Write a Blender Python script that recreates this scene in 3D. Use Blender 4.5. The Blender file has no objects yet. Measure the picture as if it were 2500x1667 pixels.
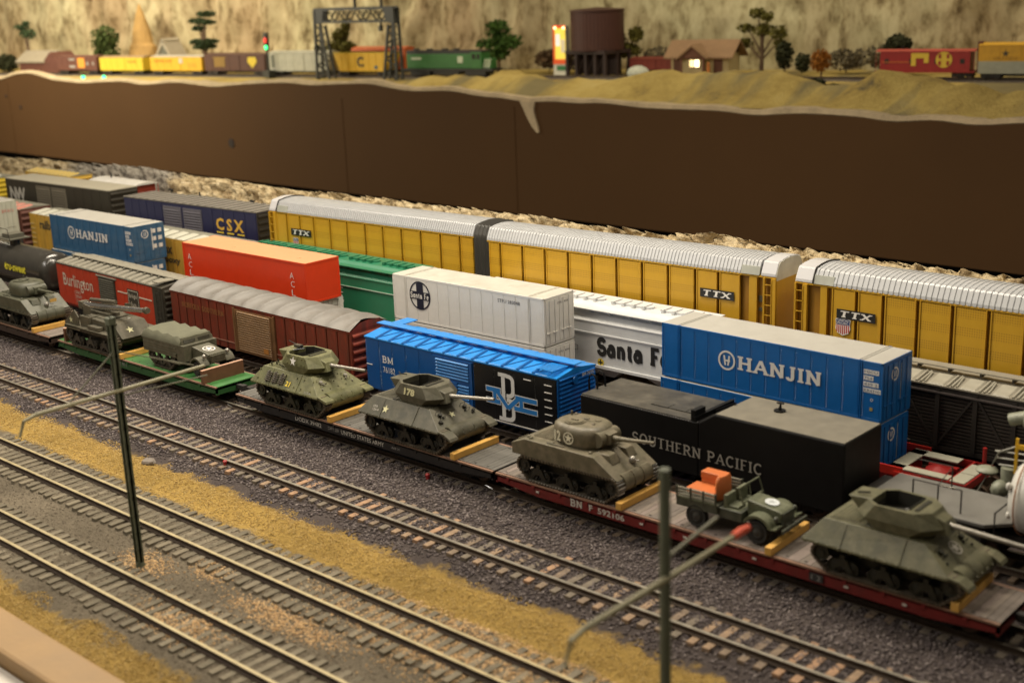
import bpy, bmesh, math, random
import numpy as np
from mathutils import Vector, Matrix, noise
random.seed(7); rng = np.random.default_rng(7)
PI = math.pi
SC = bpy.context.scene
COL = SC.collection

# ------------------------------------------------------------------ camera
cam_d = bpy.data.cameras.new('camera'); cam = bpy.data.objects.new('camera', cam_d); COL.objects.link(cam)
_R = Vector((0.74103334, 0.67051227, -0.03581747)); _U = Vector((-0.15482205, 0.22252331, 0.96255572)); _F = Vector((-0.65337564, 0.70774054, -0.26870727))
_m = Matrix((_R, _U, -_F)).transposed().to_4x4(); _m.translation = Vector((34.848, -43.267, 23.673))
cam.matrix_world = _m
cam_d.sensor_width = 36; cam_d.lens = 45.19; cam_d.clip_start = 0.5; cam_d.clip_end = 2000
cam_d.dof.use_dof = True; cam_d.dof.focus_distance = 76; cam_d.dof.aperture_fstop = 0.150
SC.camera = cam
# ------------------------------------------------------------------ world and lamps (an exhibition room, no daylight)
W = bpy.data.worlds.new('World'); SC.world = W; W.use_nodes = True
W.node_tree.nodes['Background'].inputs[0].default_value = (1.0, 0.86, 0.67, 1)
W.node_tree.nodes['Background'].inputs[1].default_value = 0.135
SC.view_settings.view_transform = 'Standard'; SC.view_settings.look = 'None'
SC.view_settings.exposure = 0.0; SC.view_settings.gamma = 1.0
def area(name, loc, target, size, sy, power, col=(1, .88, .71)):
    d = bpy.data.lights.new(name, 'AREA'); d.shape = 'RECTANGLE'; d.size = size; d.size_y = sy
    d.energy = power; d.color = col
    o = bpy.data.objects.new(name, d); COL.objects.link(o); o.location = loc
    o.rotation_euler = (Vector(target) - Vector(loc)).to_track_quat('-Z', 'Y').to_euler()
    return o
area('ceiling_lamp', (-12, 6, 46), (-10, 3, 0), 40, 2.2, 30000)
area('ceiling_lamp', (-64, 9, 49), (-60, 6, 0), 36, 2.2, 32000)
area('ceiling_lamp', (28, 16, 50), (14, 0, 0), 16, 2.2, 6000)
area('ceiling_lamp', (-20, -20, 56), (-16, -16, 0), 50, 2.2, 9500)
area('aisle_fill_light', (-48, -44, 50), (-30, 14, 4), 50, 3, 16500, (1, .93, .84))
area('far_layout_lamp', (-190, 84, 58), (-205, 108, 12), 90, 4, 50000, (1, .87, .66))
area('far_layout_lamp', (-60, 108, 56), (-66, 118, 12), 110, 4, 25000, (1, .86, .63))
area('aisle_fill_light', (-185, 40, 34), (-180, 81, 0), 80, 5, 70000, (1, .88, .66))  # added fill: brightens the left fascia in place of reflections in a pane
SC.cycles.use_denoising = True
SC.cycles.max_bounces = 6; SC.cycles.diffuse_bounces = 3; SC.cycles.glossy_bounces = 3; SC.cycles.transmission_bounces = 3; SC.cycles.transparent_max_bounces = 4

# ------------------------------------------------------------------ materials
MATS = {}
def lin(c):
    return tuple(((x / 255) / 12.92 if x / 255 <= .04045 else ((x / 255 + .055) / 1.055) ** 2.4) for x in c)
def M(name, rgb=(.5, .5, .5), rough=.5, metal=0., var=.12, vs=1.2, bump=0., bs=8., spec=.5, dirt=None, dirt_amt=.0, ds=.7, emit=None, es=1, streak=False):
    """painted / plastic surface with wear: colour noise, optional dirt colour, optional relief"""
    if name in MATS: return MATS[name]
    m = bpy.data.materials.new(name); m.use_nodes = True; nt = m.node_tree; N = nt.nodes; L = nt.links
    b = N['Principled BSDF']; b.inputs['Roughness'].default_value = rough; b.inputs['Metallic'].default_value = metal
    b.inputs['Specular IOR Level'].default_value = spec
    tc = N.new('ShaderNodeTexCoord'); mp = N.new('ShaderNodeMapping')
    L.new(tc.outputs['Object'], mp.inputs[0])
    if streak: mp.inputs['Scale'].default_value = (2.5, 2.5, .35)
    n1 = N.new('ShaderNodeTexNoise'); n1.inputs['Scale'].default_value = vs; n1.inputs['Detail'].default_value = 5; n1.inputs['Roughness'].default_value = .65
    L.new(mp.outputs[0], n1.inputs['Vector'])
    mr = N.new('ShaderNodeMapRange'); mr.inputs[1].default_value = .3; mr.inputs[2].default_value = .7; mr.inputs[3].default_value = 1 - var; mr.inputs[4].default_value = 1 + var
    L.new(n1.outputs[0], mr.inputs[0])
    mx = N.new('ShaderNodeMix'); mx.data_type = 'RGBA'; mx.blend_type = 'MULTIPLY'; mx.inputs[0].default_value = 1
    mx.inputs[6].default_value = (*rgb, 1); L.new(mr.outputs[0], mx.inputs[7])
    out = mx.outputs[2]
    if dirt:
        n2 = N.new('ShaderNodeTexNoise'); n2.inputs['Scale'].default_value = ds; n2.inputs['Detail'].default_value = 8; n2.inputs['Roughness'].default_value = .7
        L.new(mp.outputs[0], n2.inputs['Vector'])
        r2 = N.new('ShaderNodeMapRange'); r2.inputs[1].default_value = .62 - dirt_amt * .3; r2.inputs[2].default_value = .85 - dirt_amt * .3; r2.inputs[4].default_value = .85
        L.new(n2.outputs[0], r2.inputs[0])
        m2 = N.new('ShaderNodeMix'); m2.data_type = 'RGBA'; L.new(r2.outputs[0], m2.inputs[0]); L.new(out, m2.inputs[6]); m2.inputs[7].default_value = (*dirt, 1)
        out = m2.outputs[2]
    L.new(out, b.inputs['Base Color'])
    rr = N.new('ShaderNodeMapRange'); rr.inputs[3].default_value = max(rough - .1, .05); rr.inputs[4].default_value = min(rough + .12, 1)
    L.new(n1.outputs[0], rr.inputs[0]); L.new(rr.outputs[0], b.inputs['Roughness'])
    if bump:
        nb = N.new('ShaderNodeTexNoise'); nb.inputs['Scale'].default_value = bs; nb.inputs['Detail'].default_value = 6
        L.new(tc.outputs['Object'], nb.inputs['Vector'])
        bp = N.new('ShaderNodeBump'); bp.inputs['Distance'].default_value = bump; bp.inputs['Strength'].default_value = .8
        L.new(nb.outputs[0], bp.inputs['Height']); L.new(bp.outputs[0], b.inputs['Normal'])
    if emit:
        b.inputs['Emission Color'].default_value = (*emit, 1); b.inputs['Emission Strength'].default_value = es
    MATS[name] = m
    return m

# ------------------------------------------------------------------ mesh building
class MB:
    def __init__(s): s.v = []; s.f = []
    def add(s, vs, fs):
        o = len(s.v); s.v += [tuple(v) for v in vs]; s.f += [tuple(i + o for i in f) for f in fs]; return s
    def box(s, x0, x1, y0, y1, z0, z1):
        v = [(x0, y0, z0), (x1, y0, z0), (x1, y1, z0), (x0, y1, z0), (x0, y0, z1), (x1, y0, z1), (x1, y1, z1), (x0, y1, z1)]
        return s.add(v, [(0, 3, 2, 1), (4, 5, 6, 7), (0, 1, 5, 4), (1, 2, 6, 5), (2, 3, 7, 6), (3, 0, 4, 7)])
    def hexa(s, v8): return s.add(v8, [(0, 3, 2, 1), (4, 5, 6, 7), (0, 1, 5, 4), (1, 2, 6, 5), (2, 3, 7, 6), (3, 0, 4, 7)])
    def prism(s, pts, ax, a, b):
        n = len(pts)
        def P(p, c): return (p[0], c, p[1]) if ax == 'y' else ((c, p[0], p[1]) if ax == 'x' else (p[0], p[1], c))
        v = [P(p, a) for p in pts] + [P(p, b) for p in pts]
        return s.add(v, [tuple(range(n - 1, -1, -1)), tuple(range(n, 2 * n))] + [(i, (i + 1) % n, n + (i + 1) % n, n + i) for i in range(n)])
    def loft(s, rings, cap=True, close=True):
        n = len(rings[0]); v = [p for r in rings for p in r]; f = []
        for k in range(len(rings) - 1):
            for i in range(n if close else n - 1):
                j = (i + 1) % n; f.append((k * n + i, k * n + j, (k + 1) * n + j, (k + 1) * n + i))
        if cap: f.append(tuple(range(n - 1, -1, -1))); f.append(tuple((len(rings) - 1) * n + i for i in range(n)))
        return s.add(v, f)
    def cyl(s, p0, p1, r0, r1=None, n=14, cap=True):
        r1 = r0 if r1 is None else r1; p0 = Vector(p0); p1 = Vector(p1); d = (p1 - p0).normalized()
        u = d.orthogonal().normalized(); w = d.cross(u)
        rg = lambda p, r: [tuple(p + (u * math.cos(2 * PI * i / n) + w * math.sin(2 * PI * i / n)) * r) for i in range(n)]
        return s.loft([rg(p0, r0), rg(p1, r1)], cap)
    def tube(s, pts, r, n=8):
        pts = [Vector(p) for p in pts]; rings = []
        for i, p in enumerate(pts):
            d = (pts[min(i + 1, len(pts) - 1)] - pts[max(i - 1, 0)]).normalized()
            a = Vector((0, 0, 1)) if abs(d.z) < .9 else Vector((1, 0, 0))
            u = d.cross(a).normalized(); w = d.cross(u); rr = r[i] if isinstance(r, (list, tuple)) else r
            rings.append([tuple(p + (u * math.cos(2 * PI * k / n) + w * math.sin(2 * PI * k / n)) * rr) for k in range(n)])
        return s.loft(rings)
    def lathe(s, prof, c=(0, 0, 0), ax='z', n=20):
        rings = []
        for r, h in prof:
            ring = []
            for i in range(n):
                a = 2 * PI * i / n; x, y = r * math.cos(a), r * math.sin(a)
                ring.append((c[0] + x, c[1] + y, c[2] + h) if ax == 'z' else ((c[0] + x, c[1] + h, c[2] + y) if ax == 'y' else (c[0] + h, c[1] + x, c[2] + y)))
            rings.append(ring)
        return s.loft(rings)
    def ell(s, c, rx, ry, rz, n=12, m=8):
        return s.loft([[(c[0] + rx * math.sin(PI * max(.02, min(.98, k / m))) * math.cos(2 * PI * i / n), c[1] + ry * math.sin(PI * max(.02, min(.98, k / m))) * math.sin(2 * PI * i / n), c[2] - rz * math.cos(PI * k / m)) for i in range(n)] for k in range(m + 1)])
    def mesh(s, name, mat, smooth=False):
        me = bpy.data.meshes.new(name); me.from_pydata(s.v, [], s.f)
        bm = bmesh.new(); bm.from_mesh(me); bmesh.ops.recalc_face_normals(bm, faces=bm.faces); bm.to_mesh(me); bm.free()
        me.materials.append(mat)
        if smooth:
            me.polygons.foreach_set('use_smooth', [True] * len(me.polygons))
            me.set_sharp_from_angle(angle=math.radians(38))
        return me
    def build(s, name, mat, parent=None, smooth=False, bevel=0):
        o = bpy.data.objects.new(name, s.mesh(name, mat, smooth)); COL.objects.link(o); o.parent = parent
        if bevel:
            b = o.modifiers.new('bevel', 'BEVEL'); b.width = bevel; b.segments = 2; b.limit_method = 'ANGLE'; b.angle_limit = math.radians(40); b.harden_normals = False
        return o
def put(name, me, parent=None, loc=(0, 0, 0), rz=0, label=None):
    o = bpy.data.objects.new(name, me); COL.objects.link(o); o.parent = parent; o.location = loc; o.rotation_euler = (0, 0, rz)
    if label: o['label'] = label
    return o
def thing(name, label, cat, loc=(0, 0, 0), rz=0, group=None):
    o = bpy.data.objects.new(name, None); COL.objects.link(o); o.location = loc; o.rotation_euler = (0, 0, rz); o.empty_display_size = .5
    o['label'] = label; o['category'] = cat
    if group: o['group'] = group
    return o
def tag(o, label, cat, group=None):
    o['label'] = label; o['category'] = cat
    if group: o['group'] = group
    return o
def kids(o): return [c for c in COL.objects if c.parent is o]
def dup(o, loc, rz, label, group=None):
    ch = {}
    for c in COL.objects:
        if c.parent: ch.setdefault(c.parent.name, []).append(c)
    def cp(a, par):
        b = a.copy(); COL.objects.link(b)
        if par: b.parent = par
        for c in ch.get(a.name, []): cp(c, b)
        return b
    r = cp(o, None); r.location = loc; r.rotation_euler = (0, 0, rz); r['label'] = label
    if group: r['group'] = group
    return r
def fr(p0, p1):
    """angle and length of a car side given the two ends of its front edge"""
    dx, dy = p1[0] - p0[0], p1[1] - p0[1]; return math.atan2(dy, dx), math.hypot(dx, dy)

# ------------------------------------------------------------------ lettering
def text_mesh(txt, h, w=None, shear=0, bold=0.0, name='lettering', mat=None, ls=1.0):
    """flat sans letters in the XZ plane facing -Y, lower left corner at the origin"""
    c = bpy.data.curves.new('t', 'FONT'); c.body = txt; c.size = 1; c.shear = shear; c.offset = bold; c.resolution_u = 2; c.space_character = ls
    o = bpy.data.objects.new('t', c); COL.objects.link(o); dg = bpy.context.evaluated_depsgraph_get()
    me = bpy.data.meshes.new_from_object(o.evaluated_get(dg)); bpy.data.objects.remove(o); bpy.data.curves.remove(c)
    n = len(me.vertices); a = np.empty(n * 3); me.vertices.foreach_get('co', a); a = a.reshape(-1, 3)
    mn, mxx = a.min(0), a.max(0); s = h / (mxx[1] - mn[1]); sw = s if w is None else w / (mxx[0] - mn[0])
    b = np.stack([(a[:, 0] - mn[0]) * sw, np.zeros(n), (a[:, 1] - mn[1]) * s], 1)
    me.vertices.foreach_set('co', b.ravel()); me.materials.clear(); me.name = name
    if mat: me.materials.append(mat)
    return me
def arc(cx, cy, rx, ry, a0, a1, n=8): return [(cx + rx * math.cos(math.radians(a0 + (a1 - a0) * i / n)), cy + ry * math.sin(math.radians(a0 + (a1 - a0) * i / n))) for i in range(n + 1)]
# stroke letters with slab feet: (width, [polylines], [(x, y, half length) feet])
GL = {
 'H': (.9, [[(.18, 0), (.18, 1)], [(.72, 0), (.72, 1)], [(.18, .52), (.72, .52)]], [(.18, 0, .17), (.72, 0, .17), (.18, 1, .17), (.72, 1, .17)]),
 'A': (.92, [[(.12, 0), (.46, 1)], [(.46, 1), (.80, 0)], [(.25, .33), (.67, .33)]], [(.12, 0, .16), (.80, 0, .16)]),
 'N': (.92, [[(.18, 0), (.18, 1)], [(.18, 1), (.74, 0)], [(.74, 0), (.74, 1)]], [(.18, 0, .16), (.16, 1, .14), (.74, 1, .16)]),
 'J': (.6, [[(.40, 1), (.40, .2)] + arc(.25, .18, .15, .18, 0, -180)], [(.40, 1, .16)]),
 'I': (.42, [[(.21, 0), (.21, 1)]], [(.21, 0, .17), (.21, 1, .17)]),
 'S': (.72, [arc(.36, .74, .24, .26, 20, 180) + arc(.36, .74, .24, .26, 180, 250, 3)[1:] + arc(.36, .26, .26, .26, 70, -180)], []),
 'O': (.88, [arc(.44, .5, .33, .5, 0, 360, 18)], []),
 'U': (.88, [[(.18, 1), (.18, .3)] + arc(.44, .28, .26, .28, 180, 360) + [(.70, 1)]], [(.18, 1, .15), (.70, 1, .15)]),
 'T': (.8, [[(.4, 0), (.4, 1)], [(.06, 1), (.74, 1)]], [(.4, 0, .17)]),
 'E': (.74, [[(.18, 0), (.18, 1)], [(.05, 1), (.64, 1)], [(.05, 0), (.68, 0)], [(.18, .52), (.52, .52)]], []),
 'F': (.7, [[(.18, 0), (.18, 1)], [(.05, 1), (.64, 1)], [(.18, .52), (.52, .52)]], [(.18, 0, .17)]),
 'R': (.84, [[(.18, 0), (.18, 1)], [(.05, 1), (.4, 1)] + arc(.4, .75, .25, .25, 90, -90) + [(.18, .5)], [(.42, .5), (.72, 0)]], [(.18, 0, .16), (.74, 0, .1)]),
 'P': (.76, [[(.18, 0), (.18, 1)], [(.05, 1), (.42, 1)] + arc(.42, .74, .25, .26, 90, -90) + [(.18, .48)]], [(.18, 0, .17)]),
 'C': (.82, [arc(.46, .5, .34, .5, 45, 315, 14)], []),
 'B': (.8, [[(.18, 0), (.18, 1)], [(.05, 1), (.42, 1)] + arc(.42, .76, .22, .24, 90, -90) + [(.18, .52)], [(.42, .52)] + arc(.42, .26, .27, .26, 90, -90) + [(.05, 0)]], []),
 'M': (1.05, [[(.18, 0), (.18, 1)], [(.18, 1), (.52, .1)], [(.52, .1), (.86, 1)], [(.86, 1), (.86, 0)]], [(.18, 0, .14), (.86, 0, .14), (.14, 1, .1), (.9, 1, .1)]),
 'L': (.7, [[(.18, 0), (.18, 1)], [(.05, 0), (.62, 0)]], [(.18, 1, .16)]),
 'K': (.84, [[(.18, 0), (.18, 1)], [(.2, .45), (.68, 1)], [(.36, .62), (.72, 0)]], [(.18, 0, .16), (.18, 1, .16)]),
 'X': (.84, [[(.12, 0), (.7, 1)], [(.12, 1), (.7, 0)]], [(.12, 0, .14), (.7, 0, .14), (.12, 1, .14), (.7, 1, .14)]),
 'D': (.84, [[(.18, 0), (.18, 1)], [(.05, 1), (.4, 1)] + arc(.4, .5, .32, .5, 90, -90, 10) + [(.05, 0)]], []),
 'a': (.68, [arc(.3, .25, .2, .25, 0, 360, 12), [(.52, .0), (.52, .42)] + arc(.34, .44, .18, .2, 0, 150, 6)], [(.56, 0, .09)]),
 'n': (.7, [[(.16, 0), (.16, .62)], [(.16, .42)] + arc(.35, .42, .17, .2, 150, 0, 6) + [(.52, 0)]], [(.16, 0, .12), (.52, 0, .12), (.12, .62, .08)]),
 't': (.5, [[(.24, .88), (.24, .16)] + arc(.36, .15, .12, .15, 180, 300, 4), [(.08, .62), (.42, .62)]], []),
 'e': (.62, [[(.12, .34), (.5, .34)] + arc(.31, .32, .2, .31, 0, 310, 12)], []),
 ' ': (.45, [], [])}
def serif_mesh(txt, h, w, stroke=.13, thin=None, foot=.09, mat=None, name='lettering', vertical=False):
    mb = MB(); x = 0; dy = 0
    def strip(pl, t):
        nonlocal dy
        n = len(pl); L_, R_ = [], []
        for i in range(n):
            a = Vector(pl[max(i - 1, 0)]); b = Vector(pl[min(i + 1, n - 1)]); d = (b - a).normalized(); nn = Vector((-d.y, d.x)) * t / 2; p = Vector(pl[i])
            L_.append(p + nn); R_.append(p - nn)
        o = len(mb.v); mb.v += [(p.x, dy, p.y) for p in L_] + [(p.x, dy, p.y) for p in R_]
        mb.f += [(o + i, o + n + i, o + n + i + 1, o + i + 1) for i in range(n - 1)]; dy -= .0012 / max(h, .01)
    for ch in txt:
        wd, pls, ft = GL[ch]
        for pl in pls:
            hor = thin and len(pl) == 2 and (abs(pl[0][1] - pl[1][1]) < .05 or (pl[1][1] > pl[0][1] and pl[1][0] > pl[0][0] + .2))
            sh = [(x + p[0], p[1] * (1 - stroke * .5) + stroke * .25) for p in pl]
            strip(sh, thin if hor else stroke)
        for fx, fy, hl in ft:
            yy = foot / 2 if fy < .3 else (fy - foot / 2 if fy > .9 else fy)
            strip([(x + fx - hl, yy), (x + fx + hl, yy)], foot)
        x += wd + .06
    sx = w / x
    mb.v = [(vx * sx, vy * h, vz * h) for vx, vy, vz in mb.v]
    me = bpy.data.meshes.new(name); me.from_pydata(mb.v, [], mb.f); me.materials.append(mat); return me
def star_pts(cx, cz, r, rot=90, k=.40): return [(cx + (r if i % 2 == 0 else r * k) * math.cos(math.radians(rot + i * 36)), cz + (r if i % 2 == 0 else r * k) * math.sin(math.radians(rot + i * 36))) for i in range(10)]
def ring_faces(mb, cx, cz, r0, r1, y, n=24, a0=0, a1=360, sx=1):
    o = len(mb.v)
    for i in range(n + 1):
        a = math.radians(a0 + (a1 - a0) * i / n)
        mb.v += [(cx + r0 * sx * math.cos(a), y, cz + r0 * math.sin(a)), (cx + r1 * sx * math.cos(a), y, cz + r1 * math.sin(a))]
    mb.f += [(o + 2 * i, o + 2 * i + 1, o + 2 * i + 3, o + 2 * i + 2) for i in range(n)]
def disc(mb, cx, cz, r, y, n=24, sx=1): mb.v += [(cx + r * sx * math.cos(2 * PI * i / n), y, cz + r * math.sin(2 * PI * i / n)) for i in range(n)]; mb.f.append(tuple(range(len(mb.v) - n, len(mb.v))))
def poly(mb, pts, y): mb.v += [(p[0], y, p[1]) for p in pts]; mb.f.append(tuple(range(len(mb.v) - len(pts), len(mb.v))))
# ------------------------------------------------------------------ the near tabletop
TR = {'T1': -18.45, 'T2': -13.3, 'T3': -5.95, 'T4': 0.0, 'T5': 6.15, 'T6': 11.9, 'T7': 16.0}
GH = .80
def gz(y):
    pts = [(-24.6, -.5), (-22.6, -.42), (-21.4, -.5), (-20.6, -.36), (-20, -.33), (-19.4, -.27), (-17.4, -.27), (-16.7, -.33), (-15.9, -.36), (-15.1, -.40), (-14.6, -.28), (-12.0, -.265), (-11.4, -.33), (-10.9, -.46), (-9.4, -.4), (-8.5, -.62), (-7.7, -.50), (-7.2, -.34), (-6.9, -.30), (-5, -.285), (-4.2, -.30), (-2.6, -.36), (-1.8, -.3), (1.8, -.3), (3, -.4), (15.4, -.4), (17.4, -.4), (17.9, 1.5), (26.5, 1.6), (29, 2.0), (31, -3)]
    return float(np.interp(y, [p[0] for p in pts], [p[1] for p in pts]))
def vnoise(xs, ys, s, seed=0):
    return np.array([noise.noise(Vector((x * s + seed, y * s, seed * 3.1))) for x, y in zip(xs, ys)])
def grid_obj(name, X, Y, Z, mat, smooth=True):
    """X, Y, Z arrays of shape (a, b)"""
    a, b = X.shape; co = np.stack([X, Y, Z], 2).reshape(-1, 3)
    i = np.arange(a - 1)[:, None] * b + np.arange(b - 1)[None, :]; f = np.stack([i, i + b, i + b + 1, i + 1], 2).reshape(-1, 4)
    me = bpy.data.meshes.new(name); me.from_pydata(co.tolist(), [], f.tolist()); me.materials.append(mat)
    if smooth: me.polygons.foreach_set('use_smooth', [True] * len(me.polygons))
    o = bpy.data.objects.new(name, me); COL.objects.link(o); return o
def ground_mat():
    m = bpy.data.materials.new('scenic_ground'); m.use_nodes = True; nt = m.node_tree; N = nt.nodes; L = nt.links; b = N['Principled BSDF']
    b.inputs['Roughness'].default_value = .95; b.inputs['Specular IOR Level'].default_value = .15
    tc = N.new('ShaderNodeTexCoord'); sx = N.new('ShaderNodeSeparateXYZ'); L.new(tc.outputs['Object'], sx.inputs[0])
    n1 = N.new('ShaderNodeTexNoise'); n1.inputs['Scale'].default_value = .55; n1.inputs['Detail'].default_value = 7; n1.inputs['Roughness'].default_value = .72
    L.new(tc.outputs['Object'], n1.inputs['Vector'])
    a = N.new('ShaderNodeMath'); a.operation = 'MULTIPLY_ADD'; a.inputs[1].default_value = 4.4; L.new(n1.outputs[0], a.inputs[0]); L.new(sx.outputs[1], a.inputs[2])
    mr = N.new('ShaderNodeMapRange'); mr.inputs[1].default_value = -25 + 2.2; mr.inputs[2].default_value = 30 + 2.2; L.new(a.outputs[0], mr.inputs[0])
    cr = N.new('ShaderNodeValToRGB'); L.new(mr.outputs[0], cr.inputs[0])
    yel, gry, pur, tan = (.40, .265, .075), (.20, .168, .12), (.10, .082, .076), (.36, .28, .16)
    st = [(-25, yel), (-21.2, yel), (-20.7, gry), (-11.75, gry), (-11.2, yel), (-8.75, yel), (-8.3, pur), (14, pur), (22, gry), (23, tan)]
    e = cr.color_ramp.elements
    while len(e) < len(st): e.new(.5)
    for k, (y, c) in enumerate(st): e[k].position = (y + 25) / 55; e[k].color = (*c, 1)
    n2 = N.new('ShaderNodeTexNoise'); n2.inputs['Scale'].default_value = 5.5; n2.inputs['Detail'].default_value = 6; n2.inputs['Roughness'].default_value = .8; L.new(tc.outputs['Object'], n2.inputs['Vector'])
    r2 = N.new('ShaderNodeMapRange'); r2.inputs[1].default_value = .3; r2.inputs[2].default_value = .7; r2.inputs[3].default_value = .62; r2.inputs[4].default_value = 1.3; L.new(n2.outputs[0], r2.inputs[0])
    n3 = N.new('ShaderNodeTexNoise'); n3.inputs['Scale'].default_value = .22; n3.inputs['Detail'].default_value = 4; L.new(tc.outputs['Object'], n3.inputs['Vector'])
    r3 = N.new('ShaderNodeMapRange'); r3.inputs[1].default_value = .35; r3.inputs[2].default_value = .65; r3.inputs[3].default_value = .82; r3.inputs[4].default_value = 1.18; L.new(n3.outputs[0], r3.inputs[0])
    mu = N.new('ShaderNodeMath'); mu.operation = 'MULTIPLY'; L.new(r2.outputs[0], mu.inputs[0]); L.new(r3.outputs[0], mu.inputs[1])
    mx = N.new('ShaderNodeMix'); mx.data_type = 'RGBA'; mx.blend_type = 'MULTIPLY'; mx.inputs[0].default_value = 1; L.new(cr.outputs[0], mx.inputs[6]); L.new(mu.outputs[0], mx.inputs[7])
    L.new(mx.outputs[2], b.inputs['Base Color'])
    n4 = N.new('ShaderNodeTexNoise'); n4.inputs['Scale'].default_value = 9; n4.inputs['Detail'].default_value = 8; n4.inputs['Roughness'].default_value = .8; L.new(tc.outputs['Object'], n4.inputs['Vector'])
    bp = N.new('ShaderNodeBump'); bp.inputs['Distance'].default_value = .14; bp.inputs['Strength'].default_value = 1; L.new(n4.outputs[0], bp.inputs['Height']); L.new(bp.outputs[0], b.inputs['Normal'])
    return m
gx = np.concatenate([np.arange(-150, -60, 1.0), np.arange(-60, 34, .3)]); gy = np.concatenate([np.arange(-24.4, 3, .22), np.arange(3, 32, .8)])
GX, GY = np.meshgrid(gx, gy, indexing='ij'); zz = np.array([gz(y) for y in gy])[None, :].repeat(len(gx), 0)
nz = vnoise(GX.ravel(), GY.ravel(), .8).reshape(GX.shape) * .07 + vnoise(GX.ravel(), GY.ravel(), 2.6, 5).reshape(GX.shape) * .045
ground = grid_obj('ground', GX, GY, zz + nz, ground_mat()); ground['kind'] = 'structure'

GYK = np.arange(-25, 32, .1); GZK = np.array([gz(v) for v in GYK])
def grains(name, n, xr, yr, size, mat, zf, dens=None, flat=.7):
    """loose grains: many small faceted lumps in one mesh, each with its own tint"""
    x = rng.uniform(*xr, n); y = rng.uniform(*yr, n)
    if dens is not None: k = dens(x, y); x, y = x[k], y[k]; n = len(x)
    base = np.array([(1, 0, 0), (0, 1, 0), (-1, 0, 0), (0, -1, 0), (0, 0, 1), (0, 0, -1)], float)
    tri = np.array([(0, 1, 4), (1, 2, 4), (2, 3, 4), (3, 0, 4), (1, 0, 5), (2, 1, 5), (3, 2, 5), (0, 3, 5)])
    s = rng.uniform(.55, 1.25, n)[:, None, None] * size / 2; j = rng.uniform(.65, 1.2, (n, 6, 1))
    a = rng.uniform(0, 2 * PI, n); ca, sa = np.cos(a)[:, None], np.sin(a)[:, None]
    p = base[None] * s * j * np.array([1, 1, flat]); tl = rng.normal(0, .35, (n, 1))
    px, py, pz = p[..., 0], p[..., 1], p[..., 2] + p[..., 0] * tl
    X = px * ca - py * sa + x[:, None]; Y = px * sa + py * ca + y[:, None]; Z = pz + (np.interp(y, GYK, GZK) + vnoise(x, y, .8) * .07 + vnoise(x, y, 2.6, 5) * .045)[:, None] + size * .10
    co = np.stack([X, Y, Z], 2).reshape(-1, 3); f = (tri[None] + (np.arange(n) * 6)[:, None, None]).reshape(-1, 3)
    me = bpy.data.meshes.new(name); me.vertices.add(len(co)); me.vertices.foreach_set('co', co.ravel().astype(np.float32))
    me.loops.add(f.size); me.loops.foreach_set('vertex_index', f.ravel().astype(np.int32)); me.polygons.add(len(f)); me.polygons.foreach_set('loop_start', (np.arange(len(f)) * 3).astype(np.int32))
    me.update(calc_edges=True); at = me.attributes.new('tint', 'FLOAT', 'POINT'); at.data.foreach_set('value', np.repeat(rng.uniform(0, 1, n), 6).astype(np.float32))
    me.materials.append(mat); o = bpy.data.objects.new(name, me); COL.objects.link(o); o['kind'] = 'stuff'; return o
def grain_mat(name, cols):
    m = bpy.data.materials.new(name); m.use_nodes = True; nt = m.node_tree; N = nt.nodes; L = nt.links; b = N['Principled BSDF']; b.inputs['Roughness'].default_value = .85; b.inputs['Specular IOR Level'].default_value = .3
    at = N.new('ShaderNodeAttribute'); at.attribute_name = 'tint'; cr = N.new('ShaderNodeValToRGB'); L.new(at.outputs['Fac'], cr.inputs[0]); e = cr.color_ramp.elements
    while len(e) < len(cols): e.new(.5)
    for k, c in enumerate(cols): e[k].position = k / (len(cols) - 1); e[k].color = (*c, 1)
    L.new(cr.outputs[0], b.inputs['Base Color']); return m
gb = grain_mat('dark_ballast', [(.04, .032, .033), (.085, .068, .068), (.115, .094, .093), (.15, .125, .12), (.25, .215, .20)])
g2 = grain_mat('grey_ballast', [(.12, .10, .075), (.20, .165, .12), (.26, .22, .16)])
g3 = grain_mat('straw_foam', [(.20, .12, .035), (.40, .26, .075), (.46, .31, .10), (.55, .41, .17), (.36, .235, .06)])
g4 = grain_mat('orange_grains', [(.46, .28, .13), (.62, .42, .21), (.70, .50, .28)])
def nearrail(x, y): 
    k = np.ones(len(y), bool)
    for t in ('T3', 'T4'): k &= ~(np.abs(y - TR[t]) < .3 + 0 * y) | True
    return k
grains('ballast', 60000, (-66, 27), (-8.75, 1.9), .17, gb, gz, lambda x, y: y > -8.1 + .5 * np.sin(x * .5) * np.sin(x * 1.3 + 2) + rng.normal(0, .12, len(x)))
grains('ballast', 14000, (-34, 24), (-20.6, -11.3), .10, g2, gz)
def wob(x, y): 
    w = vnoise(x, y, .55, 4) * .9 + vnoise(x, y, 1.9, 6) * .35 + rng.normal(0, .10, len(x))
    return (y < -8.45 + w) & (y > -11.3 + w) & (vnoise(x, y, .9, 11) > -.42)
grains('ground_foam', 42000, (-50, 26), (-11.9, -7.9), .085, g3, gz, wob)
grains('ground_foam', 12000, (-20, 8), (-22.5, -20.2), .085, g3, gz, lambda x, y: y < -20.9 + vnoise(x, y, .6, 4) * .8)
def patch(x, y): 
    d = np.minimum.reduce([np.hypot((x - a) / ra, (y - b) / rb) for a, b, ra, rb in ((-12.6, -16.2, 1.6, .9), (-3.4, -15.7, 3.4, .8), (4.5, -13, 8, 2.2), (-9.5, -14.9, 1.2, .7), (-6.5, -18.4, 2.5, 1.2))])
    return (d + rng.normal(0, .3, len(x)) < .85)
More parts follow.
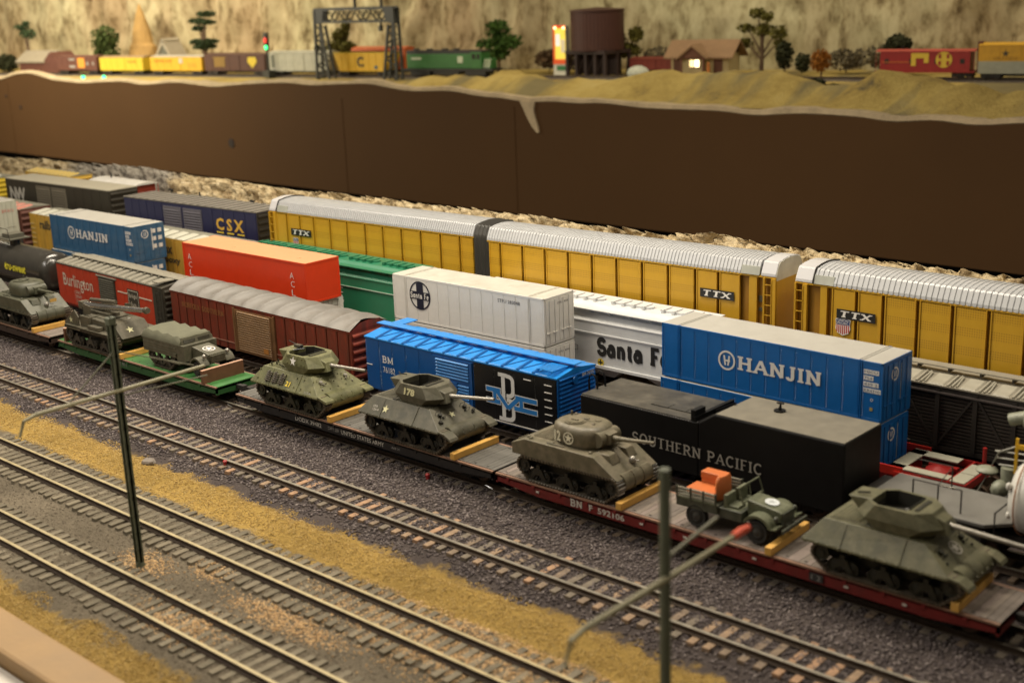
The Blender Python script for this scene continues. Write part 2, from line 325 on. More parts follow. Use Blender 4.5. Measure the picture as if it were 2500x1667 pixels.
grains('loose_grit', 46000, (-16, 13), (-20, -11), .11, g4, gz, patch)

# edge of the tabletop
brown_wood = M('edge_paint', (.34, .215, .095), rough=.6, var=.10, vs=.5, bump=.02, bs=3)
mb = MB(); mb.prism([(-22.62, -.45), (-22.62, .0), (-22.75, .06), (-24.3, .06), (-24.45, 0), (-24.45, -6), (-24.2, -6), (-24.2, -.45)], 'x', -60, 30)
tag(mb.build('edge_board', brown_wood, bevel=.03), 'brown painted board edging the tabletop in the near corner', 'edge board')
mb = MB(); mb.box(-60, 30, -40, -24.5, -1.1, -.6)
tag(mb.build('ledge', M('white_ledge', (.62, .58, .52), rough=.5, var=.05), bevel=.03), 'white ledge outside the brown board in the near left corner', 'ledge')

# ------------------------------------------------------------------ tracks
rail_rust = M('rail_side', (.075, .052, .035), rough=.6, metal=.3, var=.25, vs=3)
rail_top = M('rail_top_steel', (.50, .46, .38), rough=.30, metal=.75, var=.15, vs=2)
rail_brass = M('rail_top_dull', (.36, .30, .17), rough=.5, metal=.5, var=.2, vs=1.5)
tie_m = [M('tie_tan', (.27, .185, .115), rough=.85, var=.22, vs=3, bump=.02, streak=False), M('tie_brown', (.19, .14, .095), rough=.85, var=.25, vs=3, bump=.02), M('tie_grey', (.16, .132, .098), rough=.9, var=.25, vs=3, bump=.02), M('tie_orange', (.33, .20, .115), rough=.85, var=.22, vs=3, bump=.02)]
tie_dust = [M('tie_dust', (.145, .124, .085), rough=.95, var=.22, vs=3, bump=.02), M('tie_dust_light', (.19, .162, .112), rough=.95, var=.2, vs=3, bump=.02)]
def track(key, x0, x1, label, pitch, tie_len, mats, wts, top, shown=True, z=0, y=None):
    y = TR[key] if y is None else y; t = thing('railway_track', label, 'railway track', (0, y, z))
    w = .085
    for s in (-1, 1):
        c = s * GH; mb = MB(); mb.prism([(c - .17, -.235), (c + .17, -.235), (c + .15, -.195), (c + .035, -.17), (c + .035, -.07), (c + w, -.055), (c + w, -.004), (c - w, -.004), (c - w, -.055), (c - .035, -.07), (c - .035, -.17), (c - .15, -.195)], 'x', x0, x1)
        r = mb.build('rail', rail_rust, t); mb = MB(); mb.box(x0, x1, c - w * .9, c + w * .9, -.0035, 0.0); mb.build('rail_head', top, r)
    n = int((x1 - x0) / pitch)
    if not shown:
        mb = MB()
        for k in range(n): mb.box(x0 + k * pitch, x0 + k * pitch + .26, -tie_len / 2, tie_len / 2, -.4, -.24)
        o = mb.build('ties', mats[0], t); o['kind'] = 'stuff'; return t
    mes = []
    for m_ in mats:
        for q in range(2):
            mb = MB(); e = .02; L2 = tie_len / 2
            mb.hexa([(-.17, -L2, -.42), (.17, -L2, -.42), (.17, L2, -.42), (-.17, L2, -.42), (-.17 + e, -L2 + e, -.236), (.17 - e * q, -L2 + e, -.24), (.17 - e, L2 - e, -.238), (-.17 + e, L2 - e * q, -.236)])
            mes.append(mb.mesh('tie', m_))
    for k in range(n):
        i = random.choices(range(len(mats)), wts)[0]
        o = put('tie', mes[2 * i + random.randint(0, 1)], t, (x0 + k * pitch + random.uniform(-.03, .03), random.uniform(-.07, .07), random.uniform(-.008, 0)), random.uniform(-.02, .02))
    return t
track('T1', -24, 14, 'dusty track nearest the brown edge board', .66, 3.3, tie_dust, [3, 2], rail_brass)
track('T2', -34, 26, 'dusty track just beyond the green mast, beside the straw strip', .66, 3.5, tie_dust, [3, 2], rail_brass)
track('T3', -75, 30, 'track with orange and tan ties in front of the army flatcars', .74, 2.9, tie_m, [4, 3, 3, 2], rail_top)
track('T4', -85, 30, 'shadowed track under the flatcars carrying tanks', .72, 2.9, [tie_m[1], tie_m[2]], [1, 1], rail_top)
for k, lb in (('T5', 'track under the boxcars right behind the tanks'), ('T6', 'track under the stacked containers'), ('T7', 'track under the covered hoppers')):
    track(k, -120, 34, lb, .75, 2.9, [tie_m[1]], [1], rail_top, shown=False)
track('T7', -120, 34, 'raised track under the yellow auto carriers by the rocks', .75, 2.9, [tie_m[1]], [1], rail_top, shown=False, y=20.3, z=1.95)
track('T7', -120, 34, 'rear track hard against the rocks', .75, 2.9, [tie_m[1]], [1], rail_top, shown=False, y=25.2, z=1.95)

# ------------------------------------------------------------------ rock bank behind the yard
BNK = [(-150, 6.2), (-111.6, 5.9), (-101.91, 6.31), (-93.09, 6.34), (-83.3, 6.81), (-74.53, 6.5), (-69.04, 6.58), (-63.9, 6.42), (-57.83, 6.28), (-46.46, 6.56), (-41.77, 6.48), (-33.42, 6.56), (-30.17, 6.66), (-23.46, 6.41), (-17.85, 6.35), (-11.66, 6.93), (-8.89, 6.52), (-4.9, 6.61), (-1.47, 6.51), (3.61, 6.46), (7.08, 6.45), (40, 6.4)]
def rock_mat(name, cols, sc=.9, bump=.25, grey=True):
    m = bpy.data.materials.new(name); m.use_nodes = True; nt = m.node_tree; N = nt.nodes; L = nt.links; b = N['Principled BSDF']; b.inputs['Roughness'].default_value = .92; b.inputs['Specular IOR Level'].default_value = .2
    tc = N.new('ShaderNodeTexCoord'); n1 = N.new('ShaderNodeTexNoise'); n1.inputs['Scale'].default_value = sc; n1.inputs['Detail'].default_value = 8; n1.inputs['Roughness'].default_value = .75; L.new(tc.outputs['Object'], n1.inputs['Vector'])
    cr = N.new('ShaderNodeValToRGB'); L.new(n1.outputs[0], cr.inputs[0]); e = cr.color_ramp.elements
    while len(e) < len(cols): e.new(.5)
    for k, (p, c) in enumerate(cols): e[k].position = p; e[k].color = (*c, 1)
    # grey painted stretch
    sx = N.new('ShaderNodeSeparateXYZ'); L.new(tc.outputs['Object'], sx.inputs[0])
    a = N.new('ShaderNodeMath'); a.operation = 'MULTIPLY_ADD'; a.inputs[1].default_value = 5; L.new(n1.outputs[0], a.inputs[0]); L.new(sx.outputs[0], a.inputs[2])
    g = N.new('ShaderNodeValToRGB'); mr = N.new('ShaderNodeMapRange'); mr.inputs[1].default_value = -100; mr.inputs[2].default_value = -60; L.new(a.outputs[0], mr.inputs[0]); L.new(mr.outputs[0], g.inputs[0])
    ge = g.color_ramp.elements; ge[0].position = .1; ge[0].color = (0, 0, 0, 1); ge[1].position = .2; ge[1].color = (1, 1, 1, 1); x = ge.new(.62); x.color = (1, 1, 1, 1); x = ge.new(.70); x.color = (0, 0, 0, 1)
    mx = N.new('ShaderNodeMix'); mx.data_type = 'RGBA'; mx.inputs[0].default_value = 0; L.new(cr.outputs[0], mx.inputs[6])
    if grey: L.new(g.outputs[0], mx.inputs[0])
    hs = N.new('ShaderNodeHueSaturation'); hs.inputs['Saturation'].default_value = .5; hs.inputs['Value'].default_value = .58; L.new(cr.outputs[0], hs.inputs['Color']); L.new(hs.outputs[0], mx.inputs[7])
    L.new(mx.outputs[2], b.inputs['Base Color'])
    bp = N.new('ShaderNodeBump'); bp.inputs['Distance'].default_value = bump; n2 = N.new('ShaderNodeTexNoise'); n2.inputs['Scale'].default_value = 3; n2.inputs['Detail'].default_value = 8; L.new(tc.outputs['Object'], n2.inputs['Vector']); L.new(n2.outputs[0], bp.inputs['Height']); L.new(bp.outputs[0], b.inputs['Normal'])
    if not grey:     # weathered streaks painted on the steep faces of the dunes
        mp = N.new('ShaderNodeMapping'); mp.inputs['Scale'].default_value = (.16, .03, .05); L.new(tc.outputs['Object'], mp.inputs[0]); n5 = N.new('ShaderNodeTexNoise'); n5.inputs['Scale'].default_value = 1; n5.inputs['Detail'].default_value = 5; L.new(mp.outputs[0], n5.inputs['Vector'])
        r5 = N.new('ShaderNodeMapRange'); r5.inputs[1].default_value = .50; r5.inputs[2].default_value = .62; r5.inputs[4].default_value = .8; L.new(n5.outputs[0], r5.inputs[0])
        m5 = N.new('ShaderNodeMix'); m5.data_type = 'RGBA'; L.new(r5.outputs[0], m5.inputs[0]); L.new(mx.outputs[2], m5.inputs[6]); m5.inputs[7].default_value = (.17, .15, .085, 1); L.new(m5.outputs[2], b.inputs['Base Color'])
    return m
bx = np.arange(-150, 40, .22); bv = np.linspace(0, 1, 30)
BX, BV = np.meshgrid(bx, bv, indexing='ij'); topz = np.interp(bx, [p[0] for p in BNK], [p[1] for p in BNK])[:, None]
prof = np.interp(BV, [0, .12, .5, .68, .8, 1], [0, .25, .85, 1, .96, -.9]); yy = np.interp(BV, [0, .5, .7, 1], [27, 28, 28.8, 31])
rk = vnoise(BX.ravel(), (BV * 8).ravel(), .95, 2).reshape(BX.shape); rk2 = vnoise(BX.ravel(), (BV * 8).ravel(), 2.4, 8).reshape(BX.shape)
amp = np.clip(BV * 5, 0, 1)
crk = np.abs(rk) ** .7 * 1.1 + rk2 * .45
BZ = 1.6 + (topz - 1.6) * prof + (crk - .45) * .75 * amp * (prof > 0)
o = grid_obj('rock_bank', BX, yy - (crk - .4) * 1.5 * amp, BZ, rock_mat('cast_rock', [(.30, (.10, .072, .035)), (.42, (.30, .22, .12)), (.52, (.52, .42, .25)), (.7, (.66, .56, .38))]))
tag(o, 'cast plaster rock ridge running behind the yard, cream with one grey stretch', 'rock bank')

# ------------------------------------------------------------------ the layout across the aisle
FAS = [(-330, 9.0), (-280, 9.3), (-245, 8.9), (-225, 9.4), (-215.76, 8.68), (-208.72, 10.01), (-203.01, 10.27), (-194.79, 9.14), (-184.55, 8.77), (-177.43, 9.15), (-170.6, 9.44), (-164.2, 8.96), (-154.14, 9.67), (-143.76, 9.12), (-134.88, 9.79), (-124.51, 10.28), (-118.7, 9.99), (-112.11, 10.33), (-105.82, 10.59), (-100.72, 10.03), (-97.41, 9.73), (-88.62, 10.02), (-84.86, 9.48), (-79.0, 9.29), (-75.49, 8.88), (-72.04, 9.2), (-66.73, 9.07), (-62.89, 9.29), (-57.97, 8.88), (-55.58, 8.87), (-46.06, 8.94), (-42.37, 8.58), (-35.95, 9.09), (-29.52, 9.0), (-25.98, 8.56), (-20.96, 9.02), (-16.96, 8.59), (-12.35, 9.1), (30, 9)]
fx = np.arange(-330, 30, 1.2); ft = np.interp(fx, [p[0] for p in FAS], [p[1] for p in FAS])
k3 = np.ones(3) / 3; fts = ft.copy(); fts[1:-1] = np.convolve(ft, k3, 'valid')
aisle = thing('fascia', 'long dark brown fascia board with a wavy top across the aisle', 'fascia')
mb = MB(); n = len(fx); v = []
for x, t in zip(fx, fts): v += [(x, 81, -5.7), (x, 81, t), (x, 81.5, t), (x, 81.5, -5.7)]
mb.v = v
for i in range(n - 1):
    for j in range(4): mb.f.append((4 * i + j, 4 * i + (j + 1) % 4, 4 * i + 4 + (j + 1) % 4, 4 * i + 4 + j))
SPOTS = ((-214.1, 5.5, .35), (-208.8, 3.5, .4), (-140.1, .2, .75))
fbm = M('fascia_brown', (.080, .041, .016), rough=.75, var=.08, vs=.03, bump=.01, bs=1, spec=.12)
mb.build('board', fbm, aisle, smooth=True)
for x in (-213, -112, -78, 12): mb = MB(); mb.box(x, x + .09, 80.95, 80.99, -5.6, 8.2); mb.build('board_joint', M('joint_dark', (.066, .031, .010), rough=.7, spec=.1), aisle)
for x, z, r in SPOTS: mb = MB(); mb.cyl((x, 80.9, z), (x, 80.985, z), r, n=12); mb.build('dark_spot', M('spot_dark', (.02, .011, .006), rough=.8), aisle)  # small dark discs on the face of the board
mb = MB()      # lumpy plaster rim lying on the board's top edge
rings = []
for i, (x, t) in enumerate(zip(fx, fts)):
    a = .42 + .34 * noise.noise(Vector((x * .12, 4, 0))) + .12 * noise.noise(Vector((x * .5, 1, 0))); a = max(a, .10)
    rings.append([(x, 80.85 + noise.noise(Vector((x * .3, 0, 9))) * .15, t - .02), (x, 80.95, t + a), (x, 81.9, t + a * 1.25), (x, 83.2, t + .1), (x, 83.2, t - .6), (x, 81.6, t - .6)])
mb.loft(rings)
mb.build('plaster_rim', M('plaster', (.46, .36, .22), rough=.9, var=.2, vs=.5, bump=.1, bs=2), aisle, smooth=True)
mb = MB(); mb.loft([[(-77.0 + dx, 80.75, z), (-77.0 + dx + w, 80.75, z), (-77 + dx + w, 81.02, z), (-77 + dx, 81.02, z)] for dx, w, z in ((0.2, 2.6, 9.0), (.8, 1.7, 8.0), (1.5, 1.3, 6.8), (2.2, 1.0, 5.8), (3.0, .3, 5.1))])
mb.build('plaster_drip', M('plaster'), aisle, smooth=True)
mb = MB(); mb.box(-330, 30, 85, 86, -85, -5.0); mb.box(-330, 30, 82, 86, -5.6, -5.2)
o = mb.build('void_sheet', M('void_black', (.012, .010, .008), rough=1)); tag(o, 'black cloth standing in for the dark void below the brown fascia', 'sheet')  # near-black sheet added to fill the shaded void under the fascia
mb = MB(); mb.box(-400, 120, -120, 220, -86, -85); mb.build('floor', M('floor_dark', (.03, .022, .016), rough=.8))['kind'] = 'structure'
# far scenery ground and dunes
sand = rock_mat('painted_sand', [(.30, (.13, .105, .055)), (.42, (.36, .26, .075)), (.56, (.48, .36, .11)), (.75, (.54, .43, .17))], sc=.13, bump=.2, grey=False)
sx_ = np.arange(-330, 40, 1.5); sv = np.linspace(0, 1, 40)
SX, SV = np.meshgrid(sx_, sv, indexing='ij'); SY = 81.6 + SV ** 1.0 * 62 + np.maximum(0, .2 * (SX + 200)) * SV
DUN = [(-330, 9.2), (-118, 9.3), (-107.54, 9.7), (-104.0, 11.16), (-95.07, 10.93), (-87.9, 12.08), (-79.93, 11.78), (-76.16, 11.47), (-73.39, 10.63), (-69.91, 11.13), (-66.45, 12.23), (-62.1, 12.25), (-50.19, 12.65), (-44.26, 12.94), (-41.19, 12.12), (-35.27, 11.43), (-32.44, 12.29), (-30.62, 12.55), (-27.96, 12.25), (-19.34, 12.55), (-17.65, 11.55), (-16.04, 11.88), (40, 12)]
dz = np.interp(SX, [p[0] for p in DUN], [p[1] for p in DUN]) - 9.2
bell = np.exp(-((SY - 90) / 4.2) ** 2); nn = vnoise(SX.ravel(), SY.ravel(), .13, 3).reshape(SX.shape) + .5 * vnoise(SX.ravel(), (SY * .5).ravel(), .4, 7).reshape(SX.shape)
SZ = 9.15 + dz * bell + nn * 1.3 * np.clip((SY - 84) / 4, 0, 1) * np.clip(1 - (SY - 96) / 3, 0, 1) * np.clip(dz, 0, 1)
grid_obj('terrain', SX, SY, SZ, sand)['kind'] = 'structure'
# backdrop of cast rock
bx = np.arange(-420, 80, 1.3); bz = np.arange(4, 76, 1.6); BX, BZ = np.meshgrid(bx, bz, indexing='ij')
nn = vnoise(BX.ravel(), (BZ * .42).ravel(), .16, 1).reshape(BX.shape); n2 = vnoise(BX.ravel(), (BZ * .6).ravel(), .5, 6).reshape(BX.shape)
dd = np.abs(nn) * 3.2 + n2 * 1.3
BY = 149 + .2 * BX - dd + (BZ - 9) * .05
def drop_mat():
    m = bpy.data.materials.new('backdrop_rock'); m.use_nodes = True; nt = m.node_tree; N = nt.nodes; L = nt.links; b = N['Principled BSDF']; b.inputs['Roughness'].default_value = .95; b.inputs['Specular IOR Level'].default_value = .1
    tc = N.new('ShaderNodeTexCoord'); mp = N.new('ShaderNodeMapping'); mp.inputs['Scale'].default_value = (1, 1, .45); L.new(tc.outputs['Object'], mp.inputs[0])
    n1 = N.new('ShaderNodeTexNoise'); n1.inputs['Scale'].default_value = .50; n1.inputs['Detail'].default_value = 7; n1.inputs['Roughness'].default_value = .68; L.new(mp.outputs[0], n1.inputs['Vector'])
    cr = N.new('ShaderNodeValToRGB'); e = cr.color_ramp.elements; st = [(.33, (.14, .105, .06)), (.43, (.33, .275, .175)), (.52, (.47, .41, .28)), (.70, (.58, .52, .37))]
    while len(e) < 4: e.new(.5)
    for k, (p, c) in enumerate(st): e[k].position = p; e[k].color = (*c, 1)
    L.new(n1.outputs[0], cr.inputs[0])
    n2 = N.new('ShaderNodeTexNoise'); n2.inputs['Scale'].default_value = .06; n2.inputs['Detail'].default_value = 3; L.new(mp.outputs[0], n2.inputs['Vector'])
    mx = N.new('ShaderNodeMix'); mx.data_type = 'RGBA'; mx.blend_type = 'MULTIPLY'; r = N.new('ShaderNodeValToRGB'); L.new(n2.outputs[0], r.inputs[0]); r.color_ramp.elements[0].position = .35; r.color_ramp.elements[0].color = (.72, .62, .52, 1); r.color_ramp.elements[1].position = .62; r.color_ramp.elements[1].color = (1.02, 1.05, .92, 1)
    mx.inputs[0].default_value = 1; L.new(cr.outputs[0], mx.inputs[6]); L.new(r.outputs[0], mx.inputs[7]); L.new(mx.outputs[2], b.inputs['Base Color'])
    return m
o = grid_obj('backdrop', BX, BY, BZ, drop_mat()); o['kind'] = 'structure'
# ------------------------------------------------------------------ shared car parts
blk = M('truck_black', (.022, .019, .016), rough=.7, var=.3, vs=2)
wheelm = M('wheel_steel', (.12, .08, .055), rough=.5, metal=.5, var=.2)
tread = M('wheel_tread', (.55, .5, .44), rough=.25, metal=1)
def _truck():
    mb = MB()
    for s in (-1, 1):
        y = s * .98
        mb.prism([(-1.25, .34), (-1.0, .28), (-.45, .26), (-.3, .12), (.3, .12), (.45, .26), (1.0, .28), (1.25, .34), (1.2, .56), (.5, .62), (.3, .72), (-.3, .72), (-.5, .62), (-1.2, .56)], 'y', y - .08, y + .08)
        for x in (-.16, 0, .16): mb.cyl((x, y + s * .09, .22), (x, y + s * .09, .55), .06, n=6)
        for x in (-.88, .88): mb.cyl((x, y, .42), (x, y + s * .16, .42), .13, n=8)
    mb.box(-.2, .2, -.95, .95, .3, .75); return mb.mesh('truck', blk)
def _wheel():
    mb = MB()
    for s in (-1, 1): mb.lathe([(0, 0), (.40, 0), (.42, .02), (.42, .10), (.47, .12), (.47, .15), (.36, .15), (.30, .08), (.1, .1), (0, .12)], (0, s * .73 - .07, .42), 'y', 16)
    mb.cyl((0, -.75, .42), (0, .75, .42), .07, n=8); return mb.mesh('wheel', wheelm, True)
TRK, WHL = _truck(), _wheel()
def trucks(t, L, W, inset=1.9):
    for x in (inset, L - inset):
        k = put('truck', TRK, t, (x, W / 2, 0))
        for dx in (-.88, .88): put('wheel', WHL, k, (dx, 0, 0))
def coupler(t, x, W, d=1):
    mb = MB(); mb.box(min(x, x + d * .5), max(x, x + d * .5), W / 2 - .13, W / 2 + .13, .72, .95); mb.box(min(x + d * .45, x + d * .8), max(x + d * .45, x + d * .8), W / 2 - .2, W / 2 + .12, .68, 1.0); mb.build('coupler', blk, t)
def panels(t, x0, x1, n, z0, z1, mat, y=0, d=.022, gap=.03, name='side_panel', rivets=False, rmat=None):
    w = (x1 - x0) / n; mb = MB(); mb.box(gap / 2, w - gap / 2, -d, .004, 0, z1 - z0)
    if rivets:
        m = int((z1 - z0) / .13)
        for k in range(m): zc = .06 + k * (z1 - z0 - .1) / m; mb.add([(gap, -d - .001, zc), (gap + .045, -d - .001, zc), (gap + .045, -d - .001, zc + .045), (gap, -d - .001, zc + .045), (gap + .022, -d - .03, zc + .022)], [(0, 1, 4), (1, 2, 4), (2, 3, 4), (3, 0, 4)])
    me = mb.mesh(name, mat)
    return [put(name, me, t, (x0 + k * w, y, z0)) for k in range(n)]
def ladder(t, x, y, z0, z1, mat, w=.45, ax='x', pitch=.42, name='ladder'):
    mb = MB()
    for s in (0, w):
        if ax == 'x': mb.box(x + s - .02, x + s + .02, y - .10, y - .06, z0, z1)
        else: mb.box(x + .05, x + .09, y + s - .02, y + s + .02, z0, z1)
    l = mb.build(name, mat, t); mb = MB()
    if ax == 'x': mb.box(-.02, w + .02, -.10, -.06, -.018, .018)
    else: mb.box(.05, .09, -.02, w + .02, -.018, .018)
    me = mb.mesh('rung', mat); n = int((z1 - z0) / pitch)
    for k in range(n): put('rung', me, l, (x, y, z0 + (k + .5) * (z1 - z0) / n))
def ribs_end(t, x, W, z0, z1, mat, n=7, sgn=1, name='end_wall'):
    mb = MB(); x0, x1 = sorted((x, x + sgn * .03)); mb.box(x0, x1, .0, W, z0, z1)
    h = (z1 - z0) / n
    for k in range(n):
        zc = z0 + (k + .5) * h; p = [(x, zc - h * .38), (x + sgn * .13, zc - h * .1), (x + sgn * .13, zc + h * .1), (x, zc + h * .38)]
        mb.loft([[(a, .12, b) for a, b in p], [(a, W - .12, b) for a, b in p]])
    return mb.build(name, mat, t)
def car(name, label, cat, p0, p1, z=0, group=None):
    a, L = fr(p0, p1); return thing(name, label, cat, (p0[0], p0[1], z), a, group), L
def letter(t, me, x, z, y=-.035, name='lettering', rz=0): return put(name, me, t, (x, y, z), rz)

# ------------------------------------------------------------------ boxcars of the second row
cream = M('letter_cream', (.62, .56, .44), rough=.6, var=.06); white = M('letter_white', (.80, .78, .74), rough=.5, var=.04); yelm = M('letter_yellow', (.70, .52, .05), rough=.5, var=.05)
def roof_gable(t, L, W, z, rise, mat, over=.06, name='roof'):
    mb = MB(); mb.prism([(-over, z), (W + over, z), (W + over, z + .07), (W / 2, z + .07 + rise), (-over, z + .07)], 'x', -.04, L + .04); return mb.build(name, mat, t)
def slope_pt(W, z, rise, u): return z + .07 + rise * (u / (W / 2))
GRP2 = 'boxcars behind the army train'
# Burlington red
t, L = car('boxcar', 'red boxcar with tall thin white script and black louvred door, grey panelled roof', 'boxcar', (-57.46, 4.94), (-42.08, 4.43), group=GRP2); W_ = 3.15
bred = M('red_paint', (.50, .050, .018), rough=.42, var=.14, vs=.8, dirt=(.20, .07, .04), dirt_amt=.3); gdark = M('car_black_olive', (.05, .045, .032), rough=.5, var=.2); groof = M('roof_grey', (.225, .21, .165), rough=.5, var=.14, vs=1.5, dirt=(.22, .2, .15), dirt_amt=.4)
mb = MB(); mb.box(0, L, 0, W_, 1.0, 4.03); mb.box(.5, L - .5, .3, W_ - .3, .7, 1.0); mb.build('body', bred, t)
panels(t, .05, 6.4, 6, 1.05, 3.95, bred); panels(t, 9.05, L - 1.3, 5, 1.05, 3.95, bred)
mb = MB(); mb.box(L - 1.3, L + .02, -.03, .0, 1.0, 4.05); mb.box(L, L + .02, -.03, W_ + .03, 1.0, 4.05); mb.build('corner_plate', gdark, t)
ribs_end(t, L + .02, W_, 1.0, 4.0, gdark)
mb = MB(); mb.box(6.55, 8.9, -.07, 0, 1.05, 3.8); dr = mb.build('door', gdark, t)
lm = MB(); lm.prism([(-.0, 0), (-.07, .02), (-.07, .07), (0, .13)], 'x', 0, 2.1); me = lm.mesh('louver', M('louver_olive', (.10, .095, .07), rough=.4, var=.1))
for k in range(15): put('louver', me, dr, (6.67, -.07, 1.2 + k * .17))
mb = MB(); mb.box(6.3, 9.2, -.13, -.02, 3.85, 3.93); mb.build('door_track', groof, t)
roof_gable(t, L, W_, 4.03, .22, gdark)
pm = MB(); pm.hexa([(.0, -.04, 4.11), (.76, -.04, 4.11), (.48, 1.25, 4.29), (.0, 1.25, 4.29), (.04, .0, 4.19), (.70, .0, 4.19), (.42, 1.2, 4.37), (.03, 1.2, 4.37)]); me = pm.mesh('roof_panel', groof)
pm = MB(); pm.hexa([(.0, W_ - 1.25, 4.29), (.78, W_ - 1.25, 4.29), (.78, W_ + .04, 4.11), (.0, W_ + .04, 4.11), (0, W_ - 1.2, 4.35), (.7, W_ - 1.2, 4.35), (.7, W_, 4.17), (0, W_, 4.17)]); me2 = pm.mesh('roof_panel', groof)
n = 15
for k in range(n): put('roof_panel', me, t, (.1 + k * (L - 1.2) / n, 0, 0)); put('roof_panel', me2, t, (.1 + k * (L - 1.2) / n, 0, 0))
mb = MB(); mb.box(.2, L + .3, W_ / 2 - .32, W_ / 2 + .32, 4.45, 4.51)
mb.box(L - 1.15, L - .35, -.05, W_ / 2 - .3, 4.40, 4.46); mb.build('running_board', groof, t)
pm = MB(); pm.box(-.05, .05, W_ / 2 - .45, W_ / 2 + .6, 4.30, 4.44); me = pm.mesh('bracket', groof)
for k in range(n): put('bracket', me, t, (.6 + k * (L - 1) / n, 0, 0))
letter(t, text_mesh('Burlington', 1.28, 4.55, bold=.004, mat=cream), .95, 2.12)
letter(t, text_mesh('CB&Q', .26, .95, mat=cream), 2.55, 1.95); letter(t, text_mesh('33541', .26, .95, mat=cream), 2.6, 1.62); letter(t, text_mesh('CAPY 100000\nLT WT 46100', .3, 1.0, mat=cream), 2.6, 1.2)
mb = MB(); mb.box(10.6, 12.15, -.045, -.02, 1.85, 3.45); lb = mb.build('emblem', gdark, t)
mb = MB(); 
for a in ((10.68, 12.07, 3.33, 3.37), (10.68, 12.07, 1.93, 1.97), (10.68, 10.72, 1.93, 3.37), (12.03, 12.07, 1.93, 3.37)): mb.box(a[0], a[1], -.052, -.045, a[2], a[3])
mb.build('emblem_frame', cream, lb)
put('lettering', text_mesh('Burlington', .42, 1.1, mat=cream), lb, (10.83, -.05, 2.72)); put('lettering', text_mesh('Route', .38, .7, mat=cream), lb, (11.0, -.05, 2.15))
mb = MB(); mb.box(9.2, 10.55, -.04, -.02, 3.0, 3.09); mb.build('stripe', cream, t); mb = MB(); mb.box(12.2, 13.9, -.04, -.02, 2.95, 3.04); mb.build('stripe', cream, t)
ladder(t, L - .75, -.02, 1.2, 3.9, gdark); trucks(t, L, W_); coupler(t, L, W_)

# long brown car with rippled roof
t, L = car('boxcar', 'long rusty maroon boxcar with weathered rippled grey roof and brown slatted door', 'boxcar', (-41.36, 4.62), (-22.2, 4.38), group=GRP2)
mar = M('maroon_rust', (.24, .034, .016), rough=.45, var=.3, vs=1.2, dirt=(.10, .030, .016), dirt_amt=.8, streak=True); brn = M('door_brown', (.185, .09, .035), rough=.5, var=.2, dirt=(.10, .05, .02), dirt_amt=.5)
wroof = M('weathered_roof', (.155, .145, .13), rough=.5, var=.16, vs=.9, dirt=(.12, .10, .08), dirt_amt=.45, ds=.8)
mb = MB(); mb.box(0, L, 0, W_, .95, 4.0); mb.box(-.03, L + .03, -.05, W_ + .05, 3.92, 4.06); mb.build('body', mar, t)
panels(t, .1, 7.4, 8, 1.0, 3.9, mar, d=.05, gap=.14); panels(t, 11.9, L - .1, 7, 1.0, 3.9, mar, d=.05, gap=.14)
mb = MB(); mb.box(7.6, 11.7, -.12, 0, 1.0, 3.8); mb.box(7.4, 7.55, -.14, 0, .95, 3.9); mb.box(11.72, 11.85, -.14, 0, .95, 3.9); dr = mb.build('door', brn, t)
lm = MB(); lm.prism([(0, 0), (-.05, .015), (-.05, .06), (0, .1)], 'x', 0, 3.5); me = lm.mesh('slat', M('door_slat', (.26, .15, .07), rough=.4, var=.15))
for k in range(17): put('slat', me, dr, (7.9, -.12, 1.15 + k * .155))
mb = MB(); mb.cyl((7.75, -.2, 1.0), (7.75, -.2, 3.9), .03, n=6); mb.cyl((11.5, -.2, 1.0), (11.5, -.2, 3.9), .03, n=6); mb.build('lock_rod', brn, dr)
mb = MB(); mb.box(8.0, 8.0 + .01, -.2, -.19, 1, 1.01); 
pm = MB(); pm.box(10.6, 11.1, -.18, -.17, 1.3, 1.62); pm.build('placard', M('placard_orange', (.40, .16, .03), rough=.6), dr)
# rippled roof: crests swing diagonally from panel to panel
xs = np.linspace(-.05, L + .05, 230); vs_ = np.linspace(0, 1, 15); RX, RV = np.meshgrid(xs, vs_, indexing='ij')
per = L / 11
ph = (RX - RV * 1.5 + 3) / per; tri = 1 - np.abs((ph % 1) - .5) * 2
RZ = 4.08 + np.sin(RV * PI) ** .85 * .42 + (tri ** 2.2) * .26 * np.sin(RV * PI) ** .6
RY = -.08 + RV * (W_ + .16)
v = np.stack([RX, RY, RZ], 2).reshape(-1, 3); b_ = len(vs_); i_ = np.arange(len(xs) - 1)[:, None] * b_ + np.arange(b_ - 1)[None, :]
me = bpy.data.meshes.new('roof'); me.from_pydata(v.tolist(), [], np.stack([i_, i_ + b_, i_ + b_ + 1, i_ + 1], 2).reshape(-1, 4).tolist()); me.materials.append(wroof); me.polygons.foreach_set('use_smooth', [True] * len(me.polygons)); me.set_sharp_from_angle(angle=.5)
put('roof', me, t)
mb = MB(); mb.prism([(0, 4.0), (W_, 4.0), (W_ * .75, 4.45), (W_ / 2, 4.52), (W_ * .25, 4.45)], 'x', L - .02, L + .03); mb.prism([(0, 4.0), (W_, 4.0), (W_ * .75, 4.45), (W_ / 2, 4.52), (W_ * .25, 4.45)], 'x', -.03, .02); mb.build('roof_end', mar, t)
ribs_end(t, L, W_, .95, 3.95, mar, n=6)
gold = M('faded_gold', (.30, .13, .04), rough=.6)
letter(t, serif_mesh('NORFOLK SOUTHERN', .33, 5.0, .15, .1, mat=gold), 1.4, 3.12, -.06)
letter(t, serif_mesh('N', .55, .5, .16, mat=M('faded_red', (.24, .06, .03), rough=.6)), 13.4, 2.75, -.06); letter(t, serif_mesh('S', .55, .5, .16, mat=M('faded_red')), 14.8, 2.1, -.06)
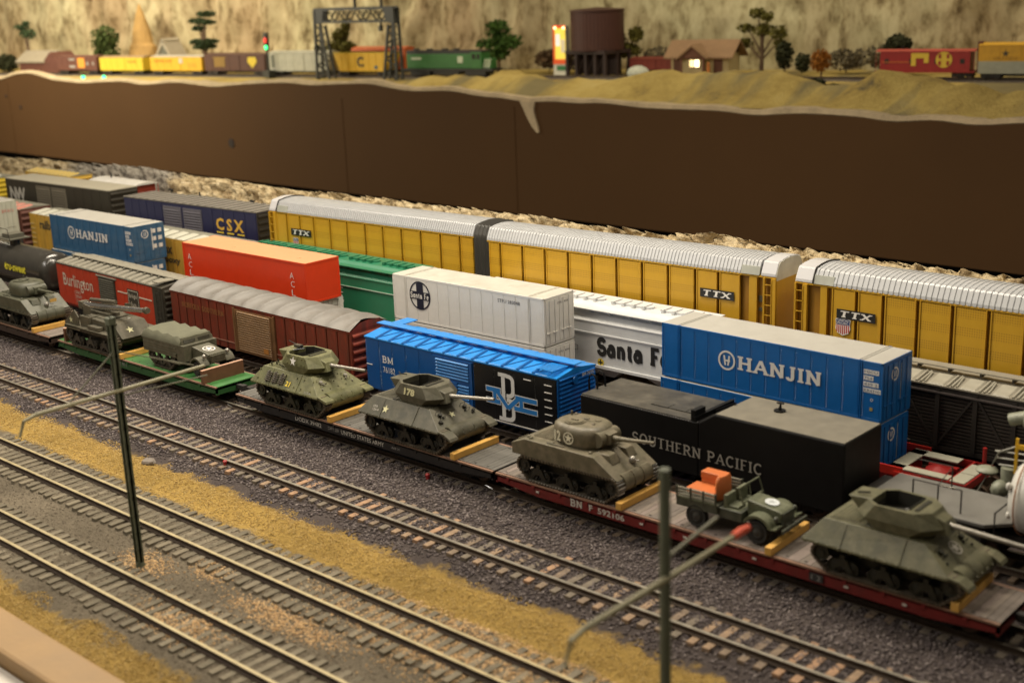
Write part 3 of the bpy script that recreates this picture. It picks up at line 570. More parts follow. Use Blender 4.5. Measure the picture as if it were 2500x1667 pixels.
mb = MB(); mb.box(.1, L - .1, -.1, -.055, 1.42, 1.47); mb.build('grab_iron', M('grab', (.25, .12, .08), rough=.5), t)
trucks(t, L, W_); coupler(t, L, W_)

# bright blue and black car
t, L = car('boxcar', 'glossy bright blue boxcar with black door and right half carrying a white and blue monogram', 'boxcar', (-21.01, 4.52), (-6.32, 4.60), group=GRP2)
blu = M('blue_paint', (.008, .085, .30), rough=.30, var=.06, spec=.6); blr = M('blue_roof_sheen', (.014, .22, .64), rough=.30, var=.06, spec=.6); bk = M('gloss_black', (.008, .008, .009), rough=.28, var=.1, spec=.6); bseam = M('blue_dark', (.010, .12, .38), rough=.35)  # roof blue lightened: lamp sheen put into its colour
mb = MB(); mb.box(0, L, 0, W_, .85, 3.95); mb.box(.5, L - .5, .3, W_ - .3, .6, .85); mb.build('body', blu, t)
panels(t, .05, 5.6, 5, .9, 3.88, blu, rivets=True)
mb = MB(); mb.box(5.65, 8.7, -.09, .02, .9, 3.8); dr = mb.build('door', blu, t)
lm = MB(); lm.prism([(0, 0), (-.06, .015), (-.06, .06), (0, .11)], 'x', 0, 2.5); me = lm.mesh('door_rib', M('blue_light', (.05, .22, .55), rough=.35))
for k in range(15):
    if k not in (8,): put('door_rib', me, dr, (5.95, -.09, 1.05 + k * .18))
mb = MB(); mb.box(6.9, 7.6, -.17, -.09, 2.0, 2.5); mb.build('placard_board', blu, dr)
mb = MB(); mb.box(8.8, L - .02, -.035, 0, .88, 3.88); mb.build('black_panel', bk, t)
panels(t, 8.85, L - .05, 4, .92, 3.85, bk, y=-.035, d=.012, gap=.02, rivets=True)
mb = MB(); mb.box(9.0, L - .1, -.06, -.02, .86, .92); mb.build('sill_stripe', white, t)
# monogram: tall white B crossed by a wide blue M edged in white
def blk_poly(pts, y): m_ = MB(); poly(m_, pts, y); return m_
wl = M('monogram_white', (.72, .72, .70), rough=.4, var=.04)
x0, zb_, zt_ = 10.75, .98, 3.66
mb = MB(); y = -.062
for q in ((x0 - .12, x0 + .52, zt_ - .22, zt_), (x0 - .12, x0 + .5, zb_, zb_ + .22), (x0 + .1, x0 + .36, zb_ + .2, zt_ - .2)): mb.add([(q[0], y, q[2]), (q[1], y, q[2]), (q[1], y, q[3]), (q[0], y, q[3])], [(0, 1, 2, 3)])
for cz in ((zb_ + 2.0), (zb_ + .67)):
    hh = .66; o = len(mb.v); pts = [(x0 + .45, cz + hh)] + arc(x0 + .62, cz + hh - .36, .42, .36, 90, 0, 6) + arc(x0 + .62, cz - hh + .36, .42, .36, 0, -90, 6) + [(x0 + .45, cz - hh)]
    pin = [(x0 + .45, cz + hh - .22)] + arc(x0 + .58, cz + hh - .40, .22, .18, 90, 0, 6) + arc(x0 + .58, cz - hh + .40, .22, .18, 0, -90, 6) + [(x0 + .45, cz - hh + .22)]
    mb.v += [(p[0], y - .002, p[1]) for p in pts] + [(p[0], y - .002, p[1]) for p in pin]; k = len(pts); mb.f += [(o + i, o + i + 1, o + k + i + 1, o + k + i) for i in range(k - 1)]
me = bpy.data.meshes.new('monogram_letter'); me.from_pydata(mb.v, [], mb.f); me.materials.append(wl); put('monogram_letter', me, t)
mpts = [[(9.75, 2.62), (10.75, 2.62)], [(10.35, 2.62), (10.35, 1.98)], [(9.75, 1.98), (10.75, 1.98)], [(10.5, 2.6), (11.3, 1.75)], [(11.3, 1.75), (12.1, 2.45)], [(12.25, 2.45), (12.25, 1.85)], [(11.85, 2.45), (13.35, 2.45)], [(11.75, 1.85), (13.35, 1.85)]]
def strokes(ps, wd, y):
    m_ = MB()
    for k, (a, b) in enumerate(ps):
        a, b = Vector(a), Vector(b); d = (b - a).normalized(); nn = Vector((-d.y, d.x)) * wd / 2; e = d * wd * .0
        q = [a + nn - e, a - nn - e, b - nn + e, b + nn + e]; m_.add([(p.x, y - k * .001, p.y) for p in q], [(0, 1, 2, 3)])
    return m_
mb = strokes([[(a[0] - .05 * (1 if a[0] < b[0] else 0), a[1]), (b[0] + .05 * (1 if a[0] < b[0] and abs(a[1] - b[1]) < .01 else 0), b[1])] for a, b in mpts], .34, -.068); me = bpy.data.meshes.new('monogram_edge'); me.from_pydata(mb.v, [], mb.f); me.materials.append(wl); put('monogram_edge', me, t)
mb = strokes(mpts, .24, -.080); me = bpy.data.meshes.new('monogram_letter'); me.from_pydata(mb.v, [], mb.f); me.materials.append(M('monogram_blue', (.03, .20, .55), rough=.35)); put('monogram_letter', me, t)
letter(t, serif_mesh('BM', .40, .98, .16, .09, mat=white), 1.42, 2.62); letter(t, text_mesh('76182', .36, 1.0, mat=white), 1.45, 2.02); 
for k, z in enumerate((1.72, 1.5, 1.3)): letter(t, text_mesh(('CAPY', 'LD LMT', 'LT WT')[k], .12, .5, mat=M('faded_white', (.25, .35, .5), rough=.5)), 2.2, z)
letter(t, text_mesh('4\n6\n3\n7', .9, .16, mat=M('faded_white')), 1.15, 1.2)
mb = MB(); mb.prism([(-.05, 3.93), (W_ + .05, 3.93), (W_ + .05, 4.0), (W_ / 2, 4.26), (-.05, 4.0)], 'x', -.05, L + .05); mb.build('roof', blr, t)
n = 12; pw = (L - 1.5) / n
pm = MB(); pm.hexa([(.12, -.03, 4.005), (pw - .10, -.03, 4.005), (pw - .10, 1.22, 4.21), (.12, 1.22, 4.21), (.16, .0, 4.05), (pw - .16, .0, 4.05), (pw - .16, 1.18, 4.25), (.16, 1.18, 4.25)]); me = pm.mesh('roof_panel', blr)
pm = MB(); pm.tube([(-.02, -.06, 4.05), (-.02, 1.2, 4.27)], .035, 5); pm.tube([(.07, -.06, 4.05), (.07, 1.2, 4.27)], .035, 5); pm.tube([(.16, .04, 4.08), (pw - .2, 1.12, 4.285)], .022, 5); me3 = pm.mesh('roof_seam', bseam)
pm = MB(); pm.hexa([(.12, W_ - 1.22, 4.21), (pw - .10, W_ - 1.22, 4.21), (pw - .10, W_ + .03, 4.005), (.12, W_ + .03, 4.005), (.16, W_ - 1.18, 4.25), (pw - .16, W_ - 1.18, 4.25), (pw - .16, W_, 4.05), (.16, W_, 4.05)]); me2 = pm.mesh('roof_panel', blr)
for k in range(n):
    for q in (me, me2): put('roof_panel', q, t, (1.0 + k * pw, 0, 0))
    put('roof_seam', me3, t, (1.0 + k * pw, 0, 0))
mb = MB(); mb.box(-.35, L + .15, W_ / 2 - .30, W_ / 2 + .30, 4.42, 4.47); mb.box(.3, 1.2, W_ / 2 + .28, W_ + .05, 4.40, 4.45)
for k in range(8): mb.box(L - 1.35, L - .25, .0 + k * .16, .10 + k * .16, 4.30, 4.34)
mb.box(L - 1.35, L - 1.25, -.02, 1.3, 4.24, 4.30); mb.box(L - .35, L - .25, -.02, 1.3, 4.24, 4.30); mb.build('running_board', blr, t)
pm = MB(); pm.prism([(W_ / 2 - .3, 4.42), (W_ / 2 + .3, 4.42), (W_ / 2 + .85, 4.22), (W_ / 2 + .15, 4.24)], 'x', -.04, .04); me = pm.mesh('bracket', blr)
for k in range(n + 1): put('bracket', me, t, (1.0 + k * pw, 0, 0))
e = ribs_end(t, L, W_, .9, 3.95, M('blue_end', (.01, .12, .42), rough=.22, spec=.7), n=13)
pm = MB(); pm.cyl((L + .14, W_ * .42, 3.62), (L + .2, W_ * .42, 3.62), .20, n=14); pm.tube([(L + .17, W_ * .42 + .2 * math.cos(a), 3.62 + .2 * math.sin(a)) for a in np.linspace(0, 2 * PI, 13)], .025, 5); pm.build('brake_wheel', M('blue_end'), t, True)
letter(t, text_mesh('BM 76182', .20, 1.0, mat=white), L + .16, 3.66, 1.9, rz=PI / 2)
lm = MB(); lm.box(0, .5, -.09, -.065, -.02, .02); me = lm.mesh('grab_iron', white)
for k in range(7): put('grab_iron', me, t, (L - .78, -.02, 1.15 + k * .40))
put('grab_iron', me, t, (L - 2.2, -.02, 3.6)); put('grab_iron', me, t, (.1, -.02, 2.35))
trucks(t, L, W_); coupler(t, L, W_); coupler(t, 0, W_, -1)

# black locomotive tender
t, L = car('tender', 'long matt black locomotive tender with grey serif lettering and a raised rear deck', 'tender', (-4.7, 4.5), (10.1, 4.36))
tb = M('tender_black', (.0045, .0042, .004), rough=.5, var=.2, vs=1.5, spec=.25); tt = M('tender_top', (.045, .042, .035), rough=.45, var=.25, vs=1.2, dirt=(.11, .10, .08), dirt_amt=.5); tg = M('tender_deck', (.17, .155, .12), rough=.45, var=.12)
mb = MB(); mb.box(0, 7.2, 0, 3.35, .75, 3.50); mb.prism([(7.2, .75), (L, .75), (L, 4.08), (8.1, 4.08), (7.2, 3.5)], 'y', 0, 3.35); mb.build('body', tb, t, bevel=.08)
mb = MB(); mb.box(.06, 6.75, .06, 3.29, 3.50, 3.535); mb.build('top_plate', tt, t)
mb = MB(); mb.box(8.15, L - .06, .05, 3.3, 4.08, 4.112); mb.build('top_plate', tg, t, bevel=.02)
mb = MB(); mb.box(6.75, 7.0, .05, .9, 3.50, 4.02); mb.box(6.85, 7.05, .02, 3.3, 3.5, 3.72); mb.prism([(7.0, 3.5), (8.2, 4.15), (8.2, 4.25), (7.0, 3.62)], 'y', 1.55, 1.7); mb.build('baffle', tb, t)
pm = MB(); pm.box(0, 1.0, 0, .62, 0, .05); me = pm.mesh('hatch', tt)
for k in range(3): put('hatch', me, t, (3.9 + k * 1.04, .75, 3.535))
mb = MB(); mb.cyl((10.3, 2.1, 4.1), (10.3, 2.1, 4.18), .28); mb.cyl((10.3, 2.1, 4.15), (10.34, 2.1, 4.5), .09, .04); mb.tube([(10.15, 2.1, 4.5), (10.5, 2.1, 4.52)], .05); mb.build('filler_valve', tb, t, True)
mb = MB()
for k in range(46): mb.add([(.1 + k * .145, -.002, 3.44), (.15 + k * .145, -.002, 3.44), (.15 + k * .145, -.002, 3.49), (.1 + k * .145, -.002, 3.49), (.125 + k * .145, -.03, 3.465)], [(0, 1, 4), (1, 2, 4), (2, 3, 4), (3, 0, 4)])
o = mb.build('rivets', M('tender_rivet', (.12, .11, .1), rough=.35), t); o['kind'] = 'stuff'
letter(t, serif_mesh('SOUTHERN PACIFIC', .52, 7.5, .15, .09, mat=M('letter_grey', (.30, .28, .24), rough=.6, var=.12)), 3.3, 1.72, -.03)
mb = MB()
for y in (1.1, 1.75):
    mb.tube([(-.30, y, .8), (-.30, y, 3.95), (-.26, y, 4.15), (-.1, y, 4.28), (.1, y, 4.2), (.22, y, 3.95), (.24, y, 3.5)], .055, 6)
mb.build('handrail', tb, t, True)
trucks(t, L, 3.35, 2.6)

# black tank car at the left
t, L = car('tank_car', 'shiny black tank car with yellow lettering at the left of the second row', 'tank car', (-80, 5.2), (-59.2, 4.8))
tk = M('tank_black', (.035, .032, .026), rough=.22, var=.15, spec=.7); 
mb = MB(); mb.lathe([(0, .6), (.7, .62), (1.2, .75), (1.5, 1.05), (1.55, 1.35), (1.55, L - 1.2), (1.5, L - .9), (1.2, L - .6), (.7, L - .47), (0, L - .45)], (0, 1.6, 2.72), 'x', 40); mb.build('tank', tk, t, True)
mb = MB(); mb.box(11.9, 14.0, .65, 2.5, 4.72, 4.80); mb.box(12.3, 13.6, .9, 2.2, 4.78, 5.15); mb.build('platform', M('dark_olive', (.10, .095, .07), rough=.5, var=.2), t)
mb = MB(); mb.cyl((13, 1.6, 4.1), (13, 1.6, 4.75), .42, n=18); mb.tube([(11.9, .7, 4.76), (11.9, .6, 5.7), (14, .6, 5.7), (14, .7, 4.76)], .03, 5); mb.tube([(9, .9, 4.18), (12, .9, 4.25)], .05, 6); mb.build('dome', tk, t, True)
mb = MB(); mb.box(.3, L - .3, 1.1, 2.1, .85, 1.25); mb.build('frame', blk, t)
letter(t, text_mesh('tru-sweet', .62, 3.6, shear=.2, bold=.03, mat=M('letter_lemon', (.85, .75, .05), rough=.5)), 13.95, 2.5, -.0); trucks(t, L, 3.2)
# ------------------------------------------------------------------ containers
ctop = M('container_roof', (.37, .36, .325), rough=.45, var=.05, dirt=(.31, .295, .26), dirt_amt=.25); cblu = M('container_blue', (.007, .11, .36), rough=.38, var=.08, dirt=(.03, .14, .34), dirt_amt=.2)
cwht = M('container_white', (.74, .72, .66), rough=.45, var=.05, dirt=(.64, .6, .52), dirt_amt=.3); dkline = M('door_gap', (.35, .33, .28), rough=.6)
def container(label, p0, p1, zb, zt, W, side, top, n=12, posts=(1.15,), group='stacked containers', grooves=True, name='container', doors=True):
    t, L = car(name, label, 'container', p0, p1, zb, group); H = zt - zb
    mb = MB(); mb.box(.02, L - .02, .03, W - .03, .02, H - .06); mb.build('body', side, t)
    mb = MB()
    for z0, z1 in ((0, .14), (H - .16, H - .02)):
        mb.box(0, L, 0, .09, z0, z1); mb.box(0, L, W - .09, W, z0, z1); mb.box(0, .09, 0, W, z0, z1); mb.box(L - .09, L, 0, W, z0, z1)
    for x in (0, L - .12):
        for y in (0, W - .12): mb.box(x, x + .12, y, y + .12, .0, H - .02)
    for x in posts:
        for xx in (x, L - x):
            for y in (-.02, W - .06): mb.box(xx - .08, xx - .02, y, y + .09, 0, H); mb.box(xx + .02, xx + .08, y, y + .09, 0, H)
    mb.build('frame', side, t, bevel=.012)
    if grooves:
        xs = [.12] + sum([[x - .1, x + .1] for x in (posts[0], L - posts[0])], []) + [L - .12]
        panels(t, xs[2], xs[3], n, .14, H - .16, side, y=.03, d=.022, gap=.035, rivets=True)
        panels(t, xs[0], xs[1], 1, .14, H - .16, side, y=.03, d=.022, gap=.035, rivets=True); panels(t, xs[4], xs[5], 1, .14, H - .16, side, y=.03, d=.022, gap=.035, rivets=True)
    mb = MB(); mb.box(.02, L - .02, .02, W - .02, H - .05, H - .012); mb.build('roof', top, t, bevel=.02)
    mb = MB()
    for xx in (posts[0], L - posts[0]):
        for s in (-.10, .07): mb.box(xx + s, xx + s + .035, .03, W - .03, H - .012, H + .012)
    if grooves: mb.build('roof_bead', top, t)
    if doors:
        pm = MB()
        for y in (.16, W / 2 + .02): pm.box(L - .02, L + .015, y, y + W / 2 - .18, .15, H - .2)
        for y in (.45, .95, W / 2 + .35, W / 2 + .85): pm.cyl((L + .05, y, .12), (L + .05, y, H - .18), .025, n=6)
        for y in (.2, .75, W / 2 + .15, W / 2 + .65): pm.box(L + .02, L + .06, y, y + .4, .75, .80)
        pm.build('door', side, t)
    return t, L, H
hw = M('logo_white', (.72, .70, .66), rough=.5, var=.04)
def hanjin(t, x, z, h, wtxt, r, W, L, H, mark=True):
    # round emblem with an H between two bows, then the name in slab capitals
    mb = MB(); ring_faces(mb, x, z, r * .80, r, 0, 28, sx=1.0)
    for s in (-1, 1): mb.add([(x + s * r * .16 - r * .1, 0, z - r * .5), (x + s * r * .16 + r * .1, 0, z - r * .5), (x + s * r * .30 + r * .1, 0, z + r * .5), (x + s * r * .30 - r * .1, 0, z + r * .5)], [(0, 1, 2, 3)])
    mb.add([(x - r * .3, -.002, z - r * .1), (x + r * .4, -.002, z - r * .1), (x + r * .4, -.002, z + r * .08), (x - r * .3, -.002, z + r * .08)], [(0, 1, 2, 3)])
    me = bpy.data.meshes.new('emblem'); me.from_pydata(mb.v, [], mb.f); me.materials.append(hw); put('emblem', me, t, (0, -.015, 0))
    letter(t, serif_mesh('HANJIN', h, wtxt, .20, .15, .13, hw), x + r * 1.28, z - h * .5, -.018)
    if not mark: return
    for k, (s, w) in enumerate((('HJCU', .78), ('754', .5), ('439 2', .78), ('KR4310', .9))):
        zz = H - .62 - k * .30; pb = MB(); pb.box(L - .98, L - .98 + w, -.006, .0, zz - .02, zz + .20); q = pb.build('mark_patch', hw, t); put('lettering', text_mesh(s, .15, w - .1, mat=M('mark_blue', (.02, .08, .22), rough=.5)), q, (L - .94, -.012, zz + .01))
    put('mark_patch', text_mesh('o', .15, .15, mat=hw), t, (L - .6, -.01, H - 1.95)); pb = MB(); pb.box(L - .62, L - .46, -.01, -.005, H - 2.42, H - 2.25); pb.build('mark_patch', M('mark_gold', (.35, .27, .08), rough=.5), t)
    eb = MB(); ring_faces(eb, .95, H - .75, .26, .34, 0, 20); eb.add([(.84, 0, H - .9), (.9, 0, H - .9), (.94, 0, H - .6), (.88, 0, H - .6)], [(0, 1, 2, 3)]); eb.add([(.99, 0, H - .9), (1.05, 0, H - .9), (1.09, 0, H - .6), (1.03, 0, H - .6)], [(0, 1, 2, 3)])
    me = bpy.data.meshes.new('emblem'); me.from_pydata(eb.v, [], eb.f); me.materials.append(hw); put('emblem', me, t, (L + .03, .18, 0), PI / 2)
    eb = MB(); eb.box(L + .02, L + .028, 1.72, 1.84, .75, H - .35); eb.build('mark_strip', M('strip_white', (.5, .52, .52), rough=.6, var=.3, vs=6), t)
navy = M('emblem_navy', (.012, .014, .03), rough=.5)
C2 = 'boxes stacked two high in the third row'
for zb, zt, lb in ((.16, 3.08, 'lower blue container, mostly hidden under the large blue container'), (3.13, 6.06, 'large bright blue container with white name and round emblem, behind the black tender')):
    t, L, H = container(lb, (-3.98, 10.55 - (zb < 1) * .13), (8.85, 10.2 - (zb < 1) * .13), zb, zt, 2.85, cblu, ctop, 12, group=C2)
    hanjin(t, 4.15, H - 1.38, .72, 4.9, .52, 2.85, L, H)
for zb, zt, lb in ((.16, 3.08, 'lower off-white container under the white one, showing only its door end'), (3.13, 6.06, 'off-white container with round black cross emblem near its left end')):
    t, L, H = container(lb, (-25.21, 10.73), (-12.57, 10.91), zb, zt, 2.75, cwht, M('container_roof_grey', (.47, .45, .39), rough=.5, var=.08, dirt=(.36, .34, .28), dirt_amt=.4), 11, group=C2)
    if zb > 1:
        cx, cz, r = 2.45, 1.78, .92
        mb = MB(); ring_faces(mb, cx, cz, r * .90, r, -.02, 36)
        for q in ((-.32 * r, .32 * r, -.92 * r, -.22 * r), (-.32 * r, .32 * r, .22 * r, .92 * r)): mb.add([(cx + q[0], -.021, cz + q[2]), (cx + q[1], -.021, cz + q[2]), (cx + q[1], -.021, cz + q[3]), (cx + q[0], -.021, cz + q[3])], [(0, 1, 2, 3)])
        mb.add([(cx - .97 * r, -.024, cz - .27 * r), (cx + .97 * r, -.024, cz - .27 * r), (cx + .97 * r, -.024, cz + .27 * r), (cx - .97 * r, -.024, cz + .27 * r)], [(0, 1, 2, 3)])
        me = bpy.data.meshes.new('emblem'); me.from_pydata(mb.v, [], mb.f); me.materials.append(navy); put('emblem', me, t)
        letter(t, serif_mesh('Santa Fe', .36, 1.66, .2, .14, .1, cwht), cx - .83, cz - .18, -.032)
        letter(t, text_mesh('STFU 283048', .21, 1.75, mat=navy), 9.05, 2.28, -.01)
    letter(t, text_mesh('STFU 283048', .12, 1.1, mat=navy), L + .03, H - .55, 1.2, rz=PI / 2)
cold = M('container_blue_old', (.030, .105, .21), rough=.5, var=.12, dirt=(.09, .15, .22), dirt_amt=.5)
for zb, zt, lb in ((.16, 3.08, 'lower faded blue container left of the orange-red box'), (3.13, 6.06, 'faded blue container with white roof at the left, smaller copy of the bright blue one')):
    t, L, H = container(lb, (-68.0, 10.4 - (zb < 1) * .2), (-55.59, 10.67 - (zb < 1) * .2), zb, zt, 3.0, cold, ctop, 10, group=C2)
    hanjin(t, 3.3, H - 1.3, .72, 4.9, .55, 3.0, L, H)
    for k in range(6): pb = MB(); pb.box(L + .062, L + .07, 1.75 + (k % 2) * .55, 2.12 + (k % 2) * .55, H - .75 - (k // 2) * .62, H - .42 - (k // 2) * .62); pb.build('mark_patch', hw, t)
# orange-red box, on a grey lower box
cred = M('container_red', (.62, .042, .008), rough=.38, var=.05, spec=.5); cror = M('container_red_sheen', (.80, .30, .15), rough=.30, var=.03)  # pale roof red carries the lamp's glossy sheen as painted colour
t, L, H = container('plain orange-red container with white letters down each end', (-47.06, 9.65), (-32.84, 9.78), 3.1, 5.95, 2.95, cred, cred, grooves=False, group=C2, posts=(.06,), doors=False)
mb = MB(); mb.box(0.0, L, 0, 2.95, H - .02, H + .0); mb.build('roof_sheen', cror, t)
for x0, lt in ((.62, 'A'), (12.55, 'A')):
    for k, c in enumerate('ACL'): letter(t, text_mesh(c, .42, .40, bold=-.01, mat=hw), x0 + k * .04, H - 1.2 - k * .60, -.03)
    pb = MB(); pb.box(x0 + .1, x0 + .5, -.03, -.02, H - 2.6, H - 2.55); pb.build('lettering', hw, t)
t, L, H = container('light grey container showing a sliver under the orange-red one', (-47.3, 10.3), (-33.2, 10.45), .16, 3.05, 2.75, cwht, cwht, 11, group=C2)
letter(t, text_mesh('1960\nAN1', .4, .7, mat=M('mark_grey', (.15, .14, .12), rough=.6)), L + .03, 2.0, 1.6, rz=PI / 2)
# pale box at the left border
t, L, H = container('pale grey-green container cut off by the left border, seen from its door end', (-93, 10.7), (-79.5, 10.5), 2.75, 5.9, 2.8, M('container_pale', (.42, .42, .34), rough=.5, var=.06), ctop, 10, group=C2)
letter(t, text_mesh('BRAN', .3, 1.1, mat=M('mark_red', (.5, .2, .16), rough=.6)), L + .04, 2.1, 1.3, rz=PI / 2)
mb = MB(); mb.box(-92.8, -79.3, 10.6, 13.4, .9, 2.74); mb.box(-93, -79.2, 10.4, 13.6, .75, .9); tag(mb.build('flatcar', blk), 'dark car carrying the pale container at the left border', 'flatcar')
# well cars under the stacks
wred = M('well_red', (.26, .012, .010), rough=.4, var=.1); wgr = M('well_grating', (.33, .32, .25), rough=.7, var=.12)
for x0, x1, lb in ((-4.9, 9.5, 'red well car under the bright blue containers, its grey end platform showing'), (-26.2, -11.6, 'well car under the off-white containers'), (-69, -54.6, 'well car under the faded blue containers'), (-48.2, -32.2, 'well car under the orange-red container')):
    t = thing('well_car', lb, 'well car', (x0, 10.3, 0), 0, 'well cars under the stacks'); L = x1 - x0
    mb = MB(); mb.box(0, L, -.12, .06, .15, 1.1); mb.box(0, L, 3.0, 3.18, .15, 1.1); mb.box(0, L, 0, 3.06, .02, .14); mb.build('well', wred, t)
    if x0 == -4.9:
        X = lambda x: x - x0
        def pl(a, b, y0, y1, nm='deck_grating', m=wgr, z=1.32): q = MB(); q.box(X(a), X(b), y0 - 10.3, y1 - 10.3, z - .05, z); return q.build(nm, m, t)
        pl(9.5, 10.2, 9.75, 12.6); pl(9.5, 12.4, 9.75, 10.3); pl(9.5, 11.9, 12.0, 12.65); pl(12.5, 13.2, 9.7, 10.9); pl(12.5, 13.2, 10.95, 12.2)
        q = MB(); q.box(X(9.5), X(13.3), -.65, -.6, .85, 1.25); q.box(X(9.5), X(13.3), 2.4, 2.45, .9, 1.27); q.box(X(13.2), X(13.3), -.6, 2.4, .9, 1.27); q.box(X(12.38), X(12.48), -.6, 2.4, .9, 1.27); q.build('end_frame', wred, t)
        q = MB(); q.box(X(8.6), X(10.3), -.72, -.66, 1.0, 1.42); q.box(X(9.9), X(11.2), -.76, -.7, .75, 1.2); q.box(X(8.6), X(10.1), 2.75, 2.8, 1.0, 1.35); q.build('side_plate', M('well_plate', (.62, .035, .022), rough=.35), t)
        q = MB(); q.lathe([(0, 0), (.6, 0), (.6, .3), (.2, .45), (0, .5)], (X(11.3), 1.0, .8), 'z', 14); q.box(X(10.4), X(12.2), .3, .5, .9, 1.15); q.box(X(10.6), X(12), 1.4, 1.7, .8, 1.1); q.cyl((X(12.9), 2.3, 1.2), (X(12.9), 2.3, 2.1), .1, n=8); q.build('brake_gear', wred, t)
        put('lettering', text_mesh('T4', .25, .5, mat=hw), t, (X(11.0), -.78, .85))
    for x in (.2, L + (3 if x0 == -4.9 else .3)): k = put('truck', TRK, t, (x, 1.5, 0)); [put('wheel', WHL, k, (d, 0, 0)) for d in (-.88, .88)]

# ------------------------------------------------------------------ covered hoppers, third visible row
def hopper(label, p0, p1, body, W=3.2, base=0, hatch=None, group='long covered hoppers'):
    t, L = car('covered_hopper', label, 'covered hopper', p0, p1, base, group); hatch = hatch or body
    sec = [(0, 1.35), (0, 4.05), (.40, 4.42), (.42, 4.72), (.8, 4.92), (W / 2, 4.98)]; sec = sec + [(W - y, z) for y, z in sec[::-1][1:]]
    mb = MB(); mb.prism(sec, 'x', 0, L); mb.build('body', body, t)
    mb = MB(); mb.box(0, L, -.06, .03, 3.28, 3.36); mb.box(0, L, -.10, .05, 1.25, 1.42); mb.box(0, L, -.04, .02, 4.0, 4.06); mb.build('side_rib', body, t)
    mb = MB(); mb.box(.1, L - .1, -.08, .46, 4.74, 4.79); mb.box(.1, L - .1, W - .46, W + .08, 4.74, 4.79); mb.build('running_board', body, t)
    pm = MB(); pm.prism([(-.06, 4.74), (.42, 4.74), (.42, 4.45), (.34, 4.45)], 'x', -.05, .05); me = pm.mesh('bracket', body); n = int(L / 1.42)
    for k in range(n + 1): put('bracket', me, t, (.3 + k * (L - .6) / n, 0, 0))
    nh = 5; hl = L / nh
    for k in range(nh):
        x0 = k * hl + .25; x1 = (k + 1) * hl - .25; q = MB(); y = 1.55; r = .34
        pts = arc(x1 - r, y, r, r, -90, 90, 8) + arc(x0 + r, y, r, r, 90, 270, 8); q.prism([(a, b) for a, b in pts], 'z', 4.92, 5.08); h = q.build('hatch', hatch, t)
        lm = MB(); lm.box(-.05, .05, y - r - .12, y + r + .12, 5.09, 5.14); lm.box(-.09, .09, y - r - .18, y - r - .05, 4.95, 5.16); me = lm.mesh('latch', hatch)
        for j in range(4): put('latch', me, h, (x0 + .45 + j * (x1 - x0 - .9) / 3, 0, 0))
    pm = MB()
    for k in range(4):
        xc = (k + .5) * L / 4; pm.hexa([(xc - .5, .8, .5), (xc + .5, .8, .5), (xc + .5, W - .8, .5), (xc - .5, W - .8, .5), (xc - 1.7, .1, 1.35), (xc + 1.7, .1, 1.35), (xc + 1.7, W - .1, 1.35), (xc - 1.7, W - .1, 1.35)])
    pm.build('chute', body, t); trucks(t, L, W); return t, L
grn = M('hopper_green', (.020, .17, .085), rough=.38, var=.08); slv = M('hopper_grey', (.58, .59, .59), rough=.35, var=.05)
t, L = hopper('green covered hopper between the orange-red box and the white container', (-46.3, 14.5), (-28.6, 14.5), grn)
for k, c in enumerate('CG'): letter(t, text_mesh(c, .42, .40, mat=white), 11.2 , 2.75 - k * .7, -.02)
mb = MB(); mb.box(0, L, -.085, -.06, 3.30, 3.35); mb.build('stripe', M('stripe_pale', (.5, .6, .5), rough=.4), t)
t, L = hopper('light grey covered hopper with big black serif name, right of the white container', (-22.8, 14.5), (-4.6, 14.5), slv)
bkl = M('letter_black', (.012, .012, .012), rough=.5)
letter(t, serif_mesh('Santa Fe', 1.08, 5.3, .27, .20, .16, bkl), 22.8 - 11.55, 2.05, -.03)
mb = MB(); disc(mb, 22.8 - 11.3, 1.62, .24, -.03, 18); me = bpy.data.meshes.new('badge'); me.from_pydata(mb.v, [], mb.f); me.materials.append(yelm); b_ = put('badge', me, t)
mb = MB(); mb.box(11.46, 11.54, -.04, -.035, 1.45, 1.79); mb.box(11.33, 11.67, -.046, -.041, 1.58, 1.66); mb.build('badge_cross', bkl, b_)
mb = MB(); mb.box(9.35, 9.75, -.03, -.02, 2.1, 2.12); mb.box(9.35, 9.75, -.03, -.02, 2.4, 2.42); mb.box(9.35, 9.37, -.03, -.02, 2.1, 2.42); mb.box(9.73, 9.75, -.03, -.02, 2.1, 2.42); mb.build('mark_box', bkl, t)

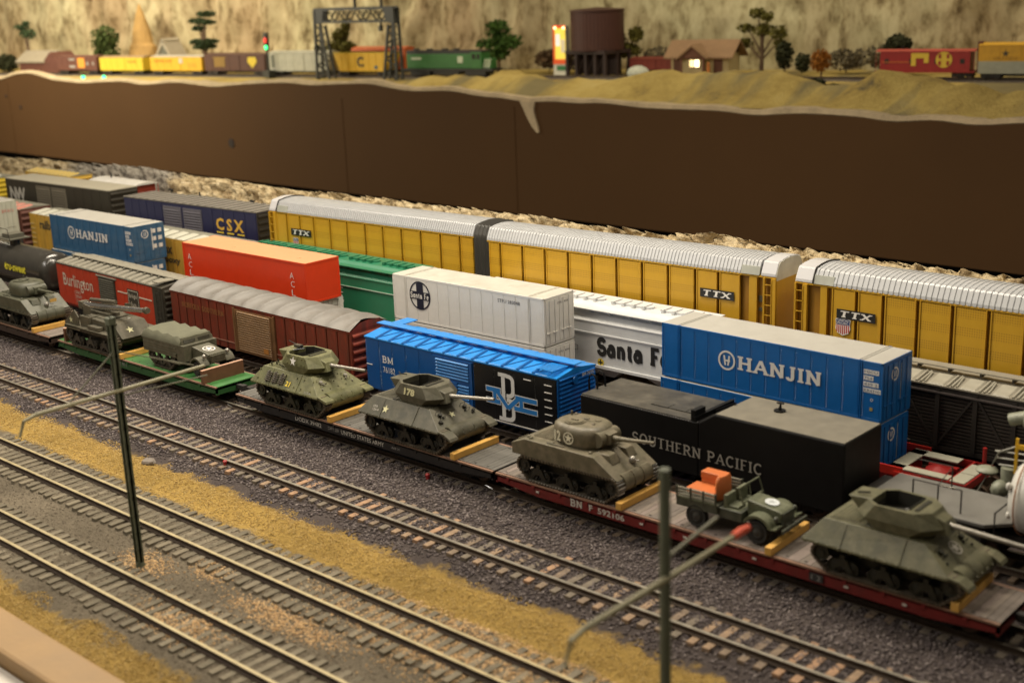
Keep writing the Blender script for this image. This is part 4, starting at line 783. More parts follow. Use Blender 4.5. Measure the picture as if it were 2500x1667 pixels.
# yellow cars with ribbed pale roofs at the left
yb = M('old_yellow', (.52, .31, .045), rough=.5, var=.14, dirt=(.30, .17, .03), dirt_amt=.4, streak=True); rbr = M('roof_ribs', (.50, .49, .40), rough=.45, var=.1)
def ribcar(label, x0, x1, y0, body, roofm, zt, txt=None, n=11, base=0, name='boxcar', W=3.15, cat='boxcar', post=True, group='cars of the far yard tracks'):
    t = thing(name, label, cat, (x0, y0, base), 0, group); L = x1 - x0; zt -= base
    mb = MB(); mb.box(0, L, 0, W, .95, zt - .05); mb.box(-.03, L + .03, -.04, W + .04, zt - .12, zt); mb.build('body', body, t)
    if post: panels(t, .08, L - .08, n, 1.0, zt - .15, body, d=.07, gap=.22)
    mb = MB(); mb.prism([(-.04, zt), (W + .04, zt), (W / 2, zt + .2)], 'x', -.03, L + .03); mb.build('roof', M('rib_base', (.22, .21, .16), rough=.6, var=.15), t)
    pw = L / n; pm = MB(); pm.hexa([(0, .0, zt - .0), (pw * .62, .0, zt), (pw * .62, W / 2, zt + .2), (0, W / 2, zt + .2), (.05, .05, zt + .07), (pw * .55, .05, zt + .07), (pw * .55, W / 2, zt + .27), (.05, W / 2, zt + .27)]); me = pm.mesh('roof_panel', roofm)
    for k in range(n): put('roof_panel', me, t, (k * pw + pw * .2, 0, 0))
    ribs_end(t, L, W, 1.0, zt - .1, body, n=6); ribs_end(t, 0, W, 1.0, zt - .1, body, n=6, sgn=-1); trucks(t, L, W); return t, L
dtx = M('letter_dark', (.06, .05, .03), rough=.6)
for x0, lb in ((-79.4, 'old yellow ribbed boxcar behind the faded blue container, its left end showing'), (-62.6, 'old yellow ribbed boxcar with dark lettering between the blue container and the orange-red box')):
    t, L = ribcar(lb, x0, x0 + 15.8, 14.4, yb, rbr, 4.5)
    letter(t, text_mesh('railbox', .85, 3.2, bold=.03, mat=dtx), (1.9 if x0 < -70 else 3.6), 3.2, -.09)
    if x0 > -70: letter(t, text_mesh('boxy', .7, 2.2, bold=.03, mat=dtx), 5.6, 2.3, -.09)
    letter(t, text_mesh('RBOX 1022', .3, 1.6, mat=dtx), 4.0, 1.5, -.09)
    mb = MB(); 
    for k in range(6): mb.box(.25, .9, -.12, -.08, 1.3 + k * .45, 1.36 + k * .45)
    mb.build('grab_iron', M('pale_rail', (.55, .45, .2), rough=.5), t)
ribcar('brown boxcar with pink-faded roof between the pale container and the yellow boxcar', -96.5, -81.3, 14.4, M('brown_old', (.12, .045, .03), rough=.6, var=.2), M('pink_roof', (.52, .20, .15), rough=.5, var=.1), 4.6)
ribcar('yellow boxcar peeking out under the pale container at the left border', -112, -97.5, 14.4, M('yellow_b', (.55, .40, .03), rough=.5, var=.1), rbr, 4.4)
# black stock car
t, L = car('stock_car', 'black slatted stock car with diagonal braces and grey roof at the right', 'stock car', (-3.6, 14.45), (15.5, 14.35)); W = 3.15
sk = M('stock_black', (.022, .018, .015), rough=.55, var=.25, vs=2, dirt=(.05, .04, .032), dirt_amt=.4); skl = M('stock_slat', (.038, .031, .026), rough=.5, var=.3, vs=2)
mb = MB(); mb.box(0, L, .12, W - .12, 1.0, 4.0); mb.box(0, L, -.02, W + .02, .8, 1.05); mb.box(0, L, -.03, W + .03, 3.75, 4.05); mb.build('body', sk, t)
mb = MB(); mb.box(0, L, .02, .10, 0, .11); me = mb.mesh('slat', skl)
for k in range(15): put('slat', me, t, (0, 0, 1.12 + k * .178))
pm = MB(); pm.box(-.11, .11, -.07, .03, 1.0, 3.95); me = pm.mesh('post', sk); nb = 10
for k in range(nb + 1): put('post', me, t, (.12 + k * (L - .24) / nb, 0, 0))
for k in range(nb):
    a = .12 + k * (L - .24) / nb; b = a + (L - .24) / nb; x0, x1 = (a, b) if k % 2 else (b, a)
    q = MB(); s = .07 if x1 > x0 else -.07; q.hexa([(x0 - .07, -.045, 1.0), (x0 + .07, -.045, 1.0), (x0 + .07, .02, 1.0), (x0 - .07, .02, 1.0), (x1 - .07, -.045, 3.9), (x1 + .07, -.045, 3.9), (x1 + .07, .02, 3.9), (x1 - .07, .02, 3.9)]); q.build('brace', sk, t)
mb = MB(); mb.box(0, L, -.1, -.02, 3.72, 3.80); mb.box(4, 12, -.1, -.03, 1.0, 1.06); mb.build('door_track', M('stock_rail', (.10, .085, .08), rough=.4), t)
roof_gable(t, L, W, 4.05, .22, M('stock_roof', (.25, .23, .18), rough=.5, var=.12), over=.08)
srf = M('stock_roof_panel', (.34, .32, .255), rough=.45, var=.1); n = 12; pw = L / n
pm = MB(); pm.hexa([(.05, -.05, 4.12), (pw * .55, -.05, 4.12), (pw * .55, 1.2, 4.30), (.05, 1.2, 4.30), (.09, 0, 4.18), (pw * .50, 0, 4.18), (pw * .50, 1.15, 4.35), (.09, 1.15, 4.35)]); me = pm.mesh('roof_panel', srf)
pm = MB(); pm.tube([(pw * .66, -.05, 4.16), (pw * .66, 1.2, 4.35)], .06, 6); pm.tube([(pw * .80, -.05, 4.16), (pw * .80, 1.2, 4.35)], .06, 6); pm.tube([(pw * .93, 0, 4.16), (pw * .86, 1.1, 4.34)], .05, 6); me2 = pm.mesh('roof_seam', srf)
for k in range(n): put('roof_panel', me, t, (k * pw, 0, 0)); put('roof_seam', me2, t, (k * pw, 0, 0))
mb = MB(); mb.box(-.2, L + .2, W / 2 - .32, W / 2 + .32, 4.62, 4.68); mb.build('running_board', M('stock_roof'), t)
pm = MB(); pm.box(-.04, .04, W / 2 - .3, W / 2 + .5, 4.42, 4.62); me = pm.mesh('bracket', sk)
for k in range(n): put('bracket', me, t, (k * pw + .5, 0, 0))
trucks(t, L, W)

# ------------------------------------------------------------------ auto carriers and the two box cars ahead of them, on the raised track
yel = M('carrier_yellow', (.52, .295, .018), rough=.42, var=.05, dirt=(.44, .24, .02), dirt_amt=.3); yrec = M('carrier_recess_shade', (.30, .145, .01), rough=.5, var=.08); cwr = M('carrier_roof', (.40, .41, .42), rough=.32, var=.04); cap = M('carrier_cap', (.46, .46, .47), rough=.3, var=.03); cgr = M('carrier_grey', (.30, .31, .27), rough=.5); slg = M('carrier_sill', (.50, .47, .42), rough=.5, var=.08)  # recess yellow darkened: shade between the panels put into the colour
def perf_mat():
    m = M('carrier_panel', (.54, .31, .02), rough=.42, var=.05); nt = m.node_tree; N = nt.nodes; L = nt.links; b = N['Principled BSDF']; src = b.inputs['Base Color'].links[0].from_socket
    tc = N.new('ShaderNodeTexCoord'); s = N.new('ShaderNodeSeparateXYZ'); L.new(tc.outputs['Object'], s.inputs[0])
    def mth(op, a, b_=None):
        n = N.new('ShaderNodeMath'); n.operation = op
        for i, v in enumerate((a, b_)):
            if v is None: continue
            if isinstance(v, (int, float)): n.inputs[i].default_value = v
            else: L.new(v, n.inputs[i])
        return n.outputs[0]
    h = mth('LESS_THAN', mth('ADD', mth('POWER', mth('ADD', mth('FRACT', mth('MULTIPLY', s.outputs[0], 8.)), -.5), 2), mth('POWER', mth('ADD', mth('FRACT', mth('MULTIPLY', s.outputs[2], 8.)), -.5), 2)), .085)
    band = mth('LESS_THAN', mth('FRACT', mth('MULTIPLY', s.outputs[2], 1 / .98)), .56)
    k = mth('MULTIPLY', mth('MULTIPLY', h, band), .55)
    mx = N.new('ShaderNodeMix'); mx.data_type = 'RGBA'; L.new(k, mx.inputs[0]); L.new(src, mx.inputs[6]); mx.inputs[7].default_value = (.20, .10, .01, 1); L.new(mx.outputs[2], b.inputs['Base Color']); return m
perf = perf_mat()
RP = [(0, 7.12), (.03, 7.28), (.30, 7.82), (.38, 7.90), (.95, 8.0), (1.55, 8.04)]
def carrier(label, p0, p1, bounds, rib, caps, lad, plain=1, z=0, sills=True):
    t, L = car('auto_carrier', label, 'auto carrier', p0, p1, 0, 'yellow auto carriers'); W = 3.1; zb = 3.25
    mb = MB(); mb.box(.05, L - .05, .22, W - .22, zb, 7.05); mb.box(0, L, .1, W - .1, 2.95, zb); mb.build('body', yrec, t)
    mb = MB(); mb.box(0, L, -.02, .25, 7.02, 7.12); mb.box(0, L, W - .25, W + .02, 7.02, 7.12); mb.build('eave_rail', yel, t)
    for i in range(len(bounds) - 1):
        a, b = bounds[i], bounds[i + 1]; q = MB(); q.box(0, b - a - .26, 0, .1, 0, 7.0 - zb - .28); m = yel if (i < plain[0] or i >= len(bounds) - 1 - plain[1]) else perf
        q.box(-.03, .03, -.05, .12, -.1, 7.0 - zb - .25); q.box(b - a - .29, b - a - .23, -.05, .12, -.1, 7.0 - zb - .25)
        o = put('side_panel', q.mesh('side_panel', m), t, (a + .13, 0, zb + .25))
        if sills: q = MB(); q.box(0, b - a - .26, .02, .1, 0, .26); put('sill_panel', q.mesh('sill_panel', slg), t, (a + .13, 0, zb - .06))
    n = int((L - sum(caps)) / rib); rings = []; sec = RP + [(W - y, zz_) for y, zz_ in RP[::-1][1:]]; cy, cz = W / 2, 7.0
    for k in range(n):
        x = caps[0] + k * (L - sum(caps)) / n; d = (L - sum(caps)) / n
        for xx, s in ((x, .995), (x + d * .08, 1.03), (x + d * .62, 1.03), (x + d * .70, .995)): rings.append([(xx, cy + (yy_ - cy) * s, cz + (zz_ - cz) * s + (0 if s == 1 else -.0)) for yy_, zz_ in sec])
    mb = MB(); mb.loft(rings); mb.build('roof', cwr, t)
    for side, cl in enumerate(caps):
        if cl > .3:
            x0, x1 = (0, cl) if side == 0 else (L - cl, L); q = MB(); q.loft([[(x, cy + (yy_ - cy) * 1.03, cz + (zz_ - cz) * 1.05) for yy_, zz_ in sec] for x in ((x0, x1 - .05) if side == 0 else (x0 + .05, x1))]); q.build('roof_cap', cap, t, bevel=.03)
            q = MB(); xe = 0 if side == 0 else L; q.prism([(.05, 3.3), (W - .05, 3.3), (W - .05, 6.9), (.05, 6.9)], 'x', xe - .03, xe + .03); q.build('end_door', yel, t)
            q = MB(); q.prism([(.05, 6.9), (W - .05, 6.9)] + [(y, zz_) for y, zz_ in sec[::-1]], 'x', xe - .03, xe + .03); q.build('end_gable', M('gable_white', (.62, .60, .52), rough=.5, var=.12), t)
            q = MB(); xx = x1 + .05 if side == 0 else x0 - 1.25; q.hexa([(xx, -.07, 7.14), (xx + 1.2, -.07, 7.14), (xx + 1.2, .1, 7.14), (xx, .1, 7.14), (xx, .08, 7.6), (xx + 1.2, .08, 7.6), (xx + 1.2, .2, 7.6), (xx, .2, 7.6)]); q.build('roof_patch', cgr, t)
            q = MB(); q.tube([(x1 if side == 0 else x0, cy + (y - cy) * 1.06, cz + (zz_ - cz) * 1.07) for y, zz_ in sec], .05, 5); q.build('roof_seal', blk, t) if side == 0 else None
    for x in lad:
        ladder(t, x, -.02, 3.4, 6.95, yel, w=.48, pitch=.55)
        q = MB(); q.box(x - .05, x + .05, -.12, .1, 3.1, 7.05); q.box(x + .45, x + .72, -.08, .12, 3.1, 7.05); q.build('corner_post', yel, t)
    for x in (2.2, L - 2.2): k = put('truck', TRK, t, (x, W / 2, 1.95)); [put('wheel', WHL, k, (d, 0, 0)) for d in (-.88, .88)]
    mb = MB(); mb.box(-.3, L + .3, 1.2, 1.9, 2.5, 3.0); mb.build('frame', blk, t)
    return t, L
def ttx(t, x, z, w=2.3, h=.52):
    q = MB(); q.box(x, x + w, -.075, -.055, z, z + h); s = q.build('name_board', bkl, t); me = serif_mesh('TTX', h * .66, w * .86, .2, .16, .15, hw); a = np.empty(len(me.vertices) * 3); me.vertices.foreach_get('co', a); a = a.reshape(-1, 3); a[:, 0] += a[:, 2] * .25; me.vertices.foreach_set('co', a.ravel()); put('lettering', me, s, (x + .12, -.082, z + h * .17))
def shield(t, x, z, s=.62):
    o_ = [(-.5, .42), (-.28, .5), (0, .46), (.28, .5), (.5, .42), (.46, .1), (.5, -.15), (.38, -.42), (0, -.6), (-.38, -.42), (-.5, -.15), (-.46, .1)]
    q = MB(); poly(q, [(x + a * s, z + b * s) for a, b in o_], -.06); me = bpy.data.meshes.new('shield'); me.from_pydata(q.v, [], q.f); me.materials.append(hw); b_ = put('shield', me, t)
    q = MB(); poly(q, [(x + a * s * .92, z + b * s * .92) for a, b in ((-.5, .42), (-.28, .5), (0, .46), (.28, .5), (.5, .42), (.47, .08), (-.47, .08))], -.064); me = bpy.data.meshes.new('shield_field'); me.from_pydata(q.v, [], q.f); me.materials.append(M('shield_blue', (.03, .05, .16), rough=.5)); put('shield_field', me, b_)
    for k in range(-3, 4): q = MB(); bt = -.52 + abs(k) * .05; q.box(x + k * s * .13 - s * .035, x + k * s * .13 + s * .035, -.068, -.063, z + bt * s, z + .06 * s); q.build('shield_stripe', M('shield_red', (.42, .02, .02), rough=.5), b_)
    for k, s_ in enumerate(('UNION', 'PACIFIC')): put('lettering', text_mesh(s_, s * .14, s * .7, mat=hw), b_, (x - s * .35, -.07, z + s * (.28 - k * .17)))
bA = [.67, 2.03, 3.57, 5.16, 7.0, 8.86, 10.8, 12.64, 14.55, 16.48, 18.36, 20.19, 21.5]
t, L = carrier('left auto carrier with the black and white sign near its left end', (-46.81, 17.69), (-25.32, 18.48), bA, .21, (.9, .0), (.02,), (2, 0)); ttx(t, 2.5, 5.45); shield(t, 2.95, 4.95)
bB = [.1, 1.17, 3.08, 4.97, 6.87, 8.77, 10.67, 12.58, 14.47, 16.38, 17.96, 19.49]
t, L = carrier('middle auto carrier, joined to the left one by a black bellows', (-23.75, 18.11), (-2.04, 18.84), bB, .24, (.0, 1.0), (21.0,), (0, 2)); ttx(t, 16.75, 5.42)
q = MB(); q.box(20.0, 20.5, -.01, .2, 3.3, 7.0); q.build('post', yel, t)
mb = MB(); mb.box(20.55, 20.95, .15, .21, 5.55, 5.9); mb.box(20.55, 20.95, .15, .205, 5.0, 5.2); mb.build('data_patch', dtx, t)
bC = [2.17, 3.75, 5.3, 7.24, 9.13, 11.02, 12.9, 14.8, 16.7, 18.6, 20.5]
t, L = carrier('right auto carrier with shield emblem and white car number, cut by the right border', (-.7, 18.70), (20.6, 18.45), bC, .30, (1.1, .6), (.02,), (2, 0)); ttx(t, 2.6, 5.42); shield(t, 3.0, 5.0, .9)
q = MB(); q.box(1.55, 1.95, -.01, .2, 3.3, 7.0); q.build('post', yel, t)
for x0, x1, s_ in ((5.43, 7.1, '  '), (7.37, 9.0, '880088')):
    q = MB(); q.box(x0, x1, -.075, -.055, 3.2, 3.47); s = q.build('number_board', bkl, t)
    if s_.strip(): put('lettering', text_mesh(s_, .17, 1.3, mat=hw, ls=1.5), s, (x0 + .15, -.08, 3.25))
mb = MB(); W = 3.1; sec = RP + [(W - y, zz_) for y, zz_ in RP[::-1][1:]]; rings = []
for k in range(9): s = 1.03 if k % 2 else .99; rings.append([(k * .17, 1.55 + (y - 1.55) * s, 5.4 + (zz_ - 5.4) * s) for y, zz_ in ([(0.02, 3.2)] + sec + [(W - .02, 3.2)])])
mb.loft(rings); o = mb.build('bellows', M('bellows_black', (.035, .033, .028), rough=.5, var=.1)); o.location = (-25.3, 18.42, 0); o.rotation_euler = (0, 0, .03); tag(o, 'black bellows joining the left and middle auto carriers', 'bellows')

def highcube(label, p0, p1, body, roofm, zt, ribr, txt, tcol, slat, W=3.1, doors=(5.6, 11.2)):
    t, L = car('boxcar', label, 'boxcar', p0, p1, 1.9, 'long dark boxcars on the raised track'); h = zt - 1.9
    mb = MB(); mb.box(0, L, 0, W, .9, h - .03); mb.build('body', body, t); mb = MB(); mb.box(-.03, L + .03, -.04, W + .04, h - .03, h + .06); mb.build('roof', roofm, t)
    d0, d1 = doors; panels(t, .05, d0, 5, 1.0, h - .12, body, d=.03, gap=.07); panels(t, d1, L - .05, 5, 1.0, h - .12, body, d=.03, gap=.07)
    w = (d1 - d0 - .6) / 2
    for k in range(2):
        x = d0 + .2 + k * (w + .3); q = MB(); q.box(x, x + w, -.08, 0, 1.0, h - .35); d = q.build('door', M(slat[0], slat[1], rough=.5, var=.1), t)
        lm = MB(); lm.prism([(0, 0), (-.04, .02), (-.04, .08), (0, .12)], 'x', .1, w - .1); me = lm.mesh('door_rib', M(slat[0]))
        for j in range(12): put('door_rib', me, d, (x, -.08, 1.1 + j * (h - 1.6) / 12))
    if ribr:
        lm = MB(); lm.box(-.1, .1, -.05, W + .05, h + .06, h + .12); me = lm.mesh('roof_rib', roofm)
        for k in range(18): put('roof_rib', me, t, (.5 + k * (L - 1) / 17, 0, 0))
    ribs_end(t, L, W, 1.0, h - .1, M(body.name + '_end', (.03, .026, .018), rough=.5), n=6); trucks(t, L, W)
    return t, L, h
nwb = M('nw_black', (.035, .031, .022), rough=.5, var=.15); nwr = M('nw_roof', (.36, .335, .26), rough=.5, var=.08)
t, L, h = highcube('long black boxcar with pale initials at far left end', (-91.86, 18.62), (-73.42, 19.4), nwb, nwr, 6.3, False, '', None, ('door_grey', (.13, .115, .085)))
letter(t, text_mesh('NW', 1.35, 2.9, bold=.04, mat=M('letter_dim', (.45, .43, .38), rough=.6), ls=.8), .75, 2.3, -.05)
csb = M('csx_blue', (.018, .020, .062), rough=.45, var=.12); csr = M('csx_roof', (.18, .165, .14), rough=.6, var=.14)
t, L, h = highcube('long dark blue boxcar with yellow initials, left of the auto carriers', (-69.14, 18.37), (-50.89, 19.37), csb, csr, 6.3, True, '', None, ('door_bluegrey', (.10, .095, .115)))
letter(t, text_mesh('CSX', 1.05, 3.6, bold=.035, mat=M('csx_gold', (.60, .36, .05), rough=.6), ls=1.45), 13.0, 2.55, -.05); mb = MB(); [mb.box(13.0 + k * 1.35, 13.9 + k * 1.35, -.05, -.04, 2.3, 2.42) for k in range(3)]; mb.build('lettering', yelm, t)
ribcar('yellow car cut by the left border on the raised track', -112, -94.5, 18.2, M('yellow_b'), rbr, 6.0, base=1.95)
# cars on the rearmost track, low against the rocks
ribcar('yellow boxcar whose roof peeks over the black boxcar', -98, -88.8, 24.0, M('yellow_c', (.60, .38, .06), rough=.5), M('yellow_roof', (.62, .45, .12), rough=.5), 5.9, base=1.95, W=2.6)
def caboose(label, x0, x1, y0, base, zt, body, roofm, win=True, W=2.7, cup=True, group=None):
    t = thing('caboose', label, 'caboose', (x0, y0, base), 0, group); L = x1 - x0; h = zt - base
    mb = MB(); mb.box(.6, L - .6, 0, W, .9, h - .15); mb.box(0, L, -.05, W + .05, .75, .92); mb.build('body', body, t)
    mb = MB(); mb.prism([(-.12, h - .18), (W + .12, h - .18), (W * .8, h - .02), (W / 2, h + .05), (W * .2, h - .02)], 'x', 0, L); mb.build('roof', roofm, t)
    if cup: mb = MB(); mb.box(L * .45, L * .7, .4, W - .4, h - .1, h + .65); mb.box(L * .43, L * .72, .3, W - .3, h + .6, h + .68); mb.build('cupola', body, t)
    for k in range(4): q = MB(); q.box(1.2 + k * (L - 3) / 3, 1.75 + k * (L - 3) / 3, -.03, .02, 1.9, 2.5); q.build('window', blk, t)
    q = MB()
    for x in (.05, L - .09):
        for y in (0, W - .05): q.box(x, x + .05, y, y + .05, .9, h - .18)
        q.box(x, x + .04, 0, W, 1.7, 1.75)
    q.build('handrail', body, t); q = MB(); q.cyl((L * .25, W / 2, h), (L * .25, W / 2, h + .5), .08, n=8); q.build('chimney', blk, t)
    trucks(t, L, W, 1.6); return t, L
caboose('white roofed red caboose by the grey rocks', -84.6, -76.2, 23.8, 1.95, 6.1, M('caboose_red', (.36, .05, .03), rough=.5), M('white_roof', (.62, .60, .55), rough=.5), cup=False)
caboose('dark roofed caboose with tall chimney, left of the first auto carrier', -69.5, -60.5, 23.8, 1.95, 5.4, M('caboose_dark', (.16, .035, .022), rough=.6), M('caboose_roof', (.16, .15, .12), rough=.6), cup=False)
for x, zt, lb in ((-68.9, 6.35, 'thin black lamp post rising behind the dark blue boxcar'), (-56.5, 6.3, 'thin black lamp post just left of the auto carriers')):
    mb = MB(); mb.cyl((x, 23.2, 1.8), (x, 23.2, zt), .06, n=6); mb.box(x - .3, x + .25, 23.1, 23.3, zt - .15, zt); tag(mb.build('lamp_post', blk), lb, 'lamp post')
# ------------------------------------------------------------------ flatcars of the army train
DZ = 1.12
GF = 'flatcars of the army train'
def flatcar(label, x0, x1, side, deck, plank=True, dots=True, z=0, sill=.62, holes=blk):
    t = thing('flatcar', label, 'flatcar', (x0, -1.55, 0), 0, GF); L = x1 - x0; W = 3.1
    mb = MB(); mb.box(0, L, 0, W, .92, 1.06); mb.prism([(0, .98), (0, .72), (2.6, .5), (L - 2.6, .5), (L, .72), (L, .98)], 'y', .0, .12); mb.prism([(0, .98), (0, .72), (2.6, .5), (L - 2.6, .5), (L, .72), (L, .98)], 'y', W - .12, W)
    mb.box(0, .12, 0, W, .62, 1.06); mb.box(L - .12, L, 0, W, .62, 1.06); mb.box(.5, L - .5, 1.2, 1.9, .35, .95); mb.build('frame', side, t)
    mb = MB(); mb.box(0, L, -.02, .10, 1.02, 1.10); mb.box(0, L, W - .10, W + .02, 1.02, 1.10); mb.build('side_rail', M('deck_rail_worn', (.26, .15, .10), rough=.5, var=.2, vs=3), t)
    if plank:
        q = MB(); q.box(.004, .262, .14, W - .14, 1.06, 1.115); mes = [q.mesh('deck_plank', d) for d in (deck if isinstance(deck, list) else [deck])]; n = int(L / .27)
        for k in range(n): put('deck_plank', random.choice(mes), t, (k * L / n, 0, random.uniform(-.012, .004)))
    else: mb = MB(); mb.box(0, L, .1, W - .1, 1.06, 1.118); mb.build('deck', deck, t)
    q = MB(); q.box(-.07, .07, .28, .36, 1.118, 1.124); me = q.mesh('tie_down', holes); n = int(L / .85)
    for k in range(n): put('tie_down', me, t, (.4 + k * .85, 0, 0)); put('tie_down', me, t, (.4 + k * .85, W - .62, 0))
    q = MB(); q.box(-.08, .08, -.05, .02, .84, .98); me = q.mesh('stake_pocket', side)
    for k in range(int(L / 1.6)): put('stake_pocket', me, t, (.8 + k * 1.6, 0, 0))
    trucks(t, L, W, 2.3); coupler(t, L, W); coupler(t, 0, W, -1); return t, L, W
dk1 = [M('deck_wood_grey', (.20, .165, .135), rough=.8, var=.18, vs=2, bump=.01), M('deck_wood_mauve', (.23, .185, .16), rough=.8, var=.18, vs=2, bump=.01), M('deck_wood_dark', (.155, .13, .11), rough=.8, var=.2, vs=2, bump=.01)]
dk2 = [M('deck_grey', (.115, .108, .095), rough=.6, var=.2, vs=2), M('deck_grey_b', (.095, .09, .078), rough=.6, var=.2, vs=2)]
redf = M('flat_red', (.16, .014, .012), rough=.45, var=.2, dirt=(.08, .02, .016), dirt_amt=.3); blf = M('flat_black', (.012, .011, .011), rough=.5, var=.2)
dcal = M('stencil_white', (.55, .52, .46), rough=.6, var=.1); dgr = M('stencil_grey', (.30, .29, .27), rough=.6, var=.1)
t, L, W = flatcar('dark flatcar with worn brown deck at the left border', -72, -47.4, M('flat_brown', (.045, .028, .020), rough=.5), dk1)
t, L, W = flatcar('green flatcar carrying the howitzer carrier and the half-track', -46.25, -27.75, M('flat_green', (.020, .085, .022), rough=.42, var=.15), M('deck_green', (.045, .165, .042), rough=.45, var=.18, vs=1, dirt=(.10, .18, .06), dirt_amt=.4), plank=False)
letter(t, text_mesh('ITTX 911', .26, 1.5, mat=dgr), 7.2, .66, -.02)
bd = M('board_brown', (.14, .06, .03), rough=.6, var=.2)
mb = MB(); mb.box(.75, .95, .1, 3.0, 1.12, 2.0); q = mb.build('end_board', bd, t); mb = MB(); mb.box(.745, .955, .1, 3.0, 2.0, 2.03); mb.build('board_edge', M('board_worn', (.45, .26, .17), rough=.6), q)
mb = MB(); mb.box(L - 1.35, L - 1.15, -.1, 2.9, 1.12, 1.92); q = mb.build('end_board', bd, t); mb = MB(); mb.box(L - 1.36, L - 1.14, -.1, 2.9, 1.92, 1.95); mb.build('board_edge', M('board_worn'), q)
t, L, W = flatcar('black army flatcar carrying the two open-topped tank destroyers', -25.8, -5.25, blf, dk2)
letter(t, text_mesh('DODX 39482', .24, 2.25, mat=dcal), 5.5, .62, -.02); letter(t, text_mesh('CAPY 200', .18, .9, mat=dgr), 8.3, .66, -.02); letter(t, text_mesh('UNITED STATES ARMY', .24, 3.4, mat=dcal), 9.4, .62, -.02); letter(t, text_mesh('AAR 34', .13, .6, mat=dgr), 13.4, .68, -.02)
t, L, W = flatcar('oxide red flatcar carrying the round-turret tank, the small truck and the last tank destroyer', -5.05, 19.4, redf, dk1)
letter(t, serif_mesh('BN', .34, .75, .18, .12, mat=dcal), 4.65, .60, -.03); letter(t, text_mesh('F', .30, .2, bold=.03, mat=dcal), 5.75, .62, -.03); letter(t, text_mesh('592106', .30, 1.5, bold=.02, mat=dcal), 6.25, .60, -.03)
q = MB(); [q.box(a, a + .18, -.06, -.03, .72, .80) for a in (2.6, 8.6, 10.9, 14.3, 18.4, 20.8)]; o = q.build('stencil', dcal, t)
q = MB(); q.box(16.9, 17.5, -.06, -.03, .60, .92); q = q.build('label_plate', M('plate_dark', (.03, .03, .03), rough=.5), t); put('lettering', text_mesh('1 2', .2, .4, mat=dgr), q, (17.0, -.07, .66))
# ties/uncouplers: small bright rods below
for x in (-26.5, -5.6):
    q = MB(); q.tube([(x, -1.7, .35), (x + .5, -1.75, .3)], .03, 5); tag(q.build('uncoupling_lever', M('bright_steel', (.8, .8, .8), rough=.2, metal=1)), 'bright steel lever at the ' + ('left end of the black flatcar' if x < -10 else 'gap between the black and the red flatcar'), 'lever')

# ------------------------------------------------------------------ chocks
chm = M('chock_wood', (.60, .34, .075), rough=.55, var=.10, vs=2, bump=.01)
q = MB(); q.box(-.16, .16, -1.62, 1.62, 0, .34); chk = q.mesh('wooden_chock', chm)
CH = [(-49.45, 0, 'in front of the leftmost visible tank'), (-38.15, 0, 'against the howitzer carrier on the green flatcar'), (-17.25, 0, 'between the pale green tank destroyer and the dark numbered one'), (-7.85, 0, 'in front of the dark tank destroyer numbered 178'), (2.45, 0, 'in front of the round-turret tank numbered 12'), (9.95, .04, 'between the small truck and the last tank destroyer'), (17.75, .02, 'in front of the last tank destroyer, near the right border')]
for x, r, lb in CH:
    o = put('wooden_chock', chk, None, (x, -.05, DZ + .004), r); tag(o, 'yellow wooden chock ' + lb, 'chock', 'wooden chocks holding the army vehicles'); o.modifiers.new('bevel', 'BEVEL').width = .015

# ------------------------------------------------------------------ army vehicles (prototype metres, enlarged a little to the models' scale)
VS = 1.13
def vroot(name, label, cat, x, y=0., rz=0, group='army vehicles on the flatcars'):
    t = thing(name, label, cat, (x, y, DZ + .03), rz, group); t.scale = (VS, VS, VS); return t
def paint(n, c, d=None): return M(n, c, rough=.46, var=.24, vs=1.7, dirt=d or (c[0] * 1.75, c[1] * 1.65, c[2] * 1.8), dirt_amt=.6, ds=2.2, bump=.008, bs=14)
def decal(me, par, org, xd, zd):
    o = put(me.name, me, par); x = Vector(xd).normalized(); z = Vector(zd).normalized(); y = z.cross(x).normalized()
    m = Matrix((x, y, z)).transposed().to_4x4(); m.translation = Vector(org); o.matrix_local = m; return o
def star_mesh(r, mat, ring=False, rm=None):
    q = MB(); p = star_pts(0, 0, r); q.v = [(a, 0, b) for a, b in p] + [(0, 0, 0)]; q.f = [(i, (i + 1) % 10, 10) for i in range(10)]
    if ring: ring_faces(q, 0, 0, r * 1.06, r * 1.28, 0, 24)
    me = bpy.data.meshes.new('star'); me.from_pydata(q.v, [], q.f); me.materials.append(mat); return me
tkm = M('track_dark', (.10, .083, .06), rough=.45, metal=.4, var=.4, vs=6, dirt=(.20, .165, .12), dirt_amt=.5, ds=4); gunm = M('gun_metal', (.34, .32, .28), rough=.35, metal=.6, var=.15, vs=3); drk = M('dark_inside', (.02, .018, .012), rough=.8)
brt = M('bare_track', (.42, .42, .40), rough=.35, metal=.7, var=.3, vs=5)
